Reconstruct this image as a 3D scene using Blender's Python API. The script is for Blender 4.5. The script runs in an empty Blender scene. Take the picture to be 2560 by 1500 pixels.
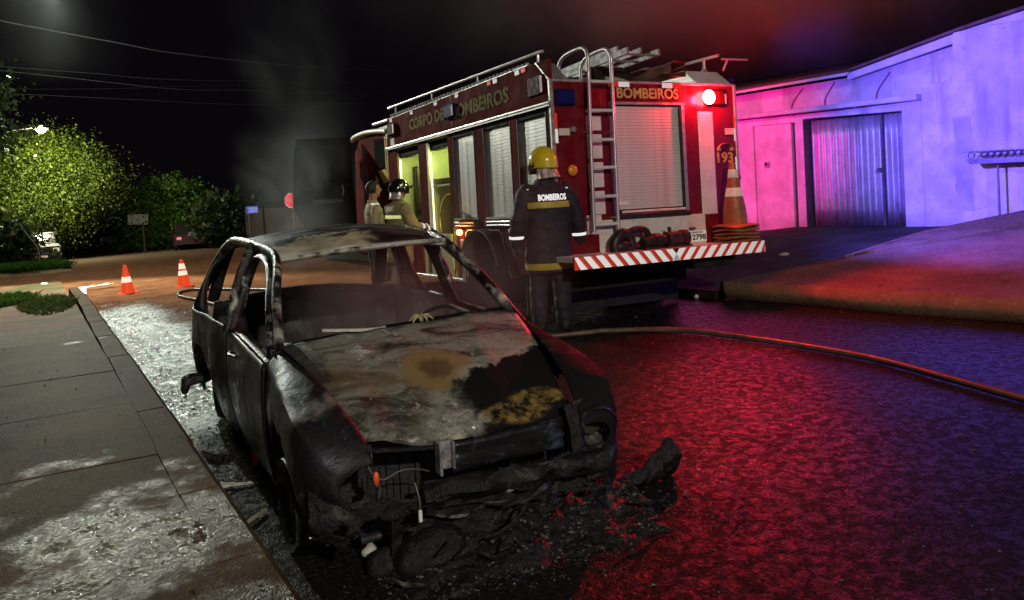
import bpy, bmesh, math, random
import numpy as np
from math import sin, cos, pi, radians as R
from mathutils import Vector, Matrix, noise
from mathutils.bvhtree import BVHTree

random.seed(7)
rng = np.random.default_rng(7)
S = bpy.context.scene
C = S.collection

# ------------------------------------------------------------------ camera
cam_data = bpy.data.cameras.new('camera')
cam = bpy.data.objects.new('camera', cam_data)
C.objects.link(cam)
cam_data.sensor_width = 36.0
cam_data.lens = 27.914
cam_data.shift_y = -0.0879
cam_data.clip_start = 0.05
cam_data.clip_end = 1500
_yaw, _pit, _rol = R(31.1), R(1.88), R(3.19)
_f = Vector((sin(_yaw) * cos(_pit), cos(_yaw) * cos(_pit), -sin(_pit)))
_r0 = Vector((cos(_yaw), -sin(_yaw), 0))
_u0 = _r0.cross(_f)
_r = _r0 * cos(_rol) - _u0 * sin(_rol)
_u = _r0 * sin(_rol) + _u0 * cos(_rol)
CAM = Vector((0, 0, 1.57))
cam.matrix_world = Matrix(((_r.x, _u.x, -_f.x, CAM.x), (_r.y, _u.y, -_f.y, CAM.y), (_r.z, _u.z, -_f.z, CAM.z), (0, 0, 0, 1)))
S.camera = cam

# ------------------------------------------------------------------ night sky, exposure
W = bpy.data.worlds.new('World')
S.world = W
W.use_nodes = True
W.node_tree.nodes['Background'].inputs[0].default_value = (0.55, 0.42, 0.62, 1)
W.node_tree.nodes['Background'].inputs[1].default_value = 0.0042
S.view_settings.view_transform = 'Standard'
S.view_settings.look = 'None'
S.view_settings.exposure = 0.0
S.view_settings.gamma = 1.0
S.view_settings.use_curve_mapping = False
S.render.engine = 'CYCLES'
S.cycles.use_denoising = True
S.cycles.max_bounces = 6
S.cycles.diffuse_bounces = 2
S.cycles.glossy_bounces = 3
S.cycles.transmission_bounces = 4
S.cycles.volume_bounces = 0
S.cycles.transparent_max_bounces = 8
S.cycles.sample_clamp_indirect = 4.0
S.cycles.volume_step_rate = 1.0
S.cycles.volume_max_steps = 128

def lamp(name, kind, loc, power, col, radius=0.08, aim=None, angle=90, blend=0.4, size=None):
    d = bpy.data.lights.new(name, kind)
    d.energy = power
    d.color = col
    if kind in ('POINT', 'SPOT'):
        d.shadow_soft_size = radius
    if kind == 'SPOT':
        d.spot_size = R(angle)
        d.spot_blend = blend
    if kind == 'AREA' and size:
        d.shape = 'RECTANGLE'
        d.size, d.size_y = size
    o = bpy.data.objects.new(name, d)
    C.objects.link(o)
    o.location = loc
    if aim is not None:
        o.rotation_euler = (Vector(aim) - Vector(loc)).to_track_quat('-Z', 'Y').to_euler()
    return o

# street lamps (their heads and poles are built further down)
L1 = (0.85, 24.0, 7.42)      # just above the frame, top left
L2 = (0.60, 43.0, 5.34)      # the far one over the tree
L3 = (-0.6, -9.6, 7.2)       # behind the photographer
lamp('street_light_near', 'SPOT', (L1[0], L1[1], L1[2] - 0.12), 8800, (0.93, 1.0, 0.88), 0.16, aim=(-6.0, 16.0, 0.0), angle=134, blend=0.3)
lamp('street_light_near_spill', 'POINT', (L1[0], L1[1], L1[2] - 0.14), 1700, (0.93, 1.0, 0.88), 0.16)
lamp('street_light_far', 'POINT', (L2[0], L2[1], L2[2] - 0.2), 3300, (1.0, 0.95, 0.66), 0.2)
lamp('street_light_behind', 'SPOT', (L3[0], L3[1], L3[2] - 0.12), 8200, (1.0, 0.87, 0.72), 0.2, aim=(1.2, 4.5, 0.4), angle=74, blend=0.7)
# the phone's own light beside its lens
lamp('phone_light', 'POINT', (0.02, -0.02, 1.63), 26, (1.0, 0.97, 0.92), 0.02)

# ------------------------------------------------------------------ node helpers
MATS = {}

class G:
    """tiny node-graph helper"""
    def __init__(self, name):
        self.m = bpy.data.materials.new(name)
        self.m.use_nodes = True
        self.nt = self.m.node_tree
        self.b = self.nt.nodes['Principled BSDF']
        self.out = self.nt.nodes['Material Output']
        self._co = None
    def n(self, t, **kw):
        nd = self.nt.nodes.new(t)
        for k, v in kw.items():
            setattr(nd, k, v)
        return nd
    def link(self, a, b):
        self.nt.links.new(a, b)
    def put(self, sock, v):
        if isinstance(v, bpy.types.NodeSocket):
            self.link(v, sock)
        elif v is not None:
            if isinstance(v, (tuple, list)) and len(v) == 3 and sock.type == 'RGBA':
                v = (*v, 1)
            sock.default_value = v
    def co(self):
        if self._co is None:
            self._co = self.n('ShaderNodeTexCoord').outputs['Object']
        return self._co
    def xyz(self):
        s = self.n('ShaderNodeSeparateXYZ')
        self.link(self.co(), s.inputs[0])
        return s.outputs[0], s.outputs[1], s.outputs[2]
    def scaled(self, sc, loc=(0, 0, 0), rot=(0, 0, 0)):
        mp = self.n('ShaderNodeMapping')
        self.link(self.co(), mp.inputs[0])
        mp.inputs['Scale'].default_value = sc
        mp.inputs['Location'].default_value = loc
        mp.inputs['Rotation'].default_value = rot
        return mp.outputs[0]
    def noise(self, scale, detail=4, rough=0.55, vec=None, dist=0.0, col=False):
        t = self.n('ShaderNodeTexNoise')
        self.link(vec or self.co(), t.inputs['Vector'])
        t.inputs['Scale'].default_value = scale
        t.inputs['Detail'].default_value = detail
        t.inputs['Roughness'].default_value = rough
        t.inputs['Distortion'].default_value = dist
        return t.outputs['Color' if col else 'Fac']
    def voro(self, scale, vec=None, feature='F1', rnd=1.0):
        t = self.n('ShaderNodeTexVoronoi', feature=feature)
        self.link(vec or self.co(), t.inputs['Vector'])
        t.inputs['Scale'].default_value = scale
        t.inputs['Randomness'].default_value = rnd
        return t.outputs['Distance']
    def math(self, op, a, b=0.0, c=None, clamp=False):
        t = self.n('ShaderNodeMath', operation=op, use_clamp=clamp)
        self.put(t.inputs[0], a)
        self.put(t.inputs[1], b)
        if c is not None:
            self.put(t.inputs[2], c)
        return t.outputs[0]
    def ramp(self, v, lo, hi, a=0.0, b=1.0, smooth=True):
        t = self.n('ShaderNodeMapRange', interpolation_type='SMOOTHSTEP' if smooth else 'LINEAR')
        self.put(t.inputs[0], v)
        t.inputs[1].default_value = lo
        t.inputs[2].default_value = hi
        self.put(t.inputs[3], a)
        self.put(t.inputs[4], b)
        return t.outputs[0]
    def mix(self, f, a, b):
        t = self.n('ShaderNodeMix', data_type='RGBA')
        self.put(t.inputs[0], f)
        self.put(t.inputs[6], a)
        self.put(t.inputs[7], b)
        return t.outputs[2]
    def mixf(self, f, a, b):
        t = self.n('ShaderNodeMix', data_type='FLOAT')
        self.put(t.inputs[0], f)
        self.put(t.inputs[2], a)
        self.put(t.inputs[3], b)
        return t.outputs[0]
    def bump(self, h, strength=0.3, dist=0.01, prev=None):
        t = self.n('ShaderNodeBump')
        t.inputs['Strength'].default_value = strength
        t.inputs['Distance'].default_value = dist
        self.put(t.inputs['Height'], h)
        if prev is not None:
            self.link(prev, t.inputs['Normal'])
        return t.outputs[0]
    def set(self, col=None, rough=None, metal=None, normal=None, spec=None, coat=None, emit=None, estr=0.0, alpha=None):
        b = self.b
        self.put(b.inputs['Base Color'], col)
        self.put(b.inputs['Roughness'], rough)
        self.put(b.inputs['Metallic'], metal)
        if normal is not None:
            self.link(normal, b.inputs['Normal'])
        self.put(b.inputs['Specular IOR Level'], spec)
        self.put(b.inputs['Coat Weight'], coat)
        if emit is not None:
            self.put(b.inputs['Emission Color'], emit)
            b.inputs['Emission Strength'].default_value = estr
        return self.m

def pm(name, col, rough=0.5, metal=0.0, var=0.25, vs=6.0, bump=0.0, bs=40.0, spec=0.5, coat=0.0, dirt=None, dirt_amt=0.5, rvar=0.12):
    """painted / plain surface with uneven colour, grime and fine relief"""
    if name in MATS:
        return MATS[name]
    g = G(name)
    n1 = g.noise(vs, 5)
    dark = tuple(c * (1 - var) for c in col)
    lite = tuple(min(1, c * (1 + var * 0.6)) for c in col)
    c = g.mix(g.ramp(n1, 0.3, 0.7), dark, lite)
    if dirt is not None:
        d = g.math('MULTIPLY', g.ramp(g.noise(vs * 2.3, 7, 0.65), 0.45, 0.75), dirt_amt)
        c = g.mix(d, c, dirt)
    r = g.ramp(g.noise(vs * 3, 4), 0.3, 0.7, max(0.02, rough - rvar), min(1, rough + rvar))
    nm = g.bump(g.noise(bs, 4), bump, 0.01) if bump else None
    MATS[name] = g.set(c, r, metal, nm, spec, coat)
    return MATS[name]

def glow(name, col, strength, base=(0.1, 0.1, 0.1)):
    if name in MATS:
        return MATS[name]
    g = G(name)
    MATS[name] = g.set(base, 0.2, 0, None, 0.5, 0, col, strength)
    return MATS[name]

def retro(name, col, gain=0.55, rough=0.30, base=None):
    """retroreflective sheeting: part of the light goes straight back to where it came from"""
    if name in MATS:
        return MATS[name]
    g = G(name)
    n1 = g.noise(25, 4)
    c = g.mix(g.ramp(n1, 0.3, 0.75), tuple(x * 0.8 for x in (base or col)), base or col)
    g.set(c, 0.35)
    geo = g.n('ShaderNodeNewGeometry')
    gl = g.n('ShaderNodeBsdfAnisotropic')
    gl.inputs['Color'].default_value = (*col, 1)
    gl.inputs['Roughness'].default_value = rough
    g.link(geo.outputs['Incoming'], gl.inputs['Normal'])
    mx = g.n('ShaderNodeMixShader')
    mx.inputs[0].default_value = gain
    g.link(g.b.outputs[0], mx.inputs[1])
    g.link(gl.outputs[0], mx.inputs[2])
    g.link(mx.outputs[0], g.out.inputs['Surface'])
    MATS[name] = g.m
    return g.m

# ------------------------------------------------------------------ mesh helpers
class MB:
    def __init__(self):
        self.v = []; self.f = []; self.mi = []
    def add(self, verts, faces, mi=0, M=None):
        o = len(self.v)
        for p in verts:
            p = Vector(p)
            self.v.append(M @ p if M is not None else p)
        for f in faces:
            self.f.append([i + o for i in f]); self.mi.append(mi)
        return self
    def box(self, x0, x1, y0, y1, z0, z1, M=None, mi=0):
        vs = [(x, y, z) for z in (z0, z1) for y in (y0, y1) for x in (x0, x1)]
        return self.add(vs, [(0, 2, 3, 1), (4, 5, 7, 6), (0, 1, 5, 4), (2, 6, 7, 3), (0, 4, 6, 2), (1, 3, 7, 5)], mi, M)
    def cbox(self, c, s, M=None, mi=0):
        return self.box(c[0] - s[0] / 2, c[0] + s[0] / 2, c[1] - s[1] / 2, c[1] + s[1] / 2, c[2] - s[2] / 2, c[2] + s[2] / 2, M, mi)
    def prism(self, poly, d0, d1, axis='x', M=None, mi=0):
        """poly in the plane across axis: x->(y,z), y->(x,z), z->(x,y)"""
        def P(a, b, d):
            return {'x': (d, a, b), 'y': (a, d, b), 'z': (a, b, d)}[axis]
        n = len(poly)
        vs = [P(a, b, d0) for a, b in poly] + [P(a, b, d1) for a, b in poly]
        fs = [tuple(range(n))[::-1], tuple(range(n, 2 * n))] + [(i, (i + 1) % n, n + (i + 1) % n, n + i) for i in range(n)]
        return self.add(vs, fs, mi, M)
    def tube(self, pts, r, n=8, closed=False, caps=True, flat=None, up=(0, 0, 1), M=None, mi=0):
        pts = [Vector(p) for p in pts]
        m = len(pts)
        rs = r if isinstance(r, (list, tuple)) else [r] * m
        vs = []
        prev = None
        for i, p in enumerate(pts):
            if closed:
                t = pts[(i + 1) % m] - pts[i - 1]
            else:
                t = pts[min(i + 1, m - 1)] - pts[max(i - 1, 0)]
            t.normalize()
            if prev is None:
                a = Vector(up)
                if abs(a.dot(t)) > 0.95:
                    a = Vector((0, 1, 0)) if abs(t.y) < 0.9 else Vector((1, 0, 0))
                a = (a - t * a.dot(t)).normalized()
            else:
                a = (prev - t * prev.dot(t)).normalized()
            prev = a
            b = t.cross(a)
            ra, rb = rs[i] if isinstance(rs[i], (tuple, list)) else (rs[i], rs[i])
            if flat:
                ra, rb = ra * flat[0], rb * flat[1]
            for k in range(n):
                th = 2 * pi * k / n
                vs.append(p + a * (ra * cos(th)) + b * (rb * sin(th)))
        fs = []
        for i in range(m if closed else m - 1):
            j = (i + 1) % m
            for k in range(n):
                k2 = (k + 1) % n
                fs.append((i * n + k, i * n + k2, j * n + k2, j * n + k))
        if caps and not closed:
            fs.append(tuple(range(n))[::-1])
            fs.append(tuple((m - 1) * n + k for k in range(n)))
        return self.add(vs, fs, mi, M)
    def cyl(self, p0, p1, r0, r1=None, n=12, M=None, mi=0):
        return self.tube([p0, p1], [r0, r0 if r1 is None else r1], n, M=M, mi=mi)
    def lathe(self, prof, n=20, M=None, mi=0, cap=True):
        vs = [(r * cos(2 * pi * k / n), r * sin(2 * pi * k / n), z) for r, z in prof for k in range(n)]
        fs = [(i * n + k, i * n + (k + 1) % n, (i + 1) * n + (k + 1) % n, (i + 1) * n + k) for i in range(len(prof) - 1) for k in range(n)]
        if cap:
            fs.append(tuple(range(n))[::-1]); fs.append(tuple((len(prof) - 1) * n + k for k in range(n)))
        return self.add(vs, fs, mi, M)
    def ball(self, c, r, nu=16, nv=10, M=None, mi=0):
        rx, ry, rz = r if isinstance(r, (tuple, list)) else (r, r, r)
        vs = []
        for j in range(nv + 1):
            ph = -pi / 2 + pi * j / nv
            for i in range(nu):
                th = 2 * pi * i / nu
                vs.append((c[0] + rx * cos(ph) * cos(th), c[1] + ry * cos(ph) * sin(th), c[2] + rz * sin(ph)))
        fs = [(j * nu + i, j * nu + (i + 1) % nu, (j + 1) * nu + (i + 1) % nu, (j + 1) * nu + i) for j in range(nv) for i in range(nu)]
        return self.add(vs, fs, mi, M)
    def loft(self, secs, n=20, M=None, mi=0, power=2.0):
        """secs: (cx, cy, z, rx, ry) rounded sections stacked in z"""
        vs = []
        for cx, cy, z, rx, ry in secs:
            for k in range(n):
                th = 2 * pi * k / n
                c_, s_ = cos(th), sin(th)
                e = 2.0 / power
                vs.append((cx + rx * math.copysign(abs(c_) ** e, c_), cy + ry * math.copysign(abs(s_) ** e, s_), z))
        m = len(secs)
        fs = [(i * n + k, i * n + (k + 1) % n, (i + 1) * n + (k + 1) % n, (i + 1) * n + k) for i in range(m - 1) for k in range(n)]
        fs.append(tuple(range(n))[::-1]); fs.append(tuple((m - 1) * n + k for k in range(n)))
        return self.add(vs, fs, mi, M)
    def grid(self, fn, nu, nv, M=None, mi=0, skip=None):
        vs = [fn(i / nu, j / nv) for j in range(nv + 1) for i in range(nu + 1)]
        fs = []
        for j in range(nv):
            for i in range(nu):
                if skip and skip((i + 0.5) / nu, (j + 0.5) / nv):
                    continue
                fs.append((j * (nu + 1) + i, j * (nu + 1) + i + 1, (j + 1) * (nu + 1) + i + 1, (j + 1) * (nu + 1) + i))
        return self.add(vs, fs, mi, M)
    def mesh(self, name, smooth=None, bevel=0.0, fix=True):
        me = bpy.data.meshes.new(name)
        me.from_pydata([tuple(v) for v in self.v], [], self.f)
        if any(self.mi):
            me.polygons.foreach_set('material_index', self.mi)
        if bevel or fix:
            bm = bmesh.new(); bm.from_mesh(me)
            if bevel:
                bmesh.ops.bevel(bm, geom=[e for e in bm.edges if len(e.link_faces) == 2 and e.calc_face_angle(0) > 0.6],
                                offset=bevel, segments=1, affect='EDGES', clamp_overlap=True)
            bmesh.ops.recalc_face_normals(bm, faces=bm.faces[:])
            bm.to_mesh(me); bm.free()
        if smooth is not None:
            me.shade_smooth()
            me.set_sharp_from_angle(angle=R(smooth))
        return me
    def build(self, name, mat, parent=None, smooth=None, bevel=0.0, solid=0.0, fix=True, kind=None):
        me = self.mesh(name, smooth, bevel, fix)
        return link(name, me, mat, parent, solid, kind)

def link(name, me, mat, parent=None, solid=0.0, kind=None):
    for m in (mat if isinstance(mat, (list, tuple)) else [mat]):
        me.materials.append(m)
    o = bpy.data.objects.new(name, me)
    C.objects.link(o)
    if parent is not None:
        o.parent = parent
    if solid:
        sm = o.modifiers.new('thickness', 'SOLIDIFY')
        sm.thickness = solid; sm.offset = 0
    if kind:
        o['kind'] = kind
    return o

def inst(name, me, parent, M):
    o = bpy.data.objects.new(name, me)
    C.objects.link(o)
    o.parent = parent
    o.matrix_local = M
    return o

def tag(o, label, cat, group=None):
    o['label'] = label; o['category'] = cat
    if group:
        o['group'] = group
    return o

def thing(name, label, cat, loc=(0, 0, 0), rot=None, group=None, M=None):
    o = bpy.data.objects.new(name, None)
    o.empty_display_size = 0.2
    C.objects.link(o)
    if M is not None:
        o.matrix_world = M
    else:
        o.location = loc
        if rot is not None:
            o.rotation_euler = (0, 0, rot) if not isinstance(rot, tuple) else rot
    return tag(o, label, cat, group)

def copy_thing(root, label, loc, rot=None):
    r = root.copy(); C.objects.link(r)
    r.location = loc
    if rot is not None:
        r.rotation_euler = (0, 0, rot) if not isinstance(rot, tuple) else rot
    r['label'] = label
    for ch in list(root.children):
        c = ch.copy(); C.objects.link(c); c.parent = r
        for g_ in list(ch.children):
            d = g_.copy(); C.objects.link(d); d.parent = c
    return r

def text_me(s, size, bold=0.0, depth=0.003, spacing=1.0, align='CENTER'):
    cu = bpy.data.curves.new('lettering', 'FONT')
    cu.body = s; cu.size = size; cu.offset = bold; cu.extrude = depth
    cu.align_x = align; cu.align_y = 'CENTER'; cu.space_character = spacing
    cu.resolution_u = 3
    o = bpy.data.objects.new('lettering', cu)
    C.objects.link(o)
    me = bpy.data.meshes.new_from_object(o.evaluated_get(bpy.context.evaluated_depsgraph_get()))
    bpy.data.objects.remove(o); bpy.data.curves.remove(cu)
    return me

def lettering(name, s, size, mat, parent, M, bold=0.0, depth=0.003, spacing=1.0, width=None, height=None):
    me = text_me(s, size, bold, depth, spacing)
    xs = [v.co.x for v in me.vertices]; ys = [v.co.y for v in me.vertices]
    cx, cy = (max(xs) + min(xs)) / 2, (max(ys) + min(ys)) / 2
    sx = width / (max(xs) - min(xs)) if width else 1
    sy = height / (max(ys) - min(ys)) if height else 1
    me.transform(M @ Matrix.Diagonal((sx, sy, 1, 1)) @ Matrix.Translation((-cx, -cy, 0)))
    return link(name, me, mat, parent)

def gz(y):
    """height of the street: level by the car, then falling gently away"""
    t = max(0.0, y - 5.0)
    t = min(t, 70.0)
    return -0.026 * (t - 2 * (1 - math.exp(-t / 2)))

def fbm(p, s=1.0, o=4):
    return noise.fractal(Vector(p) * s, 1.0, 2.0, o)

def lerp(a, b, t):
    return a + (b - a) * t

def curve(pts, n):
    """Catmull-Rom through pts"""
    pts = [Vector(p) for p in pts]
    P = [pts[0] * 2 - pts[1]] + pts + [pts[-1] * 2 - pts[-2]]
    out = []
    seg = len(pts) - 1
    for i in range(n + 1):
        t = i / n * seg
        k = min(int(t), seg - 1); u = t - k
        a, b, c, d = P[k], P[k + 1], P[k + 2], P[k + 3]
        out.append(0.5 * ((2 * b) + (c - a) * u + (2 * a - 5 * b + 4 * c - d) * u * u + (3 * b - a - 3 * c + d) * u ** 3))
    return out

def interp(tab, x):
    if x <= tab[0][0]:
        return tab[0][1]
    for (a, b), (c, d) in zip(tab, tab[1:]):
        if x <= c:
            t = (x - a) / (c - a)
            t = t * t * (3 - 2 * t)
            return b + (d - b) * t
    return tab[-1][1]
# ================================================================== GROUND
def m_road():
    g = G('wet_asphalt')
    x, y, z = g.xyz()
    wob = g.math('MULTIPLY', g.math('SUBTRACT', g.noise(0.45, 5), 0.5), 7.0)
    dirt = g.ramp(g.math('ADD', y, wob), 10.0, 15.5)              # red earth carried over the crossing
    far = g.ramp(g.math('ADD', y, wob), 30.0, 42.0)
    speck = g.noise(70, 5, 0.7)
    patch = g.noise(0.9, 5, 0.6)
    asp = g.mix(g.ramp(speck, 0.35, 0.7), (0.004, 0.0036, 0.0036), (0.018, 0.0155, 0.014))
    asp = g.mix(g.math('MULTIPLY', g.ramp(patch, 0.48, 0.68), 0.35), asp, (0.022, 0.015, 0.010))
    red = g.mix(g.ramp(g.noise(2.2, 6, 0.6), 0.3, 0.7), (0.12, 0.044, 0.017), (0.215, 0.09, 0.038))
    red = g.mix(g.math('MULTIPLY', far, 0.85), red, (0.11, 0.085, 0.06))
    # pale foam in the left gutter, lamp glitter on its water painted in
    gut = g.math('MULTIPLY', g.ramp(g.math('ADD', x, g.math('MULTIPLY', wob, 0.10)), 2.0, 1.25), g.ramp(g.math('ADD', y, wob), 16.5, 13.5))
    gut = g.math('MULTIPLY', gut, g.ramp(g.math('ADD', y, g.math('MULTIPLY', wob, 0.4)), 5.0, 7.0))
    foam_glint = g.mix(g.ramp(g.noise(15, 7, 0.72), 0.42, 0.66), (0.022, 0.022, 0.019), (0.30, 0.52, 0.46))
    c = g.mix(dirt, asp, red)
    c = g.mix(g.math('MULTIPLY', gut, 0.9), c, foam_glint)
    # charred ring round the burnt car
    dx = g.math('MULTIPLY', g.math('SUBTRACT', x, 1.75), 0.72)
    dy = g.math('MULTIPLY', g.math('SUBTRACT', y, 4.3), 0.47)
    rr = g.math('SQRT', g.math('ADD', g.math('MULTIPLY', dx, dx), g.math('MULTIPLY', dy, dy)))
    soot = g.ramp(g.math('ADD', rr, g.math('MULTIPLY', g.math('SUBTRACT', g.noise(3.0, 5), 0.5), 0.5)), 1.0, 0.72)
    c = g.mix(g.math('MULTIPLY', soot, 0.8), c, g.mix(g.ramp(g.noise(40, 5, 0.7), 0.5, 0.75), (0.008, 0.008, 0.008), (0.06, 0.06, 0.055)))
    wet = g.math('SUBTRACT', 1.0, g.math('MULTIPLY', dirt, 1.0))
    wet = g.math('MAXIMUM', wet, gut)
    rwet = g.ramp(g.noise(1.6, 4), 0.35, 0.7, 0.12, 0.24)
    rough = g.mixf(wet, 0.85, rwet)
    rough = g.mixf(gut, rough, 0.15)
    pud = g.ramp(g.math('ADD', x, g.math('MULTIPLY', wob, 0.22)), 4.7, 5.9)
    rough = g.mixf(g.math('MULTIPLY', pud, wet), g.math('ADD', rough, 0.05), 0.12)
    h1 = g.noise(42, 4, 0.6, dist=0.8)
    h2 = g.noise(14, 3, 0.5, dist=1.2)
    h = g.math('ADD', g.math('ADD', h1, g.math('MULTIPLY', h2, 1.0)), g.math('MULTIPLY', g.ramp(g.voro(95), 0.0, 0.6), -0.35))
    crk = g.ramp(g.math('ABSOLUTE', g.math('SUBTRACT', g.noise(0.9, 7, 0.6, dist=0.5), 0.5)), 0.0, 0.006, 1.0, 0.0)
    h = g.math('SUBTRACT', h, g.math('MULTIPLY', crk, 0.8))
    rip = g.math('ADD', g.noise(19, 3, 0.55, dist=1.8), g.math('MULTIPLY', g.noise(7, 2, 0.5, dist=1.2), 1.2))
    h = g.math('ADD', h, g.math('MULTIPLY', g.math('MULTIPLY', rip, gut), 1.2))
    st = g.mixf(gut, 0.32, 0.5)
    nb = g.n('ShaderNodeBump')
    g.link(st, nb.inputs['Strength']); nb.inputs['Distance'].default_value = 0.02
    g.link(h, nb.inputs['Height'])
    gaps = g.ramp(g.noise(15, 6, 0.74, dist=0.5), 0.44, 0.62, 0.12, 1.0)
    fine = g.ramp(g.noise(55, 4, 0.7), 0.40, 0.58, 0.25, 1.0)
    dry = g.mixf(g.ramp(g.math('ADD', y, g.math('MULTIPLY', wob, 0.35)), 1.6, 3.4), 0.35, 1.0)
    strip = g.math('MULTIPLY', g.ramp(x, 1.5, 1.1), g.ramp(g.math('ADD', y, g.math('MULTIPLY', wob, 0.3)), 6.8, 5.6))
    dry = g.math('MULTIPLY', dry, g.math('SUBTRACT', 1.0, g.math('MULTIPLY', strip, 0.8)))
    dry = g.math('MULTIPLY', dry, g.math('SUBTRACT', 1.0, g.math('MULTIPLY', soot, 0.6)))
    gaps = g.mixf(gut, gaps, 0.9)
    fine = g.mixf(gut, fine, 0.9)
    gaps = g.math('MULTIPLY', gaps, dry)
    rough = g.mixf(gaps, g.math('ADD', rough, 0.25), rough)
    sp_ = g.math('MULTIPLY', g.math('MULTIPLY', gaps, fine), g.math('ADD', g.mixf(wet, 0.12, g.mixf(pud, 0.36, 0.8)), g.math('MULTIPLY', gut, 0.9)))
    return g.set(c, rough, 0, nb.outputs[0], sp_)

def sheet(name, xs, ys, zf, mat, label=None, kind='structure'):
    vs = [(x, y, zf(x, y)) for y in ys for x in xs]
    nx = len(xs)
    fs = [(j * nx + i, j * nx + i + 1, (j + 1) * nx + i + 1, (j + 1) * nx + i) for j in range(len(ys) - 1) for i in range(nx - 1)]
    b = MB().add(vs, fs)
    o = b.build(name, mat, None, smooth=60, fix=False)
    o['kind'] = kind
    if label:
        o['label'] = label
    return o

ROAD = m_road()
ys = [-60, -30, -12] + [i * 1.0 for i in range(-6, 76, 2)] + [90, 120, 180, 300, 600]
sheet('road', [-500, -120, -60, -30, -12, -4, 0, 4, 8, 14, 30, 60, 140, 500], ys, lambda x, y: gz(y), ROAD, 'wet dark street with red earth over its far crossing')

def m_concrete(name, a, b, wetlo=0.14, wethi=0.6, bst=0.5, sc=1.0, spec=0.5):
    g = G(name)
    n1 = g.noise(1.3 * sc, 6, 0.62)
    n2 = g.noise(26 * sc, 5, 0.65)
    c = g.mix(g.ramp(n1, 0.32, 0.68), a, b)
    c = g.mix(g.math('MULTIPLY', g.ramp(n2, 0.5, 0.75), 0.55), c, tuple(x * 1.7 for x in b))
    c = g.mix(g.math('MULTIPLY', g.ramp(g.noise(5, 6, 0.7), 0.55, 0.72), 0.6), c, tuple(x * 0.3 for x in a))
    r = g.ramp(g.noise(0.8 * sc, 5, 0.6), 0.4, 0.62, wethi, wetlo)
    h = g.math('ADD', g.noise(30 * sc, 4, 0.6, dist=0.8), g.noise(9 * sc, 3, 0.5, dist=1.0))
    return g.set(c, r, 0, g.bump(h, bst, 0.02), spec)

def m_pave():
    g = G('wet_pavement')
    x, y, z = g.xyz()
    n1 = g.noise(1.3, 6, 0.62); n2 = g.noise(26, 5, 0.65)
    c = g.mix(g.ramp(n1, 0.32, 0.68), (0.038, 0.022, 0.010), (0.08, 0.048, 0.022))
    c = g.mix(g.math('MULTIPLY', g.ramp(n2, 0.5, 0.75), 0.5), c, (0.10, 0.066, 0.032))
    c = g.mix(g.math('MULTIPLY', g.ramp(g.noise(5, 6, 0.7), 0.55, 0.72), 0.6), c, (0.010, 0.008, 0.004))
    wn = g.math('ADD', g.noise(0.75, 6, 0.62), g.math('MULTIPLY', g.ramp(y, 2.5, 7.5), -0.22))
    wn = g.math('ADD', wn, g.math('MULTIPLY', g.ramp(x, -2.6, 0.3), 0.12))
    wet = g.ramp(wn, 0.53, 0.64)
    h = g.math('ADD', g.noise(30, 3, 0.55, dist=2.0), g.math('MULTIPLY', g.noise(11, 3, 0.5, dist=1.0), 0.5))
    wet = g.math('MULTIPLY', wet, g.ramp(g.noise(9, 5, 0.65, dist=0.9), 0.36, 0.62, 0.2, 1.0))
    nb = g.n('ShaderNodeBump'); nb.inputs['Distance'].default_value = 0.035
    g.link(g.mixf(wet, 0.3, 0.62), nb.inputs['Strength']); g.link(h, nb.inputs['Height'])
    return g.set(c, g.mixf(wet, 0.6, 0.12), 0, nb.outputs[0], g.mixf(wet, 0.012, 0.32))
CONC = m_pave()
KERB = m_concrete('kerb_concrete', (0.014, 0.0095, 0.005), (0.036, 0.025, 0.014), 0.4, 0.7, 0.6, spec=0.03)
EARTH = pm('red_earth', (0.12, 0.055, 0.026), 0.9, var=0.4, vs=1.5, bump=0.6, bs=14, spec=0.2, dirt=(0.05, 0.04, 0.015))

# ---- left pavement: base and cast slabs, each its own piece
pave = sheet('pavement', [-9, -6, -4, -2, 0, 0.52], [i * 0.85 - 9 for i in range(24)], lambda x, y: gz(y) + 0.045, EARTH, 'wet concrete pavement along the left kerb')
jy = [-9.0, -6.2, -3.5, -1.2, 0.55, 2.05, 3.55, 5.02, 6.5, 8.0, 9.4, 10.75]
for a, b in zip(jy, jy[1:]):
    for xa, xb in ((-2.72, 0.54), (-6.0, -2.75)):
        dz = random.uniform(-0.006, 0.008); tl = random.uniform(-0.01, 0.01)
        n = 6
        def top(s, t):
            x = lerp(xa, xb, s); y = lerp(a + 0.004, b - 0.004, t)
            y += 0.05 * (x - 0.5) * (-0.35)
            return (x, y, gz(y) + 0.125 + dz + tl * (s - 0.5) + 0.006 * fbm((x, y, 3), 1.2))
        mb = MB().grid(top, n, n)
        # skirt
        ring = [i for i in range(n + 1)] + [j * (n + 1) + n for j in range(1, n + 1)] + [n * (n + 1) + i for i in range(n - 1, -1, -1)] + [j * (n + 1) for j in range(n - 1, 0, -1)]
        base = len(mb.v)
        for r_ in ring:
            p = mb.v[r_]; mb.v.append(Vector((p.x, p.y, p.z - 0.085)))
        m_ = len(ring)
        for k in range(m_):
            mb.f.append([ring[k], ring[(k + 1) % m_], base + (k + 1) % m_, base + k]); mb.mi.append(0)
        mb.build('paving_slab', CONC, pave, smooth=35)

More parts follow.
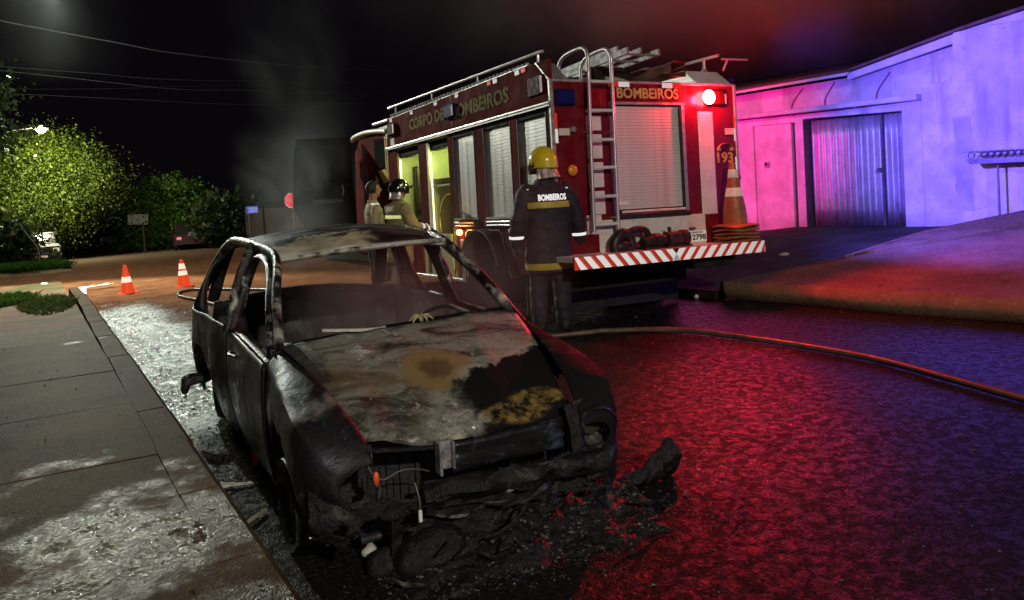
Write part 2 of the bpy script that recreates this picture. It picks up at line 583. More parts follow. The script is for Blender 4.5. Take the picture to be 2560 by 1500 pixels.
# ---- kerbs
def kerb(name, path, width, h, mat, label, seg=0.95):
    root = bpy.data.objects.new(name, None); C.objects.link(root)
    root['kind'] = 'structure'; root['label'] = label
    pts = curve([(x, y, 0) for x, y in path], 200)
    acc = [0.0]
    for p, q in zip(pts, pts[1:]):
        acc.append(acc[-1] + (q - p).length)
    tot = acc[-1]; k = 0
    s = 0.0
    def at(s_):
        for i in range(len(acc) - 1):
            if acc[i + 1] >= s_:
                t = (s_ - acc[i]) / max(1e-6, acc[i + 1] - acc[i])
                return pts[i].lerp(pts[i + 1], t), (pts[i + 1] - pts[i]).normalized()
        return pts[-1], (pts[-1] - pts[-2]).normalized()
    while s < tot - 0.2:
        e = min(s + seg * random.uniform(0.93, 1.05), tot)
        p0, d0 = at(s + 0.006); p1, d1 = at(e - 0.006)
        n0 = Vector((-d0.y, d0.x, 0)); n1 = Vector((-d1.y, d1.x, 0))
        j = random.uniform(-0.008, 0.008)
        vs = []
        for p, nn in ((p0, n0), (p1, n1)):
            g0 = gz(p.y)
            for (o_, z_) in ((0, -0.05), (0, h * 0.8), (0.03, h), (width, h), (width, -0.05)):
                q = p + nn * (o_ + j)
                vs.append((q.x, q.y, g0 + z_ + (j * 0.5 if z_ > 0 else 0)))
        MB().add(vs, [(0, 1, 2, 3, 4), (9, 8, 7, 6, 5)] + [(i, i + 5, (i + 1) % 5 + 5, (i + 1) % 5) for i in range(5)]).build('kerb_stone', mat, root, smooth=30)
        s = e
    return root
kerb('kerb_left', [(0.76, -9), (0.755, 0), (0.75, 6), (0.78, 12), (0.82, 16), (0.80, 20.6)], 0.21, 0.125, CONC, 'worn concrete kerb along the left pavement')
kerb('kerb_right', [(7.33, 7.27), (7.28, 9.5), (7.28, 15), (7.3, 21)], -0.16, 0.10, KERB, 'low concrete kerb below the driveway')

# ---- earth and grass verge beyond the left pavement
def m_verge():
    g = G('verge_earth')
    n1 = g.noise(0.9, 6, 0.65)
    c = g.mix(g.ramp(g.noise(3, 6, 0.6), 0.3, 0.7), (0.10, 0.045, 0.02), (0.2, 0.10, 0.05))
    c = g.mix(g.ramp(n1, 0.5, 0.62), c, (0.045, 0.06, 0.015))
    x, y, z = g.xyz()
    band = g.math('MULTIPLY', g.ramp(y, 12.75, 12.45), g.ramp(y, 10.6, 10.9))
    c = g.mix(g.math('MULTIPLY', band, 0.8), c, g.mix(g.ramp(g.noise(12, 5), 0.4, 0.7), (0.10, 0.08, 0.05), (0.2, 0.17, 0.12)))
    return g.set(c, 0.85, 0, g.bump(g.noise(14, 6, 0.65), 0.7, 0.03), 0.2)
def zverge(x, y):
    return gz(y) + 0.115 - 0.09 * min(1, max(0, (y - 17) / 4)) + 0.02 * fbm((x, y, 0), 0.8)
sheet('verge_left', [-30, -14, -8, -5, -3, -2, -1, -0.4, 0.1, 0.55], [10.77 + i * 0.52 for i in range(20)] + [22.5, 26], zverge, m_verge(), 'earth and grass verge beyond the left pavement')
# far corner of the crossing, with grass
def zfar(x, y):
    e = min(1, max(0, (1.25 - x) / 0.7)) * min(1, max(0, (y - 32.0) / 1.0))
    return gz(y) - 0.03 + 0.14 * e
sheet('verge_far', [-40, -20, -10, -6, -3, -1.5, -0.5, 0.2, 0.7, 1.0, 1.3], [31.5 + i * 0.5 for i in range(16)] + [44, 60, 75], zfar, m_verge(), 'grassy corner on the far side of the crossing')

# grass: nobody could count it
def grass(name, label, n, area, zf, h, col):
    g = G(name + '_blades')
    c_ = g.mix(g.ramp(g.noise(3, 4), 0.3, 0.7), tuple(c * 0.5 for c in col), col)
    g.set(c_, 0.6, spec=0.1)
    tr = g.n('ShaderNodeBsdfTranslucent'); g.link(c_, tr.inputs['Color'])
    mx = g.n('ShaderNodeMixShader'); mx.inputs[0].default_value = 0.5
    g.link(g.b.outputs[0], mx.inputs[1]); g.link(tr.outputs[0], mx.inputs[2]); g.link(mx.outputs[0], g.out.inputs['Surface'])
    mb = MB()
    for _ in range(n):
        x, y = area()
        z = zf(x, y) - 0.01
        a = random.uniform(0, pi); hh = h * random.uniform(0.5, 1.4); w = 0.012 + 0.01 * random.random()
        dx, dy = cos(a) * w, sin(a) * w
        lx, ly = random.gauss(0, 0.35) * hh, random.gauss(0, 0.35) * hh
        mb.add([(x - dx, y - dy, z), (x + dx, y + dy, z), (x + lx + dx * 0.4, y + ly + dy * 0.4, z + hh * 0.75), (x + lx * 1.7, y + ly * 1.7, z + hh)], [(0, 1, 2), (0, 2, 3)])
    o = mb.build(name, g.m, None, fix=False)
    o['kind'] = 'stuff'; o['label'] = label
def blob(cx, cy, rx, ry):
    def f():
        a = random.uniform(0, 2 * pi); r = math.sqrt(random.random())
        return cx + rx * r * cos(a), cy + ry * r * sin(a)
    return f
grass('grass', 'bright green grass patch at the far corner before the parked truck', 9000, blob(-0.35, 35.4, 1.5, 2.6), zfar, 0.22, (0.05, 0.13, 0.018))
grass('grass', 'green grass tuft on the verge at the left edge', 3500, blob(-0.7, 18.6, 0.62, 1.6), zverge, 0.14, (0.05, 0.11, 0.018))
grass('grass', 'thin dry grass on the earth verge beside the kerb', 1800, blob(0.12, 16.8, 0.45, 2.4), zverge, 0.08, (0.07, 0.09, 0.025))

# ---- concrete driveway ramp: shape shared with the verge that runs under it
def kedge(y):
    return interp([(-4, 9.4), (-1.2, 8.75), (1.5, 8.2), (3.85, 7.8), (5.6, 7.52), (7.2, 7.33)], y)
def xmax(y):
    if y > 6.62: return lerp(9.0, 7.36, min(1, (y - 6.62) / 0.57))
    if y > 6.54: return lerp(10.6, 9.0, (y - 6.54) / 0.08)
    if y > 5.72: return lerp(12.95, 10.6, (y - 5.72) / 0.82)
    return 12.95
def zr(x, y):
    return 0.004 + 0.125 * (lambda d: d * d / (d + 0.22))(max(0, x - kedge(y))) + 0.008 * fbm((x, y, 2), 0.9)

# ---- right-hand verge (worn dark tarmac and moss up to the wall)
ZW = [(3, 0.86), (6.37, 0.585), (7.9, 0.46), (8.26, 0.45), (10.3, 0.42), (11.97, 0.28), (16, 0.12), (24, -0.2)]
WX = 13.0
def kx(y):
    return interp([(-4, 9.4), (-1.2, 8.75), (1.5, 8.2), (3.85, 7.8), (5.6, 7.52), (7.27, 7.33), (9.5, 7.28), (24, 7.3)], y) + 0.155
def zw(y):
    return interp(ZW, y) if y > 3 else 0.86 + (3 - y) * 0.06
def zv(x, y):
    k = kx(y); t = max(0, min(1, (x - k) / (WX - k)))
    z0 = gz(y) + 0.085 if y > 7.5 else lerp(-0.03, gz(y) + 0.085, max(0, (y - 7.0) / 0.5))
    zz = lerp(z0, zw(y), t) + 0.012 * fbm((x, y, 5), 0.9) * t * 4 * (1 - t)
    if y < 7.2 and x < xmax(y) + 0.1:
        zz = min(zz, zr(x, y) - 0.06)
    return zz
mbv = MB()
ny = 44
def vfn(s, t):
    y = lerp(-4, 24, t); x = lerp(kx(y), WX + 0.6, s)
    return (x, y, zv(x, y))
gv = G('mossy_tarmac')
cc = gv.mix(gv.ramp(gv.noise(1.1, 6, 0.65), 0.35, 0.66), (0.026, 0.029, 0.023), (0.06, 0.064, 0.052))
cc = gv.mix(gv.math('MULTIPLY', gv.ramp(gv.noise(7, 6, 0.7), 0.52, 0.72), 0.6), cc, (0.03, 0.032, 0.022))
gv.set(cc, 0.8, 0, gv.bump(gv.noise(22, 5, 0.6), 0.5, 0.02), 0.08)
vo = mbv.grid(vfn, 16, ny).build('verge_right', gv.m, None, smooth=60, fix=False)
vo['kind'] = 'structure'; vo['label'] = 'dark mossy tarmac verge below the house wall'

RAMPM = m_concrete('driveway_concrete', (0.10, 0.066, 0.04), (0.17, 0.118, 0.075), 0.7, 0.9, 0.45, 0.8, spec=0.08)
rampo = bpy.data.objects.new('driveway', None); C.objects.link(rampo)
rampo['kind'] = 'structure'; rampo['label'] = 'raised concrete driveway ramp beside the truck'
ry = [7.19, 7.1, 6.95, 6.75, 6.62, 6.54, 6.4, 6.2, 5.95, 5.72, 5.4, 5.0, 4.5, 4.0, 3.5, 3.0, 2.4, 1.8, 1.0, 0.2, -0.6, -1.5, -2.5, -4.0]
def ramp_fn(s, t):
    y = ry[round(t * (len(ry) - 1))]
    x = lerp(kedge(y), xmax(y), s)
    return (x, y, zr(x, y) + 0.0)
rm = MB().grid(ramp_fn, 22, len(ry) - 1).mesh('slab', fix=False)
sA, sB = Vector((9.0, 6.62, 0)), Vector((12.95, 4.55, 0))
sn_ = Vector((-(sB - sA).y, (sB - sA).x, 0)).normalized()
for nm, sg_, lift in (('lower_slab', -1, 0.0), ('upper_slab', 1, 0.018)):
    bm = bmesh.new(); bm.from_mesh(rm)
    bmesh.ops.bisect_plane(bm, geom=bm.verts[:] + bm.edges[:] + bm.faces[:], plane_co=sA + sn_ * sg_ * 0.006, plane_no=sn_ * sg_, clear_inner=True)
    for v in bm.verts: v.co.z += lift
    m2 = bpy.data.meshes.new(nm); bm.to_mesh(m2); bm.free(); m2.shade_smooth()
    o = link(nm, m2, RAMPM, rampo)
    md = o.modifiers.new('thickness', 'SOLIDIFY'); md.thickness = 0.2; md.offset = -1

# ================================================================== HOUSE ALONG THE RIGHT
gp = G('white_plaster')
st = gp.ramp(gp.noise(1.4, 7, 0.62), 0.36, 0.68)
base = gp.mix(st, (0.44, 0.42, 0.41), (0.66, 0.64, 0.63))
sv = gp.noise(1.0, 6, 0.6, gp.scaled((2.6, 2.6, 0.35)))
base = gp.mix(gp.math('MULTIPLY', gp.ramp(sv, 0.52, 0.72), 0.75), base, (0.25, 0.24, 0.23))
base = gp.mix(gp.math('MULTIPLY', gp.ramp(gp.noise(7, 7, 0.72), 0.55, 0.7), 0.55), base, (0.3, 0.29, 0.28))
_x, _y, _z = gp.xyz()
splash = gp.ramp(gp.math('ADD', _z, gp.math('MULTIPLY', gp.noise(3, 5), 0.35)), 0.95, 0.6)
base = gp.mix(gp.math('MULTIPLY', splash, 0.5), base, (0.22, 0.17, 0.14))
PLASTER = gp.set(base, 0.85, 0, gp.bump(gp.noise(14, 6, 0.6), 0.35, 0.015), 0.25)
PATCH = pm('grey_render', (0.40, 0.39, 0.40), 0.9, var=0.2, vs=3, bump=0.3, bs=18, spec=0.2)
TILE = pm('roof_tile_clay', (0.13, 0.075, 0.05), 0.85, var=0.4, vs=5, bump=0.3, bs=20, spec=0.2)
EAVE = pm('white_board', (0.55, 0.53, 0.5), 0.6, var=0.15, vs=3)

def ragged(y0, y1, z0, z1, n, amp=0.02):
    """points along a rough masonry edge"""
    return [(lerp(y0, y1, i / n), lerp(z0, z1, i / n) + random.uniform(-amp, amp)) for i in range(n + 1)]

# ---- garage front
hs = thing('garage_house', 'white plastered garage front with corrugated gate behind the truck', 'house', (WX, 0, 0))
D = 0.32
w = MB()
zb = -0.5
# piers and lintel round the gate opening (y 8.33..10.34, top 2.46) and the pedestrian door recess
w.prism([(7.905, zb), (8.30, zb), (8.30, 2.60), (7.905, 2.60)], 0, D, 'x')
w.prism([(10.36, zb), (10.56, zb), (10.56, 2.60), (10.36, 2.60)], 0, D, 'x')
w.prism([(8.30, 2.46), (10.36, 2.52), (10.36, 2.60), (8.30, 2.60)], 0, D, 'x')
w.prism([(11.62, zb), (24, zb), (24, 2.66), (11.62, 2.64)], 0, D, 'x')
w.prism([(10.56, 2.47), (11.62, 2.49), (11.62, 2.64), (10.56, 2.60)], 0, D, 'x')
w.build('wall', PLASTER, hs, bevel=0.01)
MB().prism([(10.68, zb), (11.62, zb), (11.62, 2.49), (10.68, 2.47)], 0.035, 0.2, 'x').build('door', PLASTER, hs, bevel=0.006)
MB().prism([(10.56, zb), (10.68, zb), (10.68, 2.47), (10.56, 2.47)], 0.12, 0.26, 'x').build('door_jamb', pm('dark_jamb', (0.14, 0.12, 0.12), 0.7), hs)
mbm = MB().cbox((0.03, 11.31, 1.67), (0.06, 0.11, 0.13)); mtr = mbm.build('meter_box', pm('grey_box', (0.28, 0.27, 0.27), 0.5), hs, bevel=0.008)
MB().cbox((-0.004, 11.31, 1.68), (0.012, 0.06, 0.06)).build('meter_glass', pm('dark_glass', (0.05, 0.05, 0.06), 0.1), mtr)
# ledge over the gate
lg = MB(); pl = ragged(7.89, 12.2, 2.70, 2.74, 22, 0.008)
lg.prism([(7.89, 2.60), (12.2, 2.665)] + pl[::-1], -0.22, D, 'x')
lg.build('ledge', PLASTER, hs, bevel=0.012)
MB().box(-0.03, 0.05, 9.16, 9.22, 2.585, 2.625).build('lamp_bracket', MATS['grey_box'], hs)
# upper wall set back above the ledge
MB().prism([(7.35, 2.6), (15.5, 2.6), (15.5, 3.22), (9.2, 3.22), (7.35, 3.5)], 0.35, 0.6, 'x').build('upper_wall', PLASTER, hs, bevel=0.008)
# cable runs on the upper wall
for k, (ya, za, yb_, zb_) in enumerate(((10.9, 2.74, 10.6, 3.15), (10.1, 2.75, 9.85, 3.18), (9.0, 2.72, 8.7, 3.2))):
    pts = curve([(0.335, ya, za), (0.335, lerp(ya, yb_, 0.35) + 0.05, lerp(za, zb_, 0.4)), (0.335, yb_, zb_)], 10)
    MB().tube(pts, 0.012, 5).build('wall_cable', pm('rusty_cable', (0.2, 0.06, 0.04), 0.7), hs)
# gate: corrugated sheets in two leaves
def m_gate():
    g = G('galvanised_sheet')
    x, y, z = g.xyz()
    n = g.noise(2.5, 6, 0.65, g.scaled((1, 1.4, 0.5)))
    c = g.mix(g.ramp(n, 0.3, 0.7), (0.30, 0.30, 0.31), (0.5, 0.5, 0.51))
    low_ = g.ramp(g.math('ADD', z, g.math('MULTIPLY', g.noise(5, 6, 0.7, g.scaled((1, 2.5, 0.6))), 1.1)), 1.65, 0.95)
    c = g.mix(g.math('MULTIPLY', low_, 0.75), c, (0.09, 0.06, 0.05))
    c = g.mix(g.math('MULTIPLY', g.ramp(g.noise(7, 6, 0.7), 0.62, 0.72), 0.8), c, (0.08, 0.07, 0.07))
    return g.set(c, 0.42, 0.55, g.bump(g.noise(6, 4), 0.15, 0.02))
GATE = m_gate()
def leaf_sheet(y0, y1, z1, nrid):
    n = nrid * 8
    def fn(s, t):
        y = lerp(y0, y1, s)
        ph = s * nrid % 1.0
        prof = 0.035 * (max(0, cos(2 * pi * (ph - 0.5))) ** 0.6)
        return (0.20 - prof + 0.006 * fbm((y, t * 2, 2), 1.5), y, lerp(0.40, z1 + 0.02 * (y - 8.3), t))
    return MB().grid(fn, n, 6).build('gate_sheet', GATE, hs, smooth=50, solid=0.004, fix=False)
yy = [8.34, 8.78, 9.30, 9.82, 10.34]
for a, b, nr in ((8.34, 8.78, 4), (8.79, 9.30, 4), (9.305, 9.82, 4), (9.825, 10.34, 4)):
    leaf_sheet(a, b, 2.44, nr)
MB().box(0.14, 0.19, 8.765, 8.805, 0.42, 2.44).build('gate_stile', pm('dark_steel', (0.12, 0.11, 0.12), 0.5, 0.5), hs)
MB().cbox((0.12, 8.84, 1.45), (0.05, 0.07, 0.08)).build('gate_lock', MATS['dark_steel'], hs, bevel=0.01)
MB().prism([(10.355, zb), (10.36, zb), (10.36, 2.5), (10.355, 2.5)], 0.0, 0.3, 'x').build('gate_reveal_shade', MATS['dark_steel'], hs)  # thin dark sheet standing in for shade on the gate's left reveal
# roof: tiled slope seen edge-on, eave and the sloping barge board
barge = MB().prism([(9.35, 3.14), (9.35, 3.26), (7.25, 3.63), (5.0, 3.93), (5.0, 3.80), (7.25, 3.48)], 0.02, 0.10, 'x')
barge.build('barge_board', EAVE, hs, bevel=0.008)
def roof_fn(s, t):
    y = lerp(9.3, 16.5, s); x = lerp(0.0, 5.0, t)
    return (x, y, 3.27 + 0.22 * t * 5 * 0.8 + 0.022 * abs(sin(s * 7.2 / 0.22 * pi)))
MB().grid(roof_fn, 130, 3).build('roof', TILE, hs, smooth=40, solid=0.02, fix=False)
for k in range(3):
    MB().box(-0.10 + k * 0.045, -0.06 + k * 0.045, 9.3, 16.5, 3.215 + k * 0.022, 3.232 + k * 0.022).build('eave_batten', EAVE, hs)
MB().prism([(9.3, 3.3), (7.2, 3.66), (0, 4.6), (0, 4.65), (7.2, 3.71), (9.3, 3.34)], 0.0, 5.0, 'x').build('side_roof', TILE, hs)

# ---- tall boundary wall nearer the camera
tw = thing('boundary_wall', 'tall white stained wall right of the corrugated gate', 'wall', (WX, 0, 0))
edge = ragged(7.30, -3.0, 3.62, 3.70, 40, 0.018)
step = [(7.90, zb), (7.90, 2.30), (7.885, 2.5), (7.895, 2.78), (7.77, 2.80), (7.74, 2.86), (7.55, 2.85), (7.35, 2.87), (7.345, 3.2), (7.33, 3.6)]
MB().prism(step + edge + [(-3.0, zb)], -0.06, 0.22, 'x').build('wall', PLASTER, tw, bevel=0.006)
pt = [(7.36 + random.uniform(-0.02, 0.02), lerp(0.75, 2.25, i / 12)) for i in range(13)] + [(7.08 + random.uniform(-0.02, 0.02), lerp(2.25, 0.72, i / 12)) for i in range(13)]
MB().prism(pt, -0.064, -0.05, 'x').build('render_patch', PATCH, tw)
pt2 = [(7.2 + 0.5 * cos(a) * (0.8 + 0.4 * random.random()), 2.4 + 0.22 * sin(a) * (0.8 + 0.4 * random.random())) for a in [i * pi / 9 for i in range(18)]]


# ---- elevated litter basket on posts before the wall
lb = thing('litter_basket', 'elevated metal rubbish basket on thin posts before the tall wall', 'rubbish basket', (12.72, 6.58, zv(12.72, 6.58)))
STEEL = pm('painted_steel', (0.2, 0.19, 0.2), 0.45, 0.6, var=0.2)
zt0 = 1.02
MB().cyl((0, 0.0, -0.1), (0, 0, zt0 - 0.07), 0.018, n=8).build('post', STEEL, lb, smooth=40)
MB().cyl((0, -0.85, -0.1), (0, -0.85, zt0 - 0.07), 0.018, n=8).build('post', STEEL, lb, smooth=40)
bk = MB(); y0, y1 = 0.42, -1.2
bk.prism([(y0 - 0.09, zt0 - 0.09), (y0 - 0.03, zt0 - 0.01), (y1, zt0 - 0.01), (y1, zt0 - 0.09)], -0.17, -0.155, 'x')
bk.prism([(y0 - 0.09, zt0 - 0.09), (y0 - 0.03, zt0 - 0.01), (y1, zt0 - 0.01), (y1, zt0 - 0.09)], 0.155, 0.17, 'x')
bk.box(-0.16, 0.16, y1, y0 - 0.09, zt0 - 0.09, zt0 - 0.08)
bk.build('tray', STEEL, lb)
rl = MB().box(-0.19, -0.165, y1, y0, zt0 + 0.095, zt0 + 0.112).box(0.165, 0.19, y1, y0, zt0 + 0.095, zt0 + 0.112)
rl.build('rim', STEEL, lb)
for sx in (-0.178, 0.178):
    yk = y0 - 0.12
    while yk > y1 + 0.05:
        ring = [(sx, yk + 0.048 * cos(a), zt0 + 0.045 + 0.05 * sin(a)) for a in [i * pi / 6 for i in range(12)]]
        MB().tube(ring, 0.006, 4, closed=True, flat=(1, 2.2)).build('scroll', STEEL, lb)
        yk -= 0.1

# ================================================================== STREET LAMPS, CABLES, SIGNS
def street_lamp(label, head, pole_x, col, strength, gr=(0.26, 0.10, 0.07)):
    hx, hy, hz = head
    px = pole_x
    g0 = gz(hy)
    t = thing('street_lamp', label, 'street lamp', (px, hy, g0), group=None)
    CON = pm('pole_concrete', (0.22, 0.21, 0.2), 0.85, var=0.25, bump=0.2, bs=25)
    MB().cyl((0, 0, -0.1), (0, 0, hz - g0 - 0.4), 0.14, 0.09, 14).build('pole', CON, t, smooth=40)
    dx = hx - px
    MB().tube(curve([(0, 0, hz - g0 - 0.7), (dx * 0.4, 0, hz - g0 - 0.1), (dx * 0.85, 0, hz - g0 + 0.06)], 10), 0.03, 8).build('arm', pm('galvanised_pipe', (0.06, 0.06, 0.06), 0.6, 0.2), t, smooth=40)
    hd = MB().loft([(dx, 0, hz - g0 - 0.02, 0.30, 0.12), (dx, 0, hz - g0 + 0.05, 0.34, 0.14), (dx, 0, hz - g0 + 0.12, 0.22, 0.09), (dx, 0, hz - g0 + 0.14, 0.08, 0.03)], 18).build('lamp_head', pm('lamp_grey', (0.1, 0.1, 0.1), 0.6), t, smooth=40)
    MB().ball((dx, 0, hz - g0 - 0.02), gr, 16, 8).build('lamp_glass', glow('lamp_glow_' + label[:6], col, strength), hd, smooth=60)
street_lamp('tall street lamp with its lit head cut off at the top left corner', L1, -2.4, (0.9, 1.0, 0.85), 30)
street_lamp('distant lit street lamp glowing over the round tree', L2, -1.6, (1, 1, 0.8), 120, (0.2, 0.16, 0.17))
street_lamp('unseen street lamp standing behind the photographer', L3, -3.0, (1, 0.95, 0.85), 30)

CABLE = pm('cable_sheath', (0.022, 0.022, 0.022), 0.6, var=0.1, spec=0.1)
def cable(label, pts, r):
    o = MB().tube(curve(pts, 24), r, 6).build('power_cable', CABLE, None, smooth=60)
    tag(o, label, 'cable', 'cables strung over the far street')
cable('thick bundled cable, topmost of those at the upper left', [(-9, 27, 8.1), (-1.5, 27, 7.2), (-0.05, 27, 6.97), (2.63, 27, 6.53), (4.33, 27, 6.27), (9, 27, 5.95), (16, 27, 5.9)], 0.022)
cable('long single cable crossing below the thick bundled one', [(-9, 27, 6.4), (-0.14, 27, 5.58), (4.0, 27, 5.16), (6.1, 27, 5.15), (9, 27, 5.1), (16, 27, 5.3)], 0.010)
cable('short bright cable just above the long single one', [(-9, 27.4, 6.3), (0.75, 27.4, 5.72), (1.95, 27.4, 5.65), (5, 27.4, 5.5), (16, 27.4, 5.6)], 0.008)
cable('faint thin cable rising to the right under the long single one', [(-9, 27.8, 5.1), (1.3, 27.8, 5.22), (4.0, 27.8, 5.34), (8, 27.8, 5.5), (16, 27.8, 6.0)], 0.004)
cable('thin low cable, lowest of those at the upper left', [(-9, 27.2, 5.4), (0.93, 27.2, 4.93), (3.1, 27.2, 4.83), (7, 27.2, 4.7), (16, 27.2, 4.9)], 0.006)

POST = pm('sign_post', (0.3, 0.24, 0.2), 0.6, 0.3)
# stop sign
sg = thing('stop_sign', 'red octagonal stop sign half hidden by the open cab door', 'stop sign', (8.99, 31.99, gz(32)), R(-14))
MB().cyl((0, 0.03, -0.1), (0, 0.03, 2.3), 0.028, n=8).build('post', POST, sg, smooth=40)
zc = 1.401 - gz(32)
def octo(r, d0, d1):
    return MB().prism([(r * cos(pi / 8 + i * pi / 4), zc + r * sin(pi / 8 + i * pi / 4)) for i in range(8)], d0, d1, 'y')
octo(0.325, -0.012, 0).build('border', retro('retro_pale_red', (1.0, 0.42, 0.45), 0.95, 0.12, (0.8, 0.3, 0.3)), sg)
octo(0.285, -0.018, -0.012).build('plate', retro('retro_red', (0.95, 0.01, 0.05), 0.95, 0.12, (0.5, 0.01, 0.02)), sg)
lettering('word', 'PARE', 0.2, MATS['retro_pale_red'], sg, Matrix.Translation((0, -0.022, zc)) @ Matrix.Rotation(pi / 2, 4, 'X'), bold=0.004, width=0.44, height=0.16)
# street-name sign
sn = thing('street_name_sign', 'small blue street name plate on a thin post', 'street sign', (8.60, 37.9, gz(37.9)), R(-13))
MB().cyl((0, 0.02, -0.1), (0, 0.02, 2.05), 0.03, n=8).build('post', POST, sn, smooth=40)
zc2 = 1.03 - gz(37.9)
MB().box(-0.06, 0.47, -0.012, 0.0, zc2 - 0.16, zc2 + 0.16, Matrix.Rotation(R(-2), 4, 'Y')).build('plate', retro('retro_blue', (0.16, 0.22, 0.95), 0.9, 0.13, (0.02, 0.03, 0.25)), sn)
MB().box(-0.12, -0.06, -0.012, 0.012, zc2 - 0.14, zc2 + 0.15).build('clamp', pm('pale_clamp', (0.4, 0.4, 0.4), 0.5), sn)
for k in range(3):
    MB().box(0.02, 0.40, -0.016, -0.012, zc2 - 0.09 + k * 0.075, zc2 - 0.06 + k * 0.075).build('text_line', retro('retro_pale_blue', (0.55, 0.6, 1.0), 0.9, 0.13, (0.4, 0.4, 0.6)), sn)
# pale advertising board and a small round sign, far left street
bd = thing('board_sign', 'pale blank board sign on a post under the dark tree', 'board sign', (5.0, 49.6, gz(49.6)), R(-10))
MB().cyl((0.35, 0.04, -0.1), (0.35, 0.04, 2.0), 0.05, n=8).build('post', POST, bd, smooth=40)
MB().box(-0.55, 0.5, -0.03, 0.0, 1.55, 2.15, Matrix.Rotation(R(4), 4, 'Y')).build('board', pm('pale_board', (0.6, 0.6, 0.5), 0.6), bd, bevel=0.01)
rs = thing('round_sign', 'tiny round road sign far down the left street', 'road sign', (4.9, 67, gz(67)), R(-5))
MB().cyl((0, 0.03, -0.1), (0, 0.03, 1.2), 0.035, n=6).build('post', POST, rs)
MB().lathe([(0.0, 0), (0.24, 0), (0.24, 0.02), (0.0, 0.02)], 18, Matrix.Translation((0, 0, 1.0)) @ Matrix.Rotation(pi / 2, 4, 'X'), cap=False).build('plate', retro('retro_white', (0.9, 0.9, 0.88), 0.6, 0.25, (0.8, 0.8, 0.78)), rs)

# ================================================================== TREES
BARK = pm('bark', (0.07, 0.05, 0.035), 0.9, var=0.4, vs=8, bump=0.6, bs=20, spec=0.2)
def m_leaf(name, a, b):
    g = G(name)
    c = g.mix(g.ramp(g.noise(1.1, 4), 0.3, 0.7), a, b)
    g.set(c, 0.5, spec=0.35)
    tr = g.n('ShaderNodeBsdfTranslucent')
    g.link(c, tr.inputs['Color'])
    mx = g.n('ShaderNodeMixShader'); mx.inputs[0].default_value = 0.35
    g.link(g.b.outputs[0], mx.inputs[1]); g.link(tr.outputs[0], mx.inputs[2]); g.link(mx.outputs[0], g.out.inputs['Surface'])
    return g.m
def tree(label, base, crown, rad, nclump, nleaf, lsize, mat, trunk_r=0.16, droop=0.5, seed=1, limbs=6, group='trees along the far street'):
    rg = np.random.default_rng(seed)
    t = thing('tree', label, 'tree', base, group=group)
    b = Vector(base); c = Vector(crown) - b
    mb = MB()
    mb.tube(curve([(0, 0, -0.2), (0.05, 0.03, c.z * 0.35), (c.x * 0.5, c.y * 0.5, c.z * 0.75), tuple(c)], 10), [lerp(trunk_r, trunk_r * 0.3, i / 10) for i in range(11)], 8)
    cl = []
    for i in range(nclump):
        d = rg.normal(size=3); d /= np.linalg.norm(d)
        r = rg.uniform(0.35, 1.0) ** 0.6
        p = np.array([c.x + d[0] * rad[0] * r, c.y + d[1] * rad[1] * r, c.z + d[2] * rad[2] * r])
        if p[2] < 0.15: p[2] = 0.15 + rg.uniform(0, 0.4)
        cl.append(p)
        if i < limbs:
            mid = (c.x * 0.4 + p[0] * 0.3, c.y * 0.4 + p[1] * 0.3, c.z * 0.5 + p[2] * 0.3)
            mb.tube(curve([(c.x * 0.2, c.y * 0.2, c.z * 0.45), mid, tuple(p)], 6), [lerp(trunk_r * 0.4, 0.012, k / 6) for k in range(7)], 6)
    mb.build('trunk', BARK, t, smooth=50)
    cl = np.array(cl)
    idx = rg.integers(0, nclump, nleaf)
    sp = min(rad) * 0.27
    P = cl[idx] + rg.normal(size=(nleaf, 3)) * sp * np.array([1, 1, 0.7])
    out = P - np.array(c); out /= np.linalg.norm(out, axis=1)[:, None] + 1e-6
    ax = out * 0.7 + rg.normal(size=(nleaf, 3)) * 0.55; ax[:, 2] -= droop
    ax /= np.linalg.norm(ax, axis=1)[:, None]
    sd = np.cross(ax, rg.normal(size=(nleaf, 3))); sd /= np.linalg.norm(sd, axis=1)[:, None] + 1e-6
    L = lsize * rg.uniform(0.5, 1.6, nleaf)[:, None]; Wd = L * rg.uniform(0.22, 0.4, nleaf)[:, None]
    A = P; B = P + ax * L * 0.5 + sd * Wd; Cc = P + ax * L; Dd = P + ax * L * 0.5 - sd * Wd
    V = np.stack([A, B, Cc, Dd], 1).reshape(-1, 3)
    me = bpy.data.meshes.new('crown')
    me.from_pydata(V.tolist(), [], [(4 * i, 4 * i + 1, 4 * i + 2, 4 * i + 3) for i in range(nleaf)])
    link('crown', me, mat, t)
    return t
LEAFY = m_leaf('leaf_lime', (0.06, 0.095, 0.010), (0.14, 0.19, 0.018))
LEAFD = m_leaf('leaf_dark', (0.02, 0.035, 0.012), (0.05, 0.075, 0.022))
LEAFM = m_leaf('leaf_mid', (0.09, 0.19, 0.03), (0.19, 0.36, 0.06))
tree('wide drooping bright green tree lit by the lamp above it', (-1.6, 48.0, gz(48)), (0.55, 48.2, 2.65), (3.1, 3.0, 2.6), 200, 90000, 0.115, LEAFY, 0.22, 0.75, 3)
tree('round dark green tree in the middle distance above the dark car', (7.2, 52.5, gz(52)), (7.1, 51.9, 1.0), (2.5, 2.2, 1.9), 80, 22000, 0.17, LEAFM, 0.18, 0.5, 5)
tree('small dark shrubby tree left of the blue street plate', (9.1, 45.0, gz(45)), (8.9, 44.6, 0.55), (1.25, 1.2, 1.25), 40, 4200, 0.26, LEAFD, 0.1, 0.4, 6)
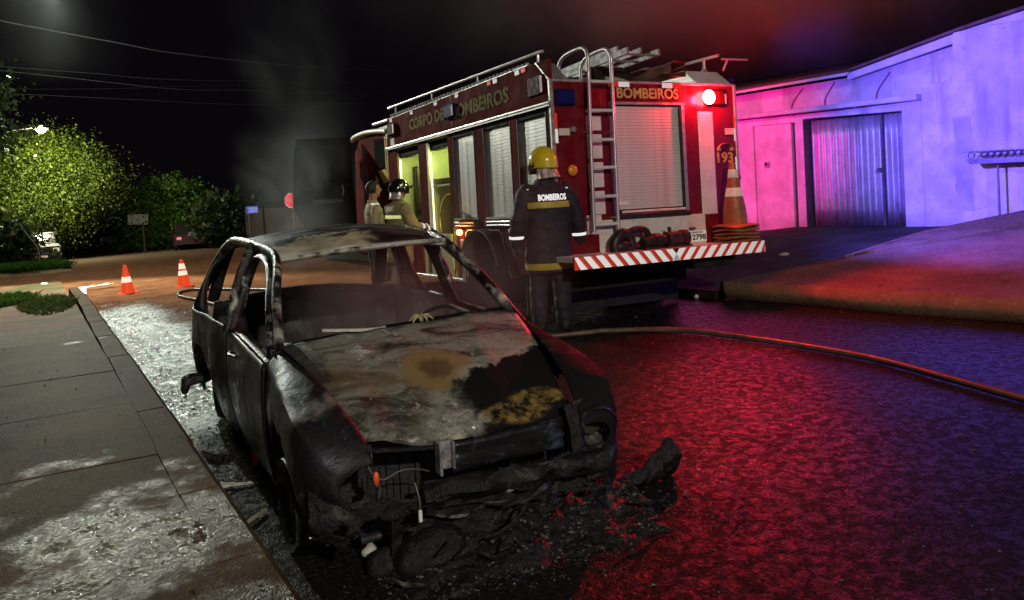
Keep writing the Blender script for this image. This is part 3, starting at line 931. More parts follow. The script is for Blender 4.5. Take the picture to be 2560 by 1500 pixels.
tree('low bushy tree behind the pale board sign', (5.3, 57.0, gz(57)), (5.4, 57, -0.55), (1.0, 1.0, 0.9), 30, 3000, 0.22, LEAFM, 0.1, 0.4, 8)
tree('dark overhanging tree at the upper left edge', (-2.6, 14.0, gz(14)), (-1.22, 14.2, 2.95), (0.9, 1.0, 1.3), 50, 12000, 0.085, LEAFD, 0.13, 0.6, 9, group=None)
tree('low dark bush at the left edge beside the parked truck', (-1.6, 39.0, gz(39)), (-1.5, 39, 0.2), (1.5, 1.3, 1.25), 36, 4200, 0.26, LEAFD, 0.08, 0.3, 10)
stk = MB().tube(curve([(0.08, 36.6, gz(36.6) - 0.05), (0.13, 36.6, 0.0), (-0.2, 36.6, 0.6), (-0.45, 36.6, 1.1)], 8), 0.022, 6).build('sapling_stake', pm('pale_wood', (0.4, 0.36, 0.3), 0.8), None)
tag(stk, 'thin pale leaning stake in the grass before the parked truck', 'stake')
# ================================================================== BURNT CAR
KM = Matrix.Translation((1.576, 2.874, -0.149)) @ Matrix.Rotation(R(-3.676), 4, 'Z') @ Matrix.Rotation(R(1.037), 4, 'X') @ Matrix.Rotation(R(0.284), 4, 'Y')
car = thing('burnt_car', 'burnt out hatchback shell, blackened and glassless, by the left kerb', 'car', M=KM)

def burn(name, ash=0.5, brown=0.3, white=0.2, sc=1.0, rough=(0.32, 0.75), bst=0.35, blue=0.0, ash_c=(0.115, 0.118, 0.108), wh=(0.36, 0.36, 0.32), spec=0.3, metal=0.15):
    g = G(name)
    n1 = g.noise(2.6 * sc, 9, 0.66, dist=0.7)
    n2 = g.noise(6.0 * sc, 8, 0.68, g.scaled((1, 1, 1), (3.1, 1.7, 0.3)), 0.9)
    n3 = g.noise(17 * sc, 7, 0.7, g.scaled((1, 1, 1), (7, 2, 5)))
    c = g.mix(g.ramp(n1, 0.62 - 0.3 * ash, 0.82 - 0.3 * ash), (0.009, 0.009, 0.010), ash_c)
    c = g.mix(g.math('MULTIPLY', g.ramp(n2, 0.68 - 0.3 * brown, 0.8 - 0.3 * brown), 0.75), c, (0.085, 0.058, 0.03))
    c = g.mix(g.math('MULTIPLY', g.ramp(n3, 0.72 - 0.25 * white, 0.8 - 0.25 * white), 0.8), c, wh)
    if blue:
        c = g.mix(g.math('MULTIPLY', g.ramp(n2, 0.5, 0.3), blue), c, (0.10, 0.13, 0.24))
    r = g.ramp(n2, 0.3, 0.7, rough[0], rough[1])
    h = g.math('ADD', g.noise(24 * sc, 6, 0.65), g.math('MULTIPLY', n2, 1.6))
    return g.set(c, r, metal, g.bump(h, bst, 0.012), spec)

SOOT = burn('soot_black', 0.22, 0.14, 0.14, 2.2, (0.22, 0.55), 0.8)
SIDE = burn('scorched_side', 0.10, 0.42, 0.0, 0.7, (0.22, 0.55), 0.25)
FENDER = burn('scorched_fender', 0.34, 0.10, 0.14, 1.6, (0.3, 0.65), 0.3, 0.2, (0.17, 0.175, 0.165), (0.42, 0.42, 0.4))
PILLAR = burn('ash_pillar', 0.44, 0.05, 0.36, 2.2, (0.22, 0.5), 0.4, 0.0, (0.46, 0.47, 0.43), (0.7, 0.7, 0.65))
INNER = burn('charred_inner', 0.30, 0.05, 0.03, 0.9, (0.5, 0.9), 0.5)

FENDERR = burn('sooty_fender', 0.16, 0.05, 0.04, 1.6, (0.55, 0.85), 0.4, 0.0, (0.08, 0.08, 0.078), (0.2, 0.2, 0.19), 0.05, 0.0)

def m_hood():
    g = G('hood_ash')
    x, y, z = g.xyz()
    w1 = g.math('SUBTRACT', g.noise(4.5, 8, 0.66, dist=0.8), 0.5)
    w2 = g.math('SUBTRACT', g.noise(13, 7, 0.68), 0.5)
    wob = g.math('ADD', w1, g.math('MULTIPLY', w2, 0.5))
    streak = g.noise(3.2, 9, 0.68, g.scaled((0.8, 2.4, 1), (2, 5, 1), (0, 0, 0.35)), 0.9)
    c = g.mix(g.ramp(streak, 0.36, 0.60), (0.020, 0.020, 0.018), (0.20, 0.205, 0.175))
    c = g.mix(g.math('MULTIPLY', g.ramp(g.noise(8, 9, 0.78, dist=0.6), 0.56, 0.66), 0.8), c, (0.46, 0.46, 0.40))
    c = g.mix(g.math('MULTIPLY', g.ramp(g.noise(34, 7, 0.75), 0.57, 0.63), 0.75), c, (0.02, 0.02, 0.019))
    c = g.mix(g.math('MULTIPLY', g.ramp(g.noise(52, 6, 0.75, g.scaled((1, 1, 1), (3, 3, 3))), 0.61, 0.66), 0.7), c, (0.5, 0.5, 0.45))
    c = g.mix(g.math('MULTIPLY', g.ramp(g.noise(2.2, 6, 0.6, g.scaled((1, 1, 1), (4, 1, 0))), 0.52, 0.68), 0.6), c, (0.14, 0.105, 0.055))
    # the round brown burn and its darker heart
    def disc(cx, cy, sx, sy):
        a = g.math('MULTIPLY', g.math('SUBTRACT', x, cx), 1 / sx)
        b = g.math('MULTIPLY', g.math('SUBTRACT', y, cy), 1 / sy)
        d = g.math('SQRT', g.math('ADD', g.math('MULTIPLY', a, a), g.math('MULTIPLY', b, b)))
        return g.math('ADD', d, g.math('MULTIPLY', wob, 0.55))
    d1 = g.math('ADD', disc(-0.02, 0.55, 0.17, 0.14), g.math('MULTIPLY', w1, 0.9))
    c = g.mix(g.ramp(d1, 1.15, 0.8), c, (0.19, 0.135, 0.06))
    c = g.mix(g.math('MULTIPLY', g.ramp(d1, 0.55, 0.2), 0.7), c, (0.05, 0.035, 0.018))
    # paint still black over the front right, with a ragged pale border
    edge = g.math('ADD', g.math('ADD', g.math('MULTIPLY', x, 0.34), 0.43), g.math('MULTIPLY', wob, 0.24))
    dd = g.math('SUBTRACT', edge, y)
    front = g.math('MULTIPLY', g.ramp(dd, -0.02, 0.01), g.ramp(g.math('ADD', x, g.math('MULTIPLY', wob, 0.2)), -0.03, 0.06))
    rim = g.math('MULTIPLY', g.ramp(dd, -0.06, -0.015), g.ramp(x, 0.0, 0.1))
    c = g.mix(g.math('MULTIPLY', rim, 0.55), c, (0.30, 0.30, 0.25))
    c = g.mix(front, c, (0.010, 0.010, 0.011))
    # ochre crust and crinkled foil along the leading edge
    yl = g.math('MULTIPLY', g.ramp(disc(0.40, 0.30, 0.17, 0.05), 1.1, 0.75), g.ramp(g.noise(14, 7, 0.7), 0.40, 0.55))
    yl2 = g.math('MULTIPLY', g.ramp(disc(0.2, 0.235, 0.2, 0.05), 1.1, 0.75), g.ramp(g.noise(17, 7, 0.7), 0.42, 0.58))
    c = g.mix(g.math('MULTIPLY', g.math('MAXIMUM', yl, yl2), 0.85), c, (0.20, 0.14, 0.045))
    fo = g.math('MULTIPLY', g.ramp(disc(-0.06, 0.235, 0.15, 0.06), 1.2, 0.7), g.ramp(g.noise(20, 6, 0.7), 0.42, 0.56))
    c = g.mix(g.math('MULTIPLY', fo, 0.8), c, (0.30, 0.30, 0.27))
    # soot along the cowl
    c = g.mix(g.math('MULTIPLY', g.ramp(g.math('ADD', y, g.math('MULTIPLY', wob, 0.2)), 0.93, 1.03), 0.85), c, (0.012, 0.012, 0.012))
    lf = g.math('MULTIPLY', g.ramp(g.math('ADD', x, g.math('MULTIPLY', wob, 0.3)), -0.47, -0.56), g.ramp(y, 0.35, 0.6))
    c = g.mix(g.math('MULTIPLY', lf, 0.8), c, (0.014, 0.014, 0.014))
    r = g.mixf(front, g.ramp(g.noise(6, 5), 0.3, 0.7, 0.4, 0.8), 0.55)
    r = g.mixf(fo, r, 0.22)
    crin = g.math('MAXIMUM', g.math('MAXIMUM', yl, yl2), fo)
    h = g.math('ADD', g.noise(26, 6, 0.66), g.math('MULTIPLY', g.voro(28), g.math('MULTIPLY', crin, 2.5)))
    return g.set(c, r, 0.1, g.bump(h, 0.5, 0.014), g.mixf(front, 0.30, 0.0))
HOOD = m_hood()

FZ = [(-0.55, 0.725), (-0.495, 0.712), (-0.22, 0.658), (0.1, 0.648), (0.48, 0.653), (0.55, 0.66)]
def hood_fn(s, t):
    q = 2 * s - 1                      # -1..1 across
    hw = lerp(0.655, 0.495, t ** 1.1)
    u = q * hw
    vr = 1.03 - 0.05 * (1 - q * q) + 0.03 * q
    vf = 0.215 - 0.035 * (1 - abs(q) ** 3)
    v = lerp(vr, vf, t)
    zr_ = lerp(0.965, 0.995, s) + 0.02 * (1 - q * q)
    zf_ = interp(FZ, u)
    z = lerp(zr_, zf_, t) + 0.045 * sin(pi * t) * (1 - 0.25 * q * q)
    cr = abs(abs(q) - lerp(0.55, 0.3, t))
    z += 0.008 * max(0, 1 - cr / 0.09)
    z += 0.007 * fbm((u, v, 1), 3.2) + 0.010 * max(0, t - 0.8) / 0.2 * fbm((u, v, 9), 14)
    if t > 0.985:
        z -= 0.022
    return (u, v, z)
MB().grid(hood_fn, 44, 44).build('hood', HOOD, car, smooth=60, solid=0.008, fix=False)

WT = [(0.0, 0.68), (0.19, 0.757), (0.6, 0.758), (0.95, 0.737), (2.07, 0.747), (2.6, 0.79), (3.2, 0.835), (3.5, 0.805), (3.72, 0.70)]
BELT = [(0.95, 0.898), (2.07, 0.905), (2.6, 0.905), (3.2, 0.885), (3.5, 0.87), (3.72, 0.86)]
def side_u(v, z):
    zb_ = interp(BELT, v)
    k = (z - 0.25) / (zb_ - 0.25)
    b = -0.05 * (1 - k) ** 3 + 0.022 * sin(pi * min(1, max(0, k)))
    b += 0.006 * fbm((v, z, 4), 2.2) + 0.004 * fbm((v, z, 8), 9)
    return interp(WT, v) + b

def arch(v, z, cv, cz_, r):
    return (v - cv) ** 2 + (z - cz_) ** 2 < r * r

def fender(sg):
    def fn(s, t):                      # s along v, t across: seam -> shoulder -> down
        v = lerp(0.955, 0.085, s)
        k = (0.955 - v) / 0.87
        uh = lerp(0.658, 0.50, min(1, k * 1.05)); zh = lerp(0.945, 0.675, k) + 0.04 * sin(pi * min(1, k)) - (0.02 if k > 0.95 else 0)
        if sg < 0: zh += 0.03 * k
        nose = max(0, (k - 0.72) / 0.28) ** 2
        zh -= 0.05 * nose
        us = interp(WT, v) - 0.012 - 0.085 * nose; zs = lerp(0.895, 0.715, k) + 0.03 * sin(pi * k) - 0.12 * nose
        if t < 0.35:
            q = t / 0.35
            u, z = lerp(uh, us, q), lerp(zh, zs, q) + 0.012 * sin(pi * q)
        else:
            q = (t - 0.35) / 0.65
            zbot = 0.27 + 0.20 * max(0, 1 - max(0, v - 0.12) / 0.22) + 0.03 * sin(v * 40)
            z = lerp(zs, zbot, q)
            u = us + 0.03 * sin(pi * min(1, q * 1.3)) * (1 if q < 0.77 else 0.6) - 0.02 * q
            dv, dz = v - 0.60, z - 0.33
            r = math.hypot(dv, dz)
            if r < 0.335 and z < 0.66:     # pull the lip to the arch
                f_ = 0.335 / max(0.05, r)
                z2 = 0.33 + dz * f_ if dz > 0 else z
                z = max(z, min(z2, 0.66)) if dz > -0.02 else z
        u += 0.006 * fbm((v, z, 2), 4)
        return (sg * u, v, z + 0.004 * fbm((u, v, 6), 6))
    def skip(s, t):
        if t < 0.4: return False
        v = lerp(0.955, 0.085, s); z = lerp(0.8, 0.27, (t - 0.35) / 0.65)
        return arch(v, z, 0.60, 0.33, 0.33)
    return MB().grid(fn, 30, 34, skip=skip).build('fender', FENDER if sg < 0 else FENDERR, car, smooth=50, solid=0.008, fix=False)
fender(-1); fender(1)

def door(sg):
    def fn(s, t):
        v = lerp(0.962, 2.062, s); z = lerp(interp(BELT, v), 0.255, t)
        return (sg * (side_u(v, z) + 0.002), v, z)
    d = MB().grid(fn, 24, 18).build('door', SIDE, car, smooth=50, solid=0.012, fix=False)
    def inn(s, t):
        v = lerp(1.0, 2.03, s); z = lerp(interp(BELT, v) - 0.005, 0.27, t)
        k = 0.07 + 0.012 * fbm((v, z, 11), 3)
        if 0.25 < t < 0.75 and 0.15 < s < 0.8: k -= 0.03
        return (sg * (side_u(v, z) - k), v, z)
    MB().grid(inn, 26, 22).build('inner_skin', INNER, d, smooth=40, solid=0.004, fix=False)
    MB().tube(curve([(sg * (side_u(v, 0.89) - 0.02), v, interp(BELT, v) + 0.008) for v in (0.97, 1.3, 1.7, 2.05)], 10), 0.011, 6, flat=(0.7, 1.6)).build('sill_strip', PILLAR, d, smooth=50)
    if sg < 0:
        MB().tube(curve([(sg * (side_u(1.75, 0.78) + 0.012), 1.72, 0.80), (sg * (side_u(1.8, 0.78) + 0.035), 1.80, 0.802), (sg * (side_u(1.9, 0.78) + 0.012), 1.88, 0.80)], 6), 0.011, 6).build('handle', PILLAR, d, smooth=50)
    return d
door(-1); door(1)

def quarter(sg):
    def fn(s, t):
        v = lerp(2.075, 3.66, s); zb_ = interp(BELT, v)
        z = lerp(zb_, 0.255, t)
        return (sg * side_u(v, z), v, z)
    def skip(s, t):
        v = lerp(2.075, 3.66, s); z = lerp(interp(BELT, v), 0.255, t)
        return arch(v, z, 2.95, 0.33, 0.33)
    MB().grid(fn, 34, 22, skip=skip).build('quarter_panel', SIDE, car, smooth=50, solid=0.010, fix=False)
    # broad foot of the rear pillar
    def cp(s, t):
        a = Vector((sg * 0.79, lerp(2.78, 3.46, s), interp(BELT, lerp(2.78, 3.46, s))))
        b = Vector((sg * lerp(0.66, 0.60, s), lerp(2.86, 3.08, s), lerp(1.28, 1.32, s)))
        p = a.lerp(b, t)
        sq = 0.16 * sin(pi * t) * (1 - s)
        return (p.x + sg * 0.03 * sin(pi * t), p.y + sq, p.z)
    MB().grid(cp, 8, 12).build('rear_pillar', FENDER, car, smooth=50, solid=0.02, fix=False)
quarter(-1); quarter(1)

def greenhouse(sg):
    dz = 0.0 if sg < 0 else 0.015
    loop = [(0.665, 0.965, 0.92), (0.60, 1.33, 1.155), (0.522, 1.69, 1.335 + dz), (0.552, 2.10, 1.378), (0.585, 2.5, 1.388), (0.612, 2.78, 1.365), (0.665, 3.0, 1.25), (0.75, 3.2, 1.03), (0.80, 3.31, 0.88)]
    pts = curve([(sg * a, b, c) for a, b, c in loop], 40)
    MB().tube(pts, 0.029, 10, flat=(1.15, 0.9)).build('roof_rail', PILLAR, car, smooth=50)
    # door frame rib running just inside the rail and down
    rib = [(0.69, 1.02, 0.90), (0.625, 1.36, 1.12), (0.553, 1.70, 1.285 + dz), (0.565, 1.94, 1.335 + dz), (0.60, 2.03, 1.25 + dz), (0.66, 2.03, 1.08), (0.728, 2.0, 0.90)]
    MB().tube(curve([(sg * a, b, c) for a, b, c in rib], 36), 0.016, 8, flat=(1, 1.8)).build('door_frame', PILLAR, car, smooth=50)
    MB().tube(curve([(sg * 0.752, 2.08, 0.88), (sg * 0.685, 2.11, 1.12), (sg * 0.60, 2.14, 1.32), (sg * 0.555, 2.15, 1.39 + dz)], 12), 0.025, 8, flat=(0.8, 1.4)).build('centre_pillar', PILLAR, car, smooth=50)
    MB().tube(curve([(sg * 0.70, 2.10, 0.88), (sg * 0.64, 2.125, 1.12), (sg * 0.55, 2.16, 1.36)], 10), 0.017, 6).build('pillar_inner', INNER, car, smooth=50)
greenhouse(-1); greenhouse(1)

def m_roof():
    g = G('roof_scorched')
    x, y, z = g.xyz()
    wob = g.math('SUBTRACT', g.noise(5, 8, 0.66, dist=0.8), 0.5)
    n1 = g.noise(4, 8, 0.66, g.scaled((1, 2.2, 1)), 0.6)
    c = g.mix(g.ramp(n1, 0.5, 0.68), (0.008, 0.008, 0.008), (0.05, 0.05, 0.042))
    e = g.math('ADD', y, g.math('MULTIPLY', wob, 0.5))
    pale = g.math('MULTIPLY', g.ramp(e, 2.0, 1.93), g.ramp(g.math('ADD', x, g.math('MULTIPLY', wob, 0.3)), 0.12, 0.02))
    pale = g.math('MULTIPLY', pale, g.ramp(g.noise(11, 6), 0.30, 0.42))
    c = g.mix(g.math('MULTIPLY', pale, 0.95), c, g.mix(g.ramp(g.noise(9, 6), 0.35, 0.65), (0.30, 0.29, 0.19), (0.50, 0.48, 0.34)))
    rim = g.ramp(g.math('ADD', y, g.math('MULTIPLY', wob, 0.05)), 1.735, 1.70)
    c = g.mix(g.math('MULTIPLY', rim, 0.8), c, (0.5, 0.5, 0.44))
    return g.set(c, g.ramp(n1, 0.3, 0.7, 0.3, 0.6), 0.15, g.bump(g.noise(20, 6, 0.65), 0.5, 0.012), 0.5)
def roof_fn2(s, t):
    q = 2 * s - 1; v = lerp(1.665, 3.06, t)
    hw = interp([(1.66, 0.515), (2.1, 0.55), (2.6, 0.585), (3.06, 0.60)], v)
    ze = interp([(1.66, 1.325), (2.1, 1.385), (2.5, 1.395), (2.9, 1.36), (3.06, 1.33)], v) + 0.018 * (s - 0.2)
    z = ze + 0.062 * (1 - q * q) * sin(pi * min(1, 0.18 + t * 0.82)) + 0.012 * fbm((q, v, 3), 3) * (1 - q ** 4)
    return (q * hw, v, z)
MB().grid(roof_fn2, 30, 36).build('roof', m_roof(), car, smooth=60, solid=0.012, fix=False)
MB().tube(curve([(-0.525, 1.685, 1.322), (-0.25, 1.65, 1.345), (0.05, 1.64, 1.36), (0.3, 1.655, 1.365), (0.53, 1.69, 1.358)], 16), 0.021, 8, flat=(0.8, 1.3)).build('windscreen_header', burn('header_ash', 0.95, 0.05, 0.6, 2.5, (0.3, 0.6), 0.5, 0.0, (0.45, 0.45, 0.40), (0.7, 0.7, 0.62)), car, smooth=50)
MB().tube(curve([(-0.60, 3.05, 1.325), (-0.2, 3.1, 1.375), (0.2, 3.1, 1.38), (0.60, 3.05, 1.335)], 12), 0.026, 8).build('rear_header', INNER, car, smooth=50)
# tailgate below its empty window
def tail(s, t):
    q = 2 * s - 1
    z = lerp(0.93 - 0.06 * q * q, 0.30, t)
    return (q * lerp(0.66, 0.72, t), 3.50 + 0.18 * sin(pi * 0.5 * t) - 0.05 * q * q, z)
MB().grid(tail, 14, 10).build('tailgate', INNER, car, smooth=50, solid=0.03, fix=False)
for sg in (-1, 1):
    MB().tube(curve([(sg * 0.57, 3.08, 1.34), (sg * 0.62, 3.3, 1.13), (sg * 0.66, 3.5, 0.90)], 8), 0.03, 8, flat=(1, 1.6)).build('tailgate_frame', INNER, car, smooth=50)

# cabin: floor, firewall, dash tube, seat frames, rear bench back
def floor_fn(s, t):
    u = lerp(-0.70, 0.70, s); v = lerp(0.98, 3.5, t)
    return (u, v, 0.29 + 0.10 * max(0, 1 - abs(u) / 0.12) + 0.04 * fbm((u, v, 1), 4))
MB().grid(floor_fn, 18, 30).build('floor', INNER, car, smooth=50, solid=0.02, fix=False)
def fire(s, t):
    u = lerp(-0.70, 0.70, s)
    return (u, 1.0 + 0.02 * fbm((u, t, 2), 4), lerp(0.28, 0.955, t))
MB().grid(fire, 16, 10).build('firewall', INNER, car, smooth=50, solid=0.02, fix=False)
def cowl(s, t):
    q = 2 * s - 1
    return (q * 0.655, lerp(1.0, 1.14, t) - 0.05 * (1 - q * q) + 0.03 * q, lerp(0.95, 0.985, s) + 0.02 * (1 - q * q) - 0.02 * sin(pi * t) + 0.004 * fbm((q, t, 2), 5))
MB().grid(cowl, 24, 5).build('cowl', SOOT, car, smooth=50, solid=0.015, fix=False)
MB().tube([(-0.66 + 1.32 * i / 12, 1.26 + 0.02 * sin(i * 1.3), 0.80 + 0.02 * sin(i * 0.8)) for i in range(13)], 0.032, 8).build('dash_bar', INNER, car, smooth=50)
ws = MB().tube([(u_, v_, 1.005 + 0.012 * sin(u_ * 9)) for u_, v_ in [(-0.44 + 0.04 * i, 1.035 - 0.01 * i * 0.5) for i in range(9)]], 0.009, 6, flat=(1, 1.5))
ws.build('windscreen_edge', pm('ash_white', (0.5, 0.5, 0.46), 0.7, var=0.4, vs=20), car, smooth=40)
for k in range(5):
    a = k * 1.25
    if k == 0:
        fl_ = MB()
    fl_.tube(curve([(0.09, 1.03, 1.0), (0.09 + 0.03 * cos(a), 1.03 + 0.02 * sin(a), 1.03), (0.09 + 0.07 * cos(a), 1.03 + 0.05 * sin(a), 1.0)], 5), [0.008, 0.009, 0.010, 0.009, 0.006, 0.003], 5)
fl_.build('foam_scrap', pm('ochre_ash', (0.38, 0.33, 0.2), 0.8), car, smooth=50)
for sx in (-0.34, 0.34):
    st_ = MB()
    st_.tube(curve([(sx - 0.2, 2.02, 0.35), (sx - 0.2, 2.14, 0.55), (sx - 0.12, 2.2, 0.68), (sx + 0.12, 2.2, 0.68), (sx + 0.2, 2.14, 0.55), (sx + 0.2, 2.02, 0.35)], 24), 0.014, 6)
    st_.tube([(sx - 0.2, 1.6, 0.42), (sx + 0.2, 1.6, 0.42), (sx + 0.2, 2.05, 0.38), (sx - 0.2, 2.05, 0.38)], 0.014, 6, closed=True)
    for k in range(5):
        st_.tube([(sx - 0.2, 2.08 + k * 0.02, 0.44 + k * 0.045), (sx + 0.2, 2.08 + k * 0.02, 0.44 + k * 0.045)], 0.005, 5)
    st_.build('seat_frame', INNER, car, smooth=50)
def bench(s, t):
    u = lerp(-0.62, 0.62, s)
    return (u, 2.95 + 0.12 * t, lerp(0.35, 0.90 + 0.03 * fbm((u, 0, 0), 3), t))
MB().grid(bench, 14, 8).build('rear_seat_back', INNER, car, smooth=50, solid=0.02, fix=False)
stw = MB().tube([(0.34 + 0.18 * cos(a), 1.42 - 0.07 * sin(a), 0.84 + 0.165 * sin(a)) for a in [i * pi / 12 for i in range(24)]], 0.010, 6, closed=True)
stw.cyl((0.34, 1.2, 0.76), (0.34, 1.42, 0.84), 0.022).cyl((0.17, 1.42, 0.84), (0.51, 1.42, 0.84), 0.009)
stw.build('steering_wheel', INNER, car, smooth=50)

# wheels: bare rims in the ash of their tyres
for sx in (-1, 1):
    for vv in (0.60, 2.95):
        Mx = Matrix.Translation((sx * 0.66, vv, 0.345)) @ Matrix.Rotation(pi / 2 * sx, 4, 'Y')
        wb = MB().lathe([(0.20, -0.08), (0.215, -0.075), (0.20, -0.05), (0.17, 0.0), (0.17, 0.05), (0.205, 0.075), (0.2, 0.085), (0.15, 0.06), (0.06, 0.04), (0.05, 0.06), (0.0, 0.06)], 24, Mx, cap=False)
        wo = wb.build('wheel', FENDER, car, smooth=40)
        MB().lathe([(0.205, -0.07), (0.228, -0.04), (0.222, 0.03), (0.206, 0.07)], 24, Mx, cap=False).build('burnt_tyre', SOOT, wo, smooth=40)

# front end: melted skin, slam panel, latch post, crash bar, lamp bowls
def face(s, t):
    u = lerp(-0.735, 0.725, s); z = lerp(0.70, 0.13, t)
    v = 0.13 + 0.10 * (abs(u) / 0.73) ** 6 - 0.05 * sin(pi * t)
    n = 0.035 * fbm((u, z, 2), 3.0) + 0.016 * fbm((u, z, 7), 10)
    if abs(u) < 0.5 and z < 0.40: v += 0.03
    return (u * (0.985 + 0.02 * sin(pi * t)), v + n, z + 0.01 * fbm((u, z, 5), 6))
def face_skip(s, t):
    u = lerp(-0.735, 0.725, s); z = lerp(0.70, 0.13, t)
    top = interp([(-0.5, 0.74), (-0.2, 0.68), (0.5, 0.67)], u)
    rg_ = 0.03 * fbm((u, z, 3), 9) + 0.02 * fbm((u, z, 1), 28)
    if -0.49 < u < 0.43 and z > 0.485 + 0.012 * sin(u * 20) + rg_: return True
    if fbm((u, z, 21), 7) + 0.5 * fbm((u, z, 4), 19) > 0.42 and abs(u) < 0.66: return True
    if (u - 0.578) ** 2 + (z - 0.575) ** 2 < 0.088 ** 2: return True
    if (u + 0.61) ** 2 / 0.011 + (z - 0.585) ** 2 / 0.006 < 1 + 12 * rg_: return True
    if u < -0.42 and z < 0.37 + 0.05 * sin(u * 22) + 2 * rg_: return True
    if 0.02 < u < 0.5 and 0.26 < z < 0.31: return True
    return False
MB().grid(face, 150, 84, skip=face_skip).build('front_panel', SOOT, car, smooth=60, solid=0.012, fix=False)
rdm = MB().box(-0.62, 0.62, 0.42, 0.45, 0.2, 0.62)
for k_ in range(30):
    uu_ = -0.46 + k_ * 0.031 + random.uniform(-0.008, 0.008)
    rdm.box(uu_, uu_ + 0.006, 0.40, 0.42, 0.24 + 0.1 * random.random(), 0.56 - 0.2 * random.random())
rdm.tube([(-0.5, 0.31, 0.60), (-0.1, 0.30, 0.595), (0.5, 0.31, 0.60)], 0.02, 8).tube([(-0.5, 0.31, 0.24), (0.5, 0.31, 0.24)], 0.02, 8)
rdm.build('radiator', pm('burnt_core', (0.012, 0.012, 0.014), 0.6, 0.2, bump=0.5, bs=60), car)
MB().tube(curve([(-0.5, 0.2, 0.655), (-0.2, 0.19, 0.618), (0.1, 0.19, 0.612), (0.47, 0.2, 0.622)], 14), 0.018, 8, flat=(0.8, 1.5)).build('slam_panel', SOOT, car, smooth=50)
def dark_apron(s, t):
    u = lerp(-0.13, 0.43, s)
    return (u, 0.165 + 0.012 * fbm((u, t, 3), 5), lerp(0.625, 0.50, t))
MB().grid(dark_apron, 14, 6).build('grille_apron', burn('apron_dark', 0.1, 0.0, 0.0, 1.0, (0.3, 0.45), 0.15, 0.5), car, smooth=50, solid=0.01, fix=False)
lt = MB().box(-0.205, -0.192, 0.10, 0.16, 0.515, 0.655).box(-0.192, -0.14, 0.135, 0.15, 0.53, 0.65).box(-0.14, -0.13, 0.11, 0.16, 0.53, 0.65)
lt.build('latch_post', pm('bare_steel_ash', (0.30, 0.31, 0.34), 0.35, 0.4, var=0.5, vs=18, dirt=(0.02, 0.02, 0.02), dirt_amt=0.8), car, bevel=0.004)
def beam(s, t):
    u = lerp(-0.31, 0.60, s); a = t * 2 * pi
    d = 0.02 * fbm((u, a, 3), 5)
    dent = 0.02 * sin(u * 26) * (abs(cos(a)) > 0.6)
    return (u, 0.075 - 0.05 * cos(a) + d + dent, 0.455 - 0.03 * u + 0.05 * sin(a) + d * 0.5)
MB().grid(beam, 46, 14).build('crash_bar', SOOT, car, smooth=50, fix=False)
MB().tube(curve([(-0.30, 0.06, 0.40), (-0.15, 0.03, 0.365), (0.02, 0.05, 0.395), (0.15, 0.06, 0.42)], 16), 0.007, 6).build('bent_rod', PILLAR, car, smooth=50)
for (u_, z_, sx) in ((0.578, 0.575, 1),):
    Mx = Matrix.Translation((u_, 0.15, z_)) @ Matrix.Rotation(R(90), 4, 'X') @ Matrix.Rotation(R(8 * sx), 4, 'Y')
    hb = MB()
    hb.lathe([(0.092, 0.03), (0.098, 0.045), (0.105, 0.03), (0.10, 0.0), (0.085, -0.04), (0.05, -0.075), (0.0, -0.085)], 30, Mx, cap=False)
    hb.v = [p + Vector((0.022 * fbm(p, 8), 0.02 * fbm(p + Vector((3, 0, 0)), 9), 0.026 * fbm(p + Vector((0, 5, 0)), 7))) for p in hb.v]
    hb = hb.build('headlight_bowl', FENDER if sx > 0 else SOOT, car, smooth=50)
    ml_ = MB().ball((u_ + 0.012, 0.185, z_ - 0.015), (0.066, 0.03, 0.058), 20, 12)
    ml_.v = [p + Vector((0.03 * fbm(p, 9), 0.02 * fbm(p + Vector((3, 0, 0)), 9), 0.035 * fbm(p + Vector((0, 5, 0)), 8))) for p in ml_.v]
    ml_.build('melted_lens', pm('smoked_lens', (0.035, 0.033, 0.026), 0.3, var=0.5, vs=20, bump=0.5, bs=30), hb, smooth=60)
# loose wiring across the empty grille
WIRE = pm('bare_wire', (0.12, 0.11, 0.10), 0.5, 0.3)
for pts in ([(-0.50, 0.14, 0.66), (-0.51, 0.10, 0.62), (-0.46, 0.10, 0.56), (-0.38, 0.09, 0.585), (-0.30, 0.1, 0.57), (-0.25, 0.12, 0.545)],
            [(-0.49, 0.09, 0.585), (-0.475, 0.08, 0.54), (-0.48, 0.08, 0.50)],
            [(-0.33, 0.07, 0.53), (-0.322, 0.05, 0.46), (-0.325, 0.05, 0.38)],
            [(0.30, 0.06, 0.475), (0.36, 0.03, 0.455), (0.41, 0.05, 0.475)]):
    MB().tube(curve(pts, 14), 0.0035, 5).build('wire', WIRE, car, smooth=60)
MB().ball((-0.485, 0.085, 0.575), (0.014, 0.01, 0.03), 8, 6).build('wire_plug', pm('orange_plastic', (0.6, 0.09, 0.02), 0.5), car, smooth=60)
MB().cbox((-0.323, 0.045, 0.40), (0.016, 0.012, 0.05)).build('wire_tab', pm('pale_plastic', (0.6, 0.6, 0.58), 0.5), car, bevel=0.003)
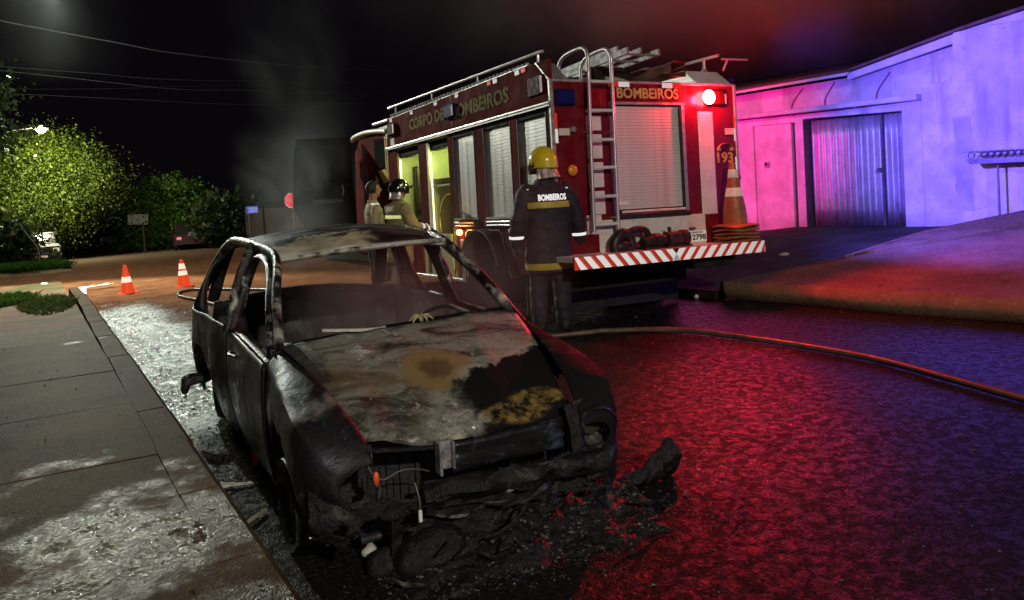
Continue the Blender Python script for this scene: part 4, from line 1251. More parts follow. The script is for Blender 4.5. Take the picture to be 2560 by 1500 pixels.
# sagging melted bumper in front of the car
def melt(s, t):
    a = lerp(-0.50, 0.76, s); r = t
    v = lerp(0.20, -0.26 - 0.10 * fbm((a, 0, 3), 2.2), r)
    ed = min(1, (a + 0.50) / 0.22)
    h = 0.14 + ed * (0.20 * (1 - r) ** 1.6 + 0.035 * sin(pi * r)) * (0.65 + 0.5 * fbm((a, 1, 0), 2.5)) + 0.03 * fbm((a, v, 4), 7) * (1 - r * 0.6) + 0.015 * fbm((a, v, 9), 18)
    if r > 0.97: h = 0.135
    return (a, v, max(0.135, h))
MB().grid(melt, 90, 36).build('melted_bumper', burn('melted_plastic', 0.2, 0.08, 0.03, 2.2, (0.2, 0.5), 0.9), car, smooth=70, fix=False)
# torn strips and springs of thin metal hanging at the nose
rs_ = random.Random(11)
for k_ in range(16):
    u0 = rs_.uniform(-0.62, 0.66); z0 = rs_.uniform(0.22, 0.52); v0 = 0.09 - 0.05 * rs_.random() - (0.12 if z0 < 0.3 else 0)
    a_ = rs_.uniform(-0.5, 0.5); L_ = rs_.uniform(0.08, 0.26); sag = rs_.uniform(-0.05, 0.02)
    p_ = [(u0 + L_ * q * cos(a_), v0 - 0.03 * sin(pi * q) * rs_.random(), max(0.15, z0 + L_ * q * sin(a_) + sag * sin(pi * q))) for q in (0, 0.25, 0.5, 0.75, 1)]
    MB().tube(curve(p_, 10), [0.012 * (1 - 0.6 * abs(q / 5 - 1)) for q in range(11)], 6, flat=(1.0, 0.25)).build('torn_strip', FENDER if k_ % 3 == 0 else SOOT, car, smooth=40)
tb = MB().tube(curve([(-0.82, 3.0, 0.42), (-0.90, 3.0, 0.42), (-0.93, 2.98, 0.40), (-0.95, 2.98, 0.33)], 8), [0.03, 0.035, 0.04, 0.045, 0.05, 0.045, 0.03, 0.03, 0.015], 7)
tb.build('arch_remnant', SOOT, car, smooth=50)

# ================================================================== PIECES ON THE ROAD ROUND THE CAR
def lump(name, label, cat, c, r, mat, seed, amp=0.35, group=None, flat=1.0):
    mb = MB().ball((0, 0, 0), r, 20, 14)
    mb.v = [Vector((p.x, p.y, p.z)) * (1 + amp * fbm((p.x + seed, p.y, p.z), 0.6 / max(r) if isinstance(r, tuple) else 6)) for p in mb.v]
    zmin = min(p.z for p in mb.v)
    mb.v = [Vector((p.x, p.y, max(p.z, zmin * 0.45))) for p in mb.v]
    o = mb.build(name, mat, None, smooth=60)
    o.location = (c[0], c[1], gz(c[1]) - min(p.z for p in mb.v) + (c[2] if len(c) > 2 else 0))
    return tag(o, label, cat, group)
MELT = MATS.get('x') or burn('charred_plastic', 0.10, 0.05, 0.02, 2.0, (0.25, 0.5), 0.8)
def flap(s, t):
    # curled strip of bumper skin standing on the road
    x = lerp(2.42, 2.78, s); y = lerp(3.10, 3.13, s)
    h = interp([(0, 0.10), (0.35, 0.11), (0.7, 0.17), (0.93, 0.215), (1, 0.20)], s)
    z = lerp(0.0 if s < 0.6 else 0.02 * (s - 0.6), h, t)
    return (x + 0.02 * sin(pi * t) - 0.01 * t, y - 0.05 * sin(pi * t * 0.9) + 0.03 * fbm((s * 2, t, 1), 3), z + 0.012 * fbm((s * 3, t, 4), 3))
fo = MB().grid(flap, 26, 10).build('bumper_strip', MELT, None, smooth=60, solid=0.014, fix=False)
tag(fo, 'curled black strip of bumper standing on the road right of the car', 'car debris')
lump('melted_lump', 'large black melted lump on the road before the car', 'car debris', (1.31, 2.98), (0.16, 0.11, 0.11), MELT, 3.0, 0.3)
lump('melted_lump', 'smaller black lump beside the large melted one', 'car debris', (1.16, 3.08), (0.09, 0.07, 0.07), MELT, 8.0, 0.35)
lump('pale_chunk', 'pale grey broken chunk left of the large melted lump', 'car debris', (1.13, 3.20, 0.03), (0.035, 0.03, 0.03), pm('pale_rubble', (0.36, 0.38, 0.34), 0.8, bump=0.4, bs=40), 5.0, 0.5)
lump('ochre_chip', 'small flat ochre chip in the ash before the car', 'car debris', (1.76, 2.98, 0.0), (0.05, 0.018, 0.012), pm('ochre_chip', (0.33, 0.29, 0.13), 0.7), 2.0, 0.4)
pp = MB().tube(curve([(1.50, 3.02, 0.05), (1.66, 3.07, 0.10), (1.86, 3.05, 0.17), (2.05, 3.08, 0.20)], 14), [0.022 + 0.006 * sin(i * 2.1) for i in range(15)], 10)
tag(pp.build('burnt_hose', burn('burnt_rubber', 0.55, 0.05, 0.1, 3, (0.35, 0.6), 0.6), None, smooth=60), 'grey charred pipe lying slanted under the car front', 'car debris')
pp = MB().tube(curve([(1.56, 2.98, 0.035), (1.75, 3.0, 0.05), (1.95, 2.97, 0.10), (2.06, 3.0, 0.12)], 12), 0.018, 8)
tag(pp.build('burnt_hose', SOOT, None, smooth=60), 'thin black charred pipe just below the grey one', 'car debris')
fk = MB().grid(lambda s, t: (0.78 + 0.16 * s, 4.50 - 0.05 * s + 0.05 * t * (1 - s * 0.5), 0.012 + 0.022 * sin(pi * t) * (1 - s) + 0.01 * fbm((s * 4, t, 0), 3)), 10, 4).build('white_flake', pm('white_flake_mat', (0.30, 0.30, 0.27), 0.5, var=0.3, vs=30), None, smooth=50, solid=0.006, fix=False)
tag(fk, 'crumpled white flake on the wet road by the kerb', 'litter')
sk = MB().tube(curve([(0.74, 3.88, 0.012), (0.82, 3.95, 0.02), (0.90, 4.03, 0.014)], 8), 0.010, 6).build('stick', pm('pale_stick', (0.2, 0.19, 0.15), 0.7, bump=0.3), None, smooth=50)
tag(sk, 'thin pale stick lying on the road by the kerb', 'stick')
rp = MB().cbox((1.03, 4.80, 0.06), (0.03, 0.03, 0.12), Matrix.Identity(4)).build('red_plastic', pm('red_lens', (0.55, 0.02, 0.01), 0.3), None, bevel=0.005)
tag(rp, 'small upright red plastic scrap under the side of the car', 'litter')
# white torn sheet at the end of the kerb
wsh = MB().grid(lambda s, t: (0.70 + 0.16 * t + 0.10 * s, 18.6 + 2.4 * s, gz(18.6 + 2.4 * s) + 0.06 + 0.05 * fbm((s * 3, t, 1), 2) + 0.03 * sin(pi * t)), 14, 4)
wsh.grid(lambda s, t: (0.80 + 0.75 * s, 20.9 + 0.25 * s + 0.22 * t, gz(21) + 0.08 + 0.04 * fbm((s * 3, t, 5), 2)), 10, 4)
tag(wsh.build('torn_sheet', pm('white_sheet', (0.7, 0.7, 0.68), 0.5, var=0.1), None, smooth=50, solid=0.004, fix=False), 'torn white sheet at the far end of the left kerb', 'litter')
lump('white_stone', 'single white stone on the red earth beyond the verge', 'stone', (0.15, 25.0), (0.09, 0.07, 0.06), pm('white_stone_mat', (0.6, 0.6, 0.56), 0.7), 1.0, 0.3)
lump('pale_stone', 'small pale stone on the dark verge behind the truck', 'stone', (9.6, 8.1, 0.31), (0.10, 0.05, 0.03), pm('tan_stone', (0.42, 0.36, 0.26), 0.8), 4.0, 0.3)
lump('grey_stone', 'tiny pale stone at the foot of the ramp behind the truck', 'stone', (7.26, 7.55), (0.03, 0.03, 0.025), MATS['white_stone_mat'], 6.0, 0.3)
lump('white_pebble', 'single white pebble on the wet road at the bottom right', 'stone', (4.46, 2.1), (0.012, 0.012, 0.01), MATS['white_stone_mat'], 7.0, 0.2)

# wreckage crumbs and gutter silt that nobody could count
def crumbs(name, label, n, area, sz, mat, zf):
    mb = MB()
    for _ in range(n):
        x, y = area(); z = zf(x, y)
        s = sz * random.uniform(0.35, 1.5)
        a = random.uniform(0, 2 * pi)
        M = Matrix.Translation((x, y, z + s * 0.25)) @ Matrix.Rotation(a, 4, 'Z') @ Matrix.Rotation(random.uniform(-0.9, 0.9), 4, 'X') @ Matrix.Diagonal((s * random.uniform(0.6, 1.6), s * random.uniform(0.4, 1), s * random.uniform(0.2, 0.7), 1))
        mb.add([(1, 0, 0), (-0.6, 0.8, 0), (-0.5, -0.9, 0), (0, 0, 0.9), (0.1, 0, -0.7)], [(0, 1, 3), (1, 2, 3), (2, 0, 3), (1, 0, 4), (2, 1, 4), (0, 2, 4)], 0, M)
    o = mb.build(name, mat, None, fix=False)
    o['kind'] = 'stuff'; o['label'] = label
CR = burn('crumb_char', 0.55, 0.15, 0.22, 3, (0.25, 0.6), 0.3)
def around_front():
    while True:
        u = random.gauss(0.15, 0.55); v = -abs(random.gauss(0, 0.28)) + 0.1
        if -1.0 < u < 1.2 and v > -0.9:
            p = KM @ Vector((u, v, 0)); return p.x, p.y
crumbs('debris', 'charred crumbs and ash scattered before the burnt car', 1500, around_front, 0.005, CR, lambda x, y: 0.0)
def on_melt():
    q_, r_ = random.random(), random.random()
    p = melt(q_, r_); w_ = KM @ Vector(p)
    return w_
_mp = [on_melt() for _ in range(1500)]
_it = iter(_mp + _mp)
_cur = [None]
def _xy():
    _cur[0] = next(_it); return _cur[0].x, _cur[0].y
crumbs('debris', 'flaky ash and burnt scraps lying over the melted bumper', 650, _xy, 0.010, burn('flake_ash', 0.75, 0.25, 0.4, 5, (0.3, 0.7), 0.3), lambda x, y: _cur[0].z)
crumbs('debris', 'coarse charred scraps heaped under the car front', 420, lambda: (random.gauss(1.8, 0.42), random.gauss(2.90, 0.09)), 0.012, CR, lambda x, y: 0.01)
def gut():
    y = random.uniform(4.2, 15.5) if random.random() < 0.6 else random.uniform(12.5, 17)
    w_ = 0.9 if y < 12 else 1.6
    return 0.80 + abs(random.gauss(0, w_ * 0.5)), y
crumbs('gutter_silt', 'wet grit and leaves washed along the left gutter', 3000, gut, 0.011, m_concrete('wet_grit', (0.02, 0.02, 0.017), (0.08, 0.08, 0.07), 0.08, 0.22, 0.4, 3), lambda x, y: gz(y))
crumbs('grit', 'dark grit scattered over the wet road', 2200, lambda: (random.uniform(0.9, 8), random.uniform(1.2, 9)), 0.007, pm('road_grit', (0.06, 0.055, 0.05), 0.4), lambda x, y: gz(y))
crumbs('litter_leaves', 'small dead leaves lying on the wet pavement', 200, lambda: (random.uniform(-3.5, 0.7), random.uniform(1.5, 11)), 0.011, pm('dead_leaf', (0.035, 0.026, 0.012), 0.5), lambda x, y: gz(y) + 0.13)
# ================================================================== FIRE TRUCK
TM = Matrix.Translation((5.857, 6.732, -0.058)) @ Matrix.Rotation(R(-3.672), 4, 'Z') @ Matrix.Rotation(R(-1.52), 4, 'X') @ Matrix.Rotation(R(0.85), 4, 'Y')
ft = thing('fire_truck', 'red fire truck seen from behind with roller shutters and roof ladder', 'fire truck', M=TM)
UL, UR = -1.21, 1.33
RED = pm('fire_red', (0.125, 0.004, 0.008), 0.3, var=0.18, vs=2.2, coat=0.15, dirt=(0.07, 0.02, 0.018), dirt_amt=0.5)
MAROON = pm('side_red', (0.11, 0.014, 0.013), 0.8, var=0.3, vs=1.8, spec=0.015, dirt=(0.05, 0.02, 0.017), dirt_amt=0.6)
ALU = pm('brushed_aluminium', (0.55, 0.54, 0.53), 0.38, 0.75, var=0.15, vs=6)
SLAT = pm('shutter_slat', (0.62, 0.60, 0.59), 0.5, 0.25, var=0.2, vs=2.5, dirt=(0.2, 0.18, 0.17), dirt_amt=0.5)
SLATSIDE = pm('side_slat', (0.66, 0.65, 0.63), 0.44, 0.8, var=0.2, vs=2.5, dirt=(0.3, 0.28, 0.26), dirt_amt=0.5)
BLACK = pm('black_rubber', (0.012, 0.012, 0.013), 0.5, var=0.3, bump=0.1)
DARK = pm('dark_chassis', (0.018, 0.016, 0.016), 0.75, 0.0, spec=0.05, var=0.4, bump=0.2, bs=15)
WHITEP = pm('white_panel', (0.60, 0.57, 0.53), 0.45, var=0.12, vs=3, dirt=(0.28, 0.24, 0.2), dirt_amt=0.6)
gt = G('tread_plate')
vt = gt.voro(22, gt.scaled((1, 1, 1), (0, 0, 0), (0, 0.785, 0)), 'F1', 0.05)
TREAD = gt.set(gt.mix(gt.ramp(gt.noise(3, 5), 0.3, 0.7), (0.6, 0.59, 0.58), (0.75, 0.74, 0.72)), 0.45, 0.3, gt.bump(gt.ramp(vt, 0.1, 0.4, 1, 0), 0.5, 0.006), 0.5)
CHROME = pm('polished_tube', (0.44, 0.43, 0.42), 0.45, 0.75, var=0.15)
RW = retro('retro_tape_white', (0.95, 0.96, 0.97), 0.75, 0.25, (0.82, 0.82, 0.82))
RR = retro('retro_tape_red', (0.9, 0.06, 0.03), 0.6, 0.28, (0.55, 0.02, 0.015))
GOLD = pm('gold_vinyl', (0.50, 0.37, 0.13), 0.45, 0.1, var=0.2, vs=9)
GOLDSIDE = pm('side_gold_vinyl', (0.24, 0.185, 0.085), 0.8, 0.0, var=0.5, vs=14, spec=0.02)  # darker, more uneven gold than the rear lettering
RS = Matrix.Translation((0, 0, 0))

def bxp(name, x0, x1, y0, y1, z0, z1, m, parent=ft, bevel=0.006):
    return MB().box(x0, x1, y0, y1, z0, z1).build(name, m, parent, bevel=bevel)

# ---- chassis, wheels
bxp('chassis_rail', -0.55, -0.40, 0.1, 7.1, 0.62, 0.86, DARK)
bxp('chassis_rail', 0.52, 0.67, 0.1, 7.1, 0.62, 0.86, DARK)
bxp('tank_floor', UL + 0.06, UR - 0.06, 0.02, 5.25, 0.86, 1.02, DARK)
bxp('axle_box', -0.6, 0.72, 1.5, 2.0, 0.42, 0.64, DARK)
bxp('underguard', -0.98, 0.72, 0.32, 0.40, 0.40, 0.80, DARK)
bxp('hitch', 0.35, 0.95, -0.28, 0.1, 0.58, 0.70, DARK)
# mudguard flaps across the rear
fl = bxp('mud_flap', -1.14, -0.06, 0.88, 0.91, 0.10, 0.88, BLACK)
fr_ = bxp('mud_flap', -0.05, 1.04, 0.88, 0.91, 0.10, 0.88, BLACK)
MB().tube([(0.62 + 0.20 * cos(a), 0.872, 0.42 + 0.075 * sin(a)) for a in [i * pi / 14 for i in range(28)]], 0.005, 4, closed=True).build('emblem_ring', pm('moulded_rubber', (0.03, 0.03, 0.03), 0.35), fr_)
TYRE = pm('tyre_rubber', (0.02, 0.019, 0.018), 0.7, var=0.4, vs=9, bump=0.3, bs=30)
def wheel(u, v, z, sg, r=0.48, w=0.27):
    M = Matrix.Translation((u, v, z)) @ Matrix.Rotation(-pi / 2 * sg, 4, 'Y')
    o = MB().lathe([(0.30, -w / 2), (r - 0.03, -w / 2), (r, -w / 2 + 0.04), (r, w / 2 - 0.04), (r - 0.03, w / 2), (0.30, w / 2)], 32, M, cap=False).build('wheel', TYRE, ft, smooth=40)
    MB().lathe([(0.30, w / 2 - 0.01), (0.285, w / 2 - 0.03), (0.25, 0.03), (0.17, 0.02), (0.16, 0.12), (0.10, 0.15), (0.0, 0.15)], 24, M, cap=False).build('rim', pm('rim_grey', (0.22, 0.21, 0.21), 0.45, 0.4), o, smooth=40)
    for k in range(8):
        a = k * pi / 4
        MB().cyl((0.2 * cos(a), 0.2 * sin(a), 0.02), (0.2 * cos(a), 0.2 * sin(a), 0.05), 0.014, n=6, M=M).build('wheel_nut', ALU, o)
for sg in (-1, 1):
    uu = UL + 0.20 if sg < 0 else UR - 0.20
    wheel(uu, 1.78, 0.555, sg); wheel(uu + (0.34 if sg < 0 else -0.34), 1.78, 0.555, sg)
    wheel(uu + (0.04 if sg < 0 else -0.04), 6.25, 0.66, sg)

# ---- side walls (left in full, right plain)
SW = 0.05
bd_ = MB()
bd_.box(UL, UL + SW, 0.02, 5.25, 2.425, 2.90)                      # upper band
bd_.build('upper_side_panel', MAROON, ft, bevel=0.008)
bxp('panel_seam', UL - 0.002, UL + 0.01, 2.62, 2.626, 2.43, 2.9, BLACK, bevel=0)
posts = [(0.02, 0.11), (0.78, 0.94), (1.68, 1.94), (2.62, 2.80), (3.62, 3.92), (4.92, 5.25)]
for a, b in posts:
    bxp('side_post', UL, UL + SW, a, b, 1.19, 2.42, MAROON)
for a, b in ((0.11, 0.78), (0.94, 1.68), (1.94, 2.62)):
    # frame channels and roller shutter
    sh = bxp('roller_shutter', UL + 0.034, UL + 0.05, a + 0.02, b - 0.02, 1.22, 2.40, DARK, bevel=0)
    sm_ = None; nsl = 27
    for k in range(nsl):
        z = 1.245 + k * 0.040
        if sm_ is None:
            sm_ = MB().prism([(0, 0), (0.0025, 0.002), (0.0025, 0.0375), (0, 0.0395)], 0, b - a - 0.05, 'y').mesh('slat', bevel=0.0)
            sm_.materials.append(SLATSIDE)
        inst('slat', sm_, sh, Matrix.Translation((UL + 0.034, a + 0.025, z)) @ Matrix.Diagonal((-1, 1, 1, 1)))
    bxp('shutter_head', UL + 0.004, UL + 0.05, a + 0.01, b - 0.01, 2.325, 2.415, DARK, sh)
    bxp('guide', UL - 0.006, UL + 0.045, a, a + 0.022, 1.2, 2.36, BLACK, sh)
    bxp('guide', UL - 0.006, UL + 0.045, b - 0.022, b, 1.2, 2.36, BLACK, sh)
for a, b in ((0.95, 1.68), (1.94, 2.66)):
    bar = MB().tube([(UL - 0.035, a + 0.03, 1.205), (UL - 0.035, b - 0.03, 1.205)], 0.014, 8)
    bar.box(UL - 0.02, UL + 0.02, a, b, 1.235, 1.262)
    bar.tube([(UL - 0.035, a + 0.03, 1.165), (UL - 0.035, b - 0.03, 1.165)], 0.012, 8)
    bar.build('pull_bar', CHROME, ft, smooth=40)
    for q in (a + 0.01, b - 0.06):
        bxp('bar_bracket', UL - 0.05, UL + 0.02, q, q + 0.05, 1.145, 1.225, BLACK)
# mid rail (aluminium) and gutters
mr = MB().tube([(UL - 0.02, -0.01, 2.432), (UL - 0.02, 5.28, 2.432)], 0.022, 8).box(UL - 0.035, UL + 0.0, -0.01, 5.28, 2.40, 2.418)
mr.build('side_rail', CHROME, ft, smooth=40)
bxp('corner_strip', UL - 0.012, UL + 0.03, -0.012, 0.03, 1.05, 2.68, ALU)
bxp('corner_strip', UR - 0.03, UR + 0.012, -0.012, 0.03, 1.05, 2.68, ALU)
# lower skirts round the wheel arch
sk_ = MB()
sk_.prism([(0.02, 1.14), (1.28, 1.14), (1.30, 1.08), (1.10, 0.52), (0.02, 0.78)], UL, UL + 0.04, 'x')
sk_.prism([(1.28, 1.10), (2.36, 1.10), (2.36, 1.18), (1.28, 1.18)], UL, UL + 0.04, 'x')
sk_.prism([(2.32, 1.10), (2.62, 1.14), (2.62, 0.42), (2.36, 0.42)], UL, UL + 0.04, 'x')
sk_.build('lower_skirt', MAROON, ft, bevel=0.006)
at_ = MB().tube([(UL - 0.006, 2.35, 0.5), (UL - 0.006, 2.33, 1.06), (UL - 0.006, 2.26, 1.105), (UL - 0.006, 1.36, 1.105), (UL - 0.006, 1.28, 1.04), (UL - 0.006, 1.10, 0.54)], 0.009, 6)
at_.build('arch_trim', ALU, ft, smooth=40)
MB().tube([(UL + 0.02 + 0.0, 1.78 + 0.56 * cos(a), 0.55 + 0.56 * sin(a)) for a in [0.25 + i * (pi - 0.5) / 14 for i in range(15)]], 0.02, 6, flat=(1, 8)).build('mudguard', pm('mudguard_grey', (0.06, 0.055, 0.055), 0.5), ft, smooth=50)
bxp('running_board', UL - 0.02, UL + 0.25, 2.42, 2.5, 0.44, 0.98, ALU)
bxp('running_board', UL - 0.02, UL + 0.3, 2.42, 5.2, 0.42, 0.46, ALU)

# ---- two open, lit lockers
BAYM = pm('locker_paint', (0.34, 0.37, 0.17), 0.6, var=0.15, vs=3, dirt=(0.3, 0.3, 0.16), dirt_amt=0.5)
TUBEL = glow('locker_strip', (0.95, 1.0, 0.45), 3.0)
for n_, (a, b) in enumerate(((2.80, 3.62), (3.92, 4.92))):
    z0 = 0.46; z1 = 2.38; dp = 0.62
    lk = MB()
    lk.box(UL + dp, UL + dp + 0.02, a, b, z0, z1)
    lk.box(UL + 0.02, UL + dp, a - 0.02, a, z0, z1).box(UL + 0.02, UL + dp, b, b + 0.02, z0, z1)
    lk.box(UL + 0.02, UL + dp, a, b, z0 - 0.02, z0).box(UL + 0.02, UL + dp, a, b, z1, z1 + 0.02)
    lo = lk.build('locker', BAYM, ft)
    bxp('door_roll', UL + 0.05, UL + 0.2, a, b, 2.25, 2.38, DARK, lo, 0.02)
    for q in (a + 0.03, b - 0.03):
        MB().cyl((UL + 0.06, q, z0 + 0.1), (UL + 0.06, q, 2.22), 0.014, n=8).build('strip_light', TUBEL, lo)
    bxp('lower_door', UL, UL + 0.03, a + 0.05, b - 0.02, z0, 1.05, BAYM if n_ == 0 else MAROON, lo)
    la = bpy.data.lights.new('locker_light', 'POINT'); la.energy = 10; la.color = (0.88, 1.0, 0.36); la.shadow_soft_size = 0.06
    lo_ = bpy.data.objects.new('locker_light', la); C.objects.link(lo_); lo_.parent = ft; lo_.location = (UL + 0.22, lerp(a, b, 0.5), 2.1)
    if n_ == 0:
        bxp('back_panel', UL + dp - 0.03, UL + dp - 0.01, a + 0.02, b - 0.08, 1.86, 2.24, pm('olive_panel', (0.13, 0.17, 0.07), 0.6), lo)
        for q_ in range(3):
            MB().cyl((UL + 0.35, a + 0.14 + q_ * 0.2, 1.842), (UL + 0.35, a + 0.14 + q_ * 0.2, 2.02), 0.06, n=12).build('canister', pm('canister_grey', (0.16, 0.16, 0.14), 0.4), ft, smooth=40)
        bxp('equipment_case', UL + 0.22, UL + 0.5, a + 0.08, b - 0.2, 0.5, 0.8, DARK, lo, 0.02)
        # shelf, hose reel, pale frame
        bxp('shelf', UL + 0.06, UL + dp, a + 0.02, b - 0.02, 1.72, 1.745, BAYM, lo)
        bxp('shelf', UL + 0.06, UL + dp, a + 0.02, b - 0.02, 1.82, 1.84, BAYM, lo)
        bxp('locker_frame', UL + 0.005, UL + 0.045, b - 0.06, b, z0, 2.36, pm('cream_frame', (0.7, 0.72, 0.45), 0.5), lo)
        rl_ = MB()
        Mx = Matrix.Translation((UL + 0.30, a + 0.36, 1.22)) @ Matrix.Rotation(pi / 2, 4, 'Y')
        for ring in range(5):
            rl_.tube([Mx @ Vector(((0.16 + ring * 0.045) * cos(t_), (0.16 + ring * 0.045) * sin(t_), 0.02 * (ring % 2))) for t_ in [i * pi / 14 for i in range(28)]], 0.026, 6, closed=True)
        rl_.cyl(Mx @ Vector((0, 0, 0.08)), Mx @ Vector((0, 0, 0.10)), 0.34, n=24)
        ro = rl_.build('hose_reel', pm('brown_hose', (0.16, 0.06, 0.04), 0.5, var=0.3), ft, smooth=60)
        MB().tube([Mx @ Vector((0.385 * cos(t_), 0.385 * sin(t_), -0.16)) for t_ in [i * pi / 16 for i in range(32)]], 0.014, 6, closed=True).build('reel_flange', pm('brass', (0.55, 0.36, 0.10), 0.35, 0.7), ro, smooth=60)
    else:
        bxp('inner_door', UL + 0.34, UL + 0.37, a + 0.06, b - 0.30, 0.75, 1.93, pm('yellow_panel', (0.6, 0.6, 0.14), 0.5, var=0.1), lo, 0.02)
        bxp('equipment_case', UL + 0.3, UL + 0.55, a + 0.1, a + 0.55, 1.96, 2.2, DARK, lo, 0.02)
        MB().cyl((UL + 0.42, b - 0.22, 0.5), (UL + 0.42, b - 0.22, 0.98), 0.085, n=14).build('extinguisher', pm('extinguisher_red', (0.4, 0.02, 0.015), 0.35), ft, smooth=40)
        MB().grid(lambda s, t: (UL + 0.3 + 0.04 * sin(s * 17), b - 0.30 + 0.24 * s, 2.1 - 0.75 * t), 20, 8).build('hanging_coat', pm('dark_coat', (0.06, 0.05, 0.03), 0.85, var=0.4), ft, smooth=60, solid=0.02, fix=False)
        nz = MB().tube([(UL + 0.25, a + 0.16, 1.78), (UL + 0.25, a + 0.16, 1.52)], 0.03, 10).tube(curve([(UL + 0.25, a + 0.16, 1.50), (UL + 0.22, a + 0.12, 1.35), (UL + 0.25, a + 0.16, 1.2)], 8), 0.024, 8)
        nz.tube([(UL + 0.25, a + 0.16 + 0.05 * cos(t_), 1.70 + 0.12 * sin(t_)) for t_ in [i * pi / 8 for i in range(16)]], 0.012, 6, closed=True)
        nz.build('branch_pipe', pm('brass', (0.55, 0.36, 0.10), 0.35, 0.7), ft, smooth=50)
# dark interior wall behind the lockers
bxp('locker_back', UL + 0.66, UL + 0.68, 0.1, 5.2, 0.9, 2.4, DARK)

# ---- lettering and lamps along the side
SIDEM = Matrix(((0, 0, -1, 0), (-1, 0, 0, 0), (0, 1, 0, 0), (0, 0, 0, 1)))   # text x -> -v, y -> z, out -> -u
def side_text(s, v0, v1, zc_, h, m):
    M = Matrix.Translation((UL - 0.004, (v0 + v1) / 2, zc_)) @ SIDEM
    lettering('lettering', s, h, m, ft, M, bold=0.006, depth=0.002, width=abs(v1 - v0), height=h)
side_text('CORPO DE', 4.22, 2.86, 2.695, 0.175, GOLDSIDE)
side_text('BOMBEIROS', 2.58, 0.93, 2.665, 0.185, GOLDSIDE)
BLUEL = pm('blue_lens', (0.006, 0.01, 0.09), 0.6, var=0.2, spec=0.05)
REDL = pm('dark_red_lens', (0.05, 0.004, 0.006), 0.6, var=0.2, spec=0.05)
def module(v, z, m, face=-1):
    o = MB().box(UL - 0.06, UL, v - 0.17, v + 0.17, z - 0.095, z + 0.095).build('warning_light', m, ft, bevel=0.02)
    MB().box(UL - 0.064, UL - 0.055, v - 0.165, v - 0.125, z - 0.075, z + 0.075).build('lens_glint', pm('lens_shine', (0.75, 0.76, 0.8), 0.25), o, bevel=0.004)  # pale strip painted on as the shine of the lens
    return o
module(2.60, 2.69, BLUEL); module(4.96, 2.71, REDL)
MB().box(UL - 0.02, UL, 0.12, 0.46, 2.55, 2.76).build('warning_light', REDL, ft, bevel=0.015)
MB().box(UL - 0.024, UL - 0.018, 0.13, 0.17, 2.57, 2.74).build('light_glint', MATS['lens_shine'], ft)  # shine on the rear side lens, put in as a pale strip
for v, c in ((0.70, 'w'), (0.55, 'r'), (1.26, 'w'), (1.42, 'r'), (2.40, 'w'), (3.14, 'w'), (4.1, 'w'), (5.05, 'w')):
    MB().box(UL - 0.012, UL, v - 0.05, v + 0.05, 2.842, 2.895).build('side_marker', RW if c == 'w' else RR, ft, bevel=0.006)
for v, m in ((1.07, RW), (0.99, RR)):
    MB().box(UL - 0.012, UL, v - 0.045, v + 0.045, 1.06, 1.12).build('side_marker', m, ft, bevel=0.006)
bxp('notice_plate', UL - 0.008, UL, 4.94, 5.12, 2.46, 2.58, WHITEP)
amb = MB().ball((UL - 0.03, 2.49, 1.075), (0.04, 0.05, 0.04), 14, 8).build('amber_lamp', glow('amber_glow', (1.0, 0.36, 0.06), 16), ft, smooth=60)
la = bpy.data.lights.new('amber_light', 'POINT'); la.energy = 3; la.color = (1, 0.35, 0.05); la.shadow_soft_size = 0.04
lo_ = bpy.data.objects.new('amber_light', la); C.objects.link(lo_); lo_.parent = ft; lo_.location = (UL - 0.12, 2.49, 1.075)

# ---- right side wall, roof deck, coamings
MB().prism([(0.02, 0.95), (5.25, 0.55), (5.25, 2.9), (0.28, 2.88), (0.02, 2.67)], UR - 0.05, UR, 'x').build('right_side_panel', MAROON, ft)
bxp('roof_deck', UL + 0.05, UR - 0.05, 0.02, 5.25, 2.60, 2.655, TREAD)
cl_ = MB()
cl_.prism([(0.0, 2.66), (0.28, 2.895), (5.25, 2.935), (5.25, 2.66)], UL + 0.001, UL + 0.22, 'x')
cl_.build('left_coaming', MAROON, ft, bevel=0.008)
MB().prism([(-0.004, 2.668), (0.275, 2.903), (0.29, 2.898), (0.012, 2.66)], UL - 0.004, UL + 0.23, 'x').build('coaming_trim', ALU, ft)
MB().prism([(0.0, 2.66), (0.28, 2.88), (5.25, 2.92), (5.25, 2.66)], UR - 0.52, UR - 0.002, 'x').build('right_coaming', TREAD, ft, bevel=0.008)
# perforated strip under the left roof rail
for k in range(46):
    v = 0.5 + k * 0.102
    bxp('rail_slot', UL + 0.02, UL + 0.05, v, v + 0.05, 2.905 + 0.006 * v, 2.945 + 0.006 * v, pm('slot_grey', (0.2, 0.2, 0.19), 0.7, spec=0.1), bevel=0)
bxp('rail_plinth', UL + 0.0, UL + 0.08, 0.45, 5.22, 2.90, 2.918, ALU)
# roof rails
for (u_, z0, z1, v0, v1) in ((UL + 0.05, 3.013, 3.098, 0.2, 5.3), (UR - 0.18, 3.03, 3.06, 0.05, 3.4)):
    MB().tube([(u_, v0, z0), (u_, v1, z1)], 0.019, 8).build('roof_rail', CHROME, ft, smooth=40)
    k = 0.30
    while k < v1:
        zt = lerp(z0, z1, (k - v0) / (v1 - v0))
        pm_ = MB().cyl((u_, k, 2.86), (u_, k, zt), 0.018, 0.014, 8).cyl((u_, k, 2.88), (u_, k, 2.91), 0.04, 0.028, 10)
        pm_.build('rail_post', CHROME, ft, smooth=40); k += 1.55
MB().tube([(1.20, 0.05, 2.99), (1.56, 0.0, 2.985)], 0.012, 6).tube([(1.26, 0.1, 2.86), (1.30, 0.05, 3.0)], 0.012, 6).build('antenna_bracket', CHROME, ft, smooth=40)

LADM = pm('dimmed_aluminium', (0.22, 0.21, 0.205), 0.6, 0.2, var=0.2)  # ladder's aluminium, its dimness behind smoke put into the colour
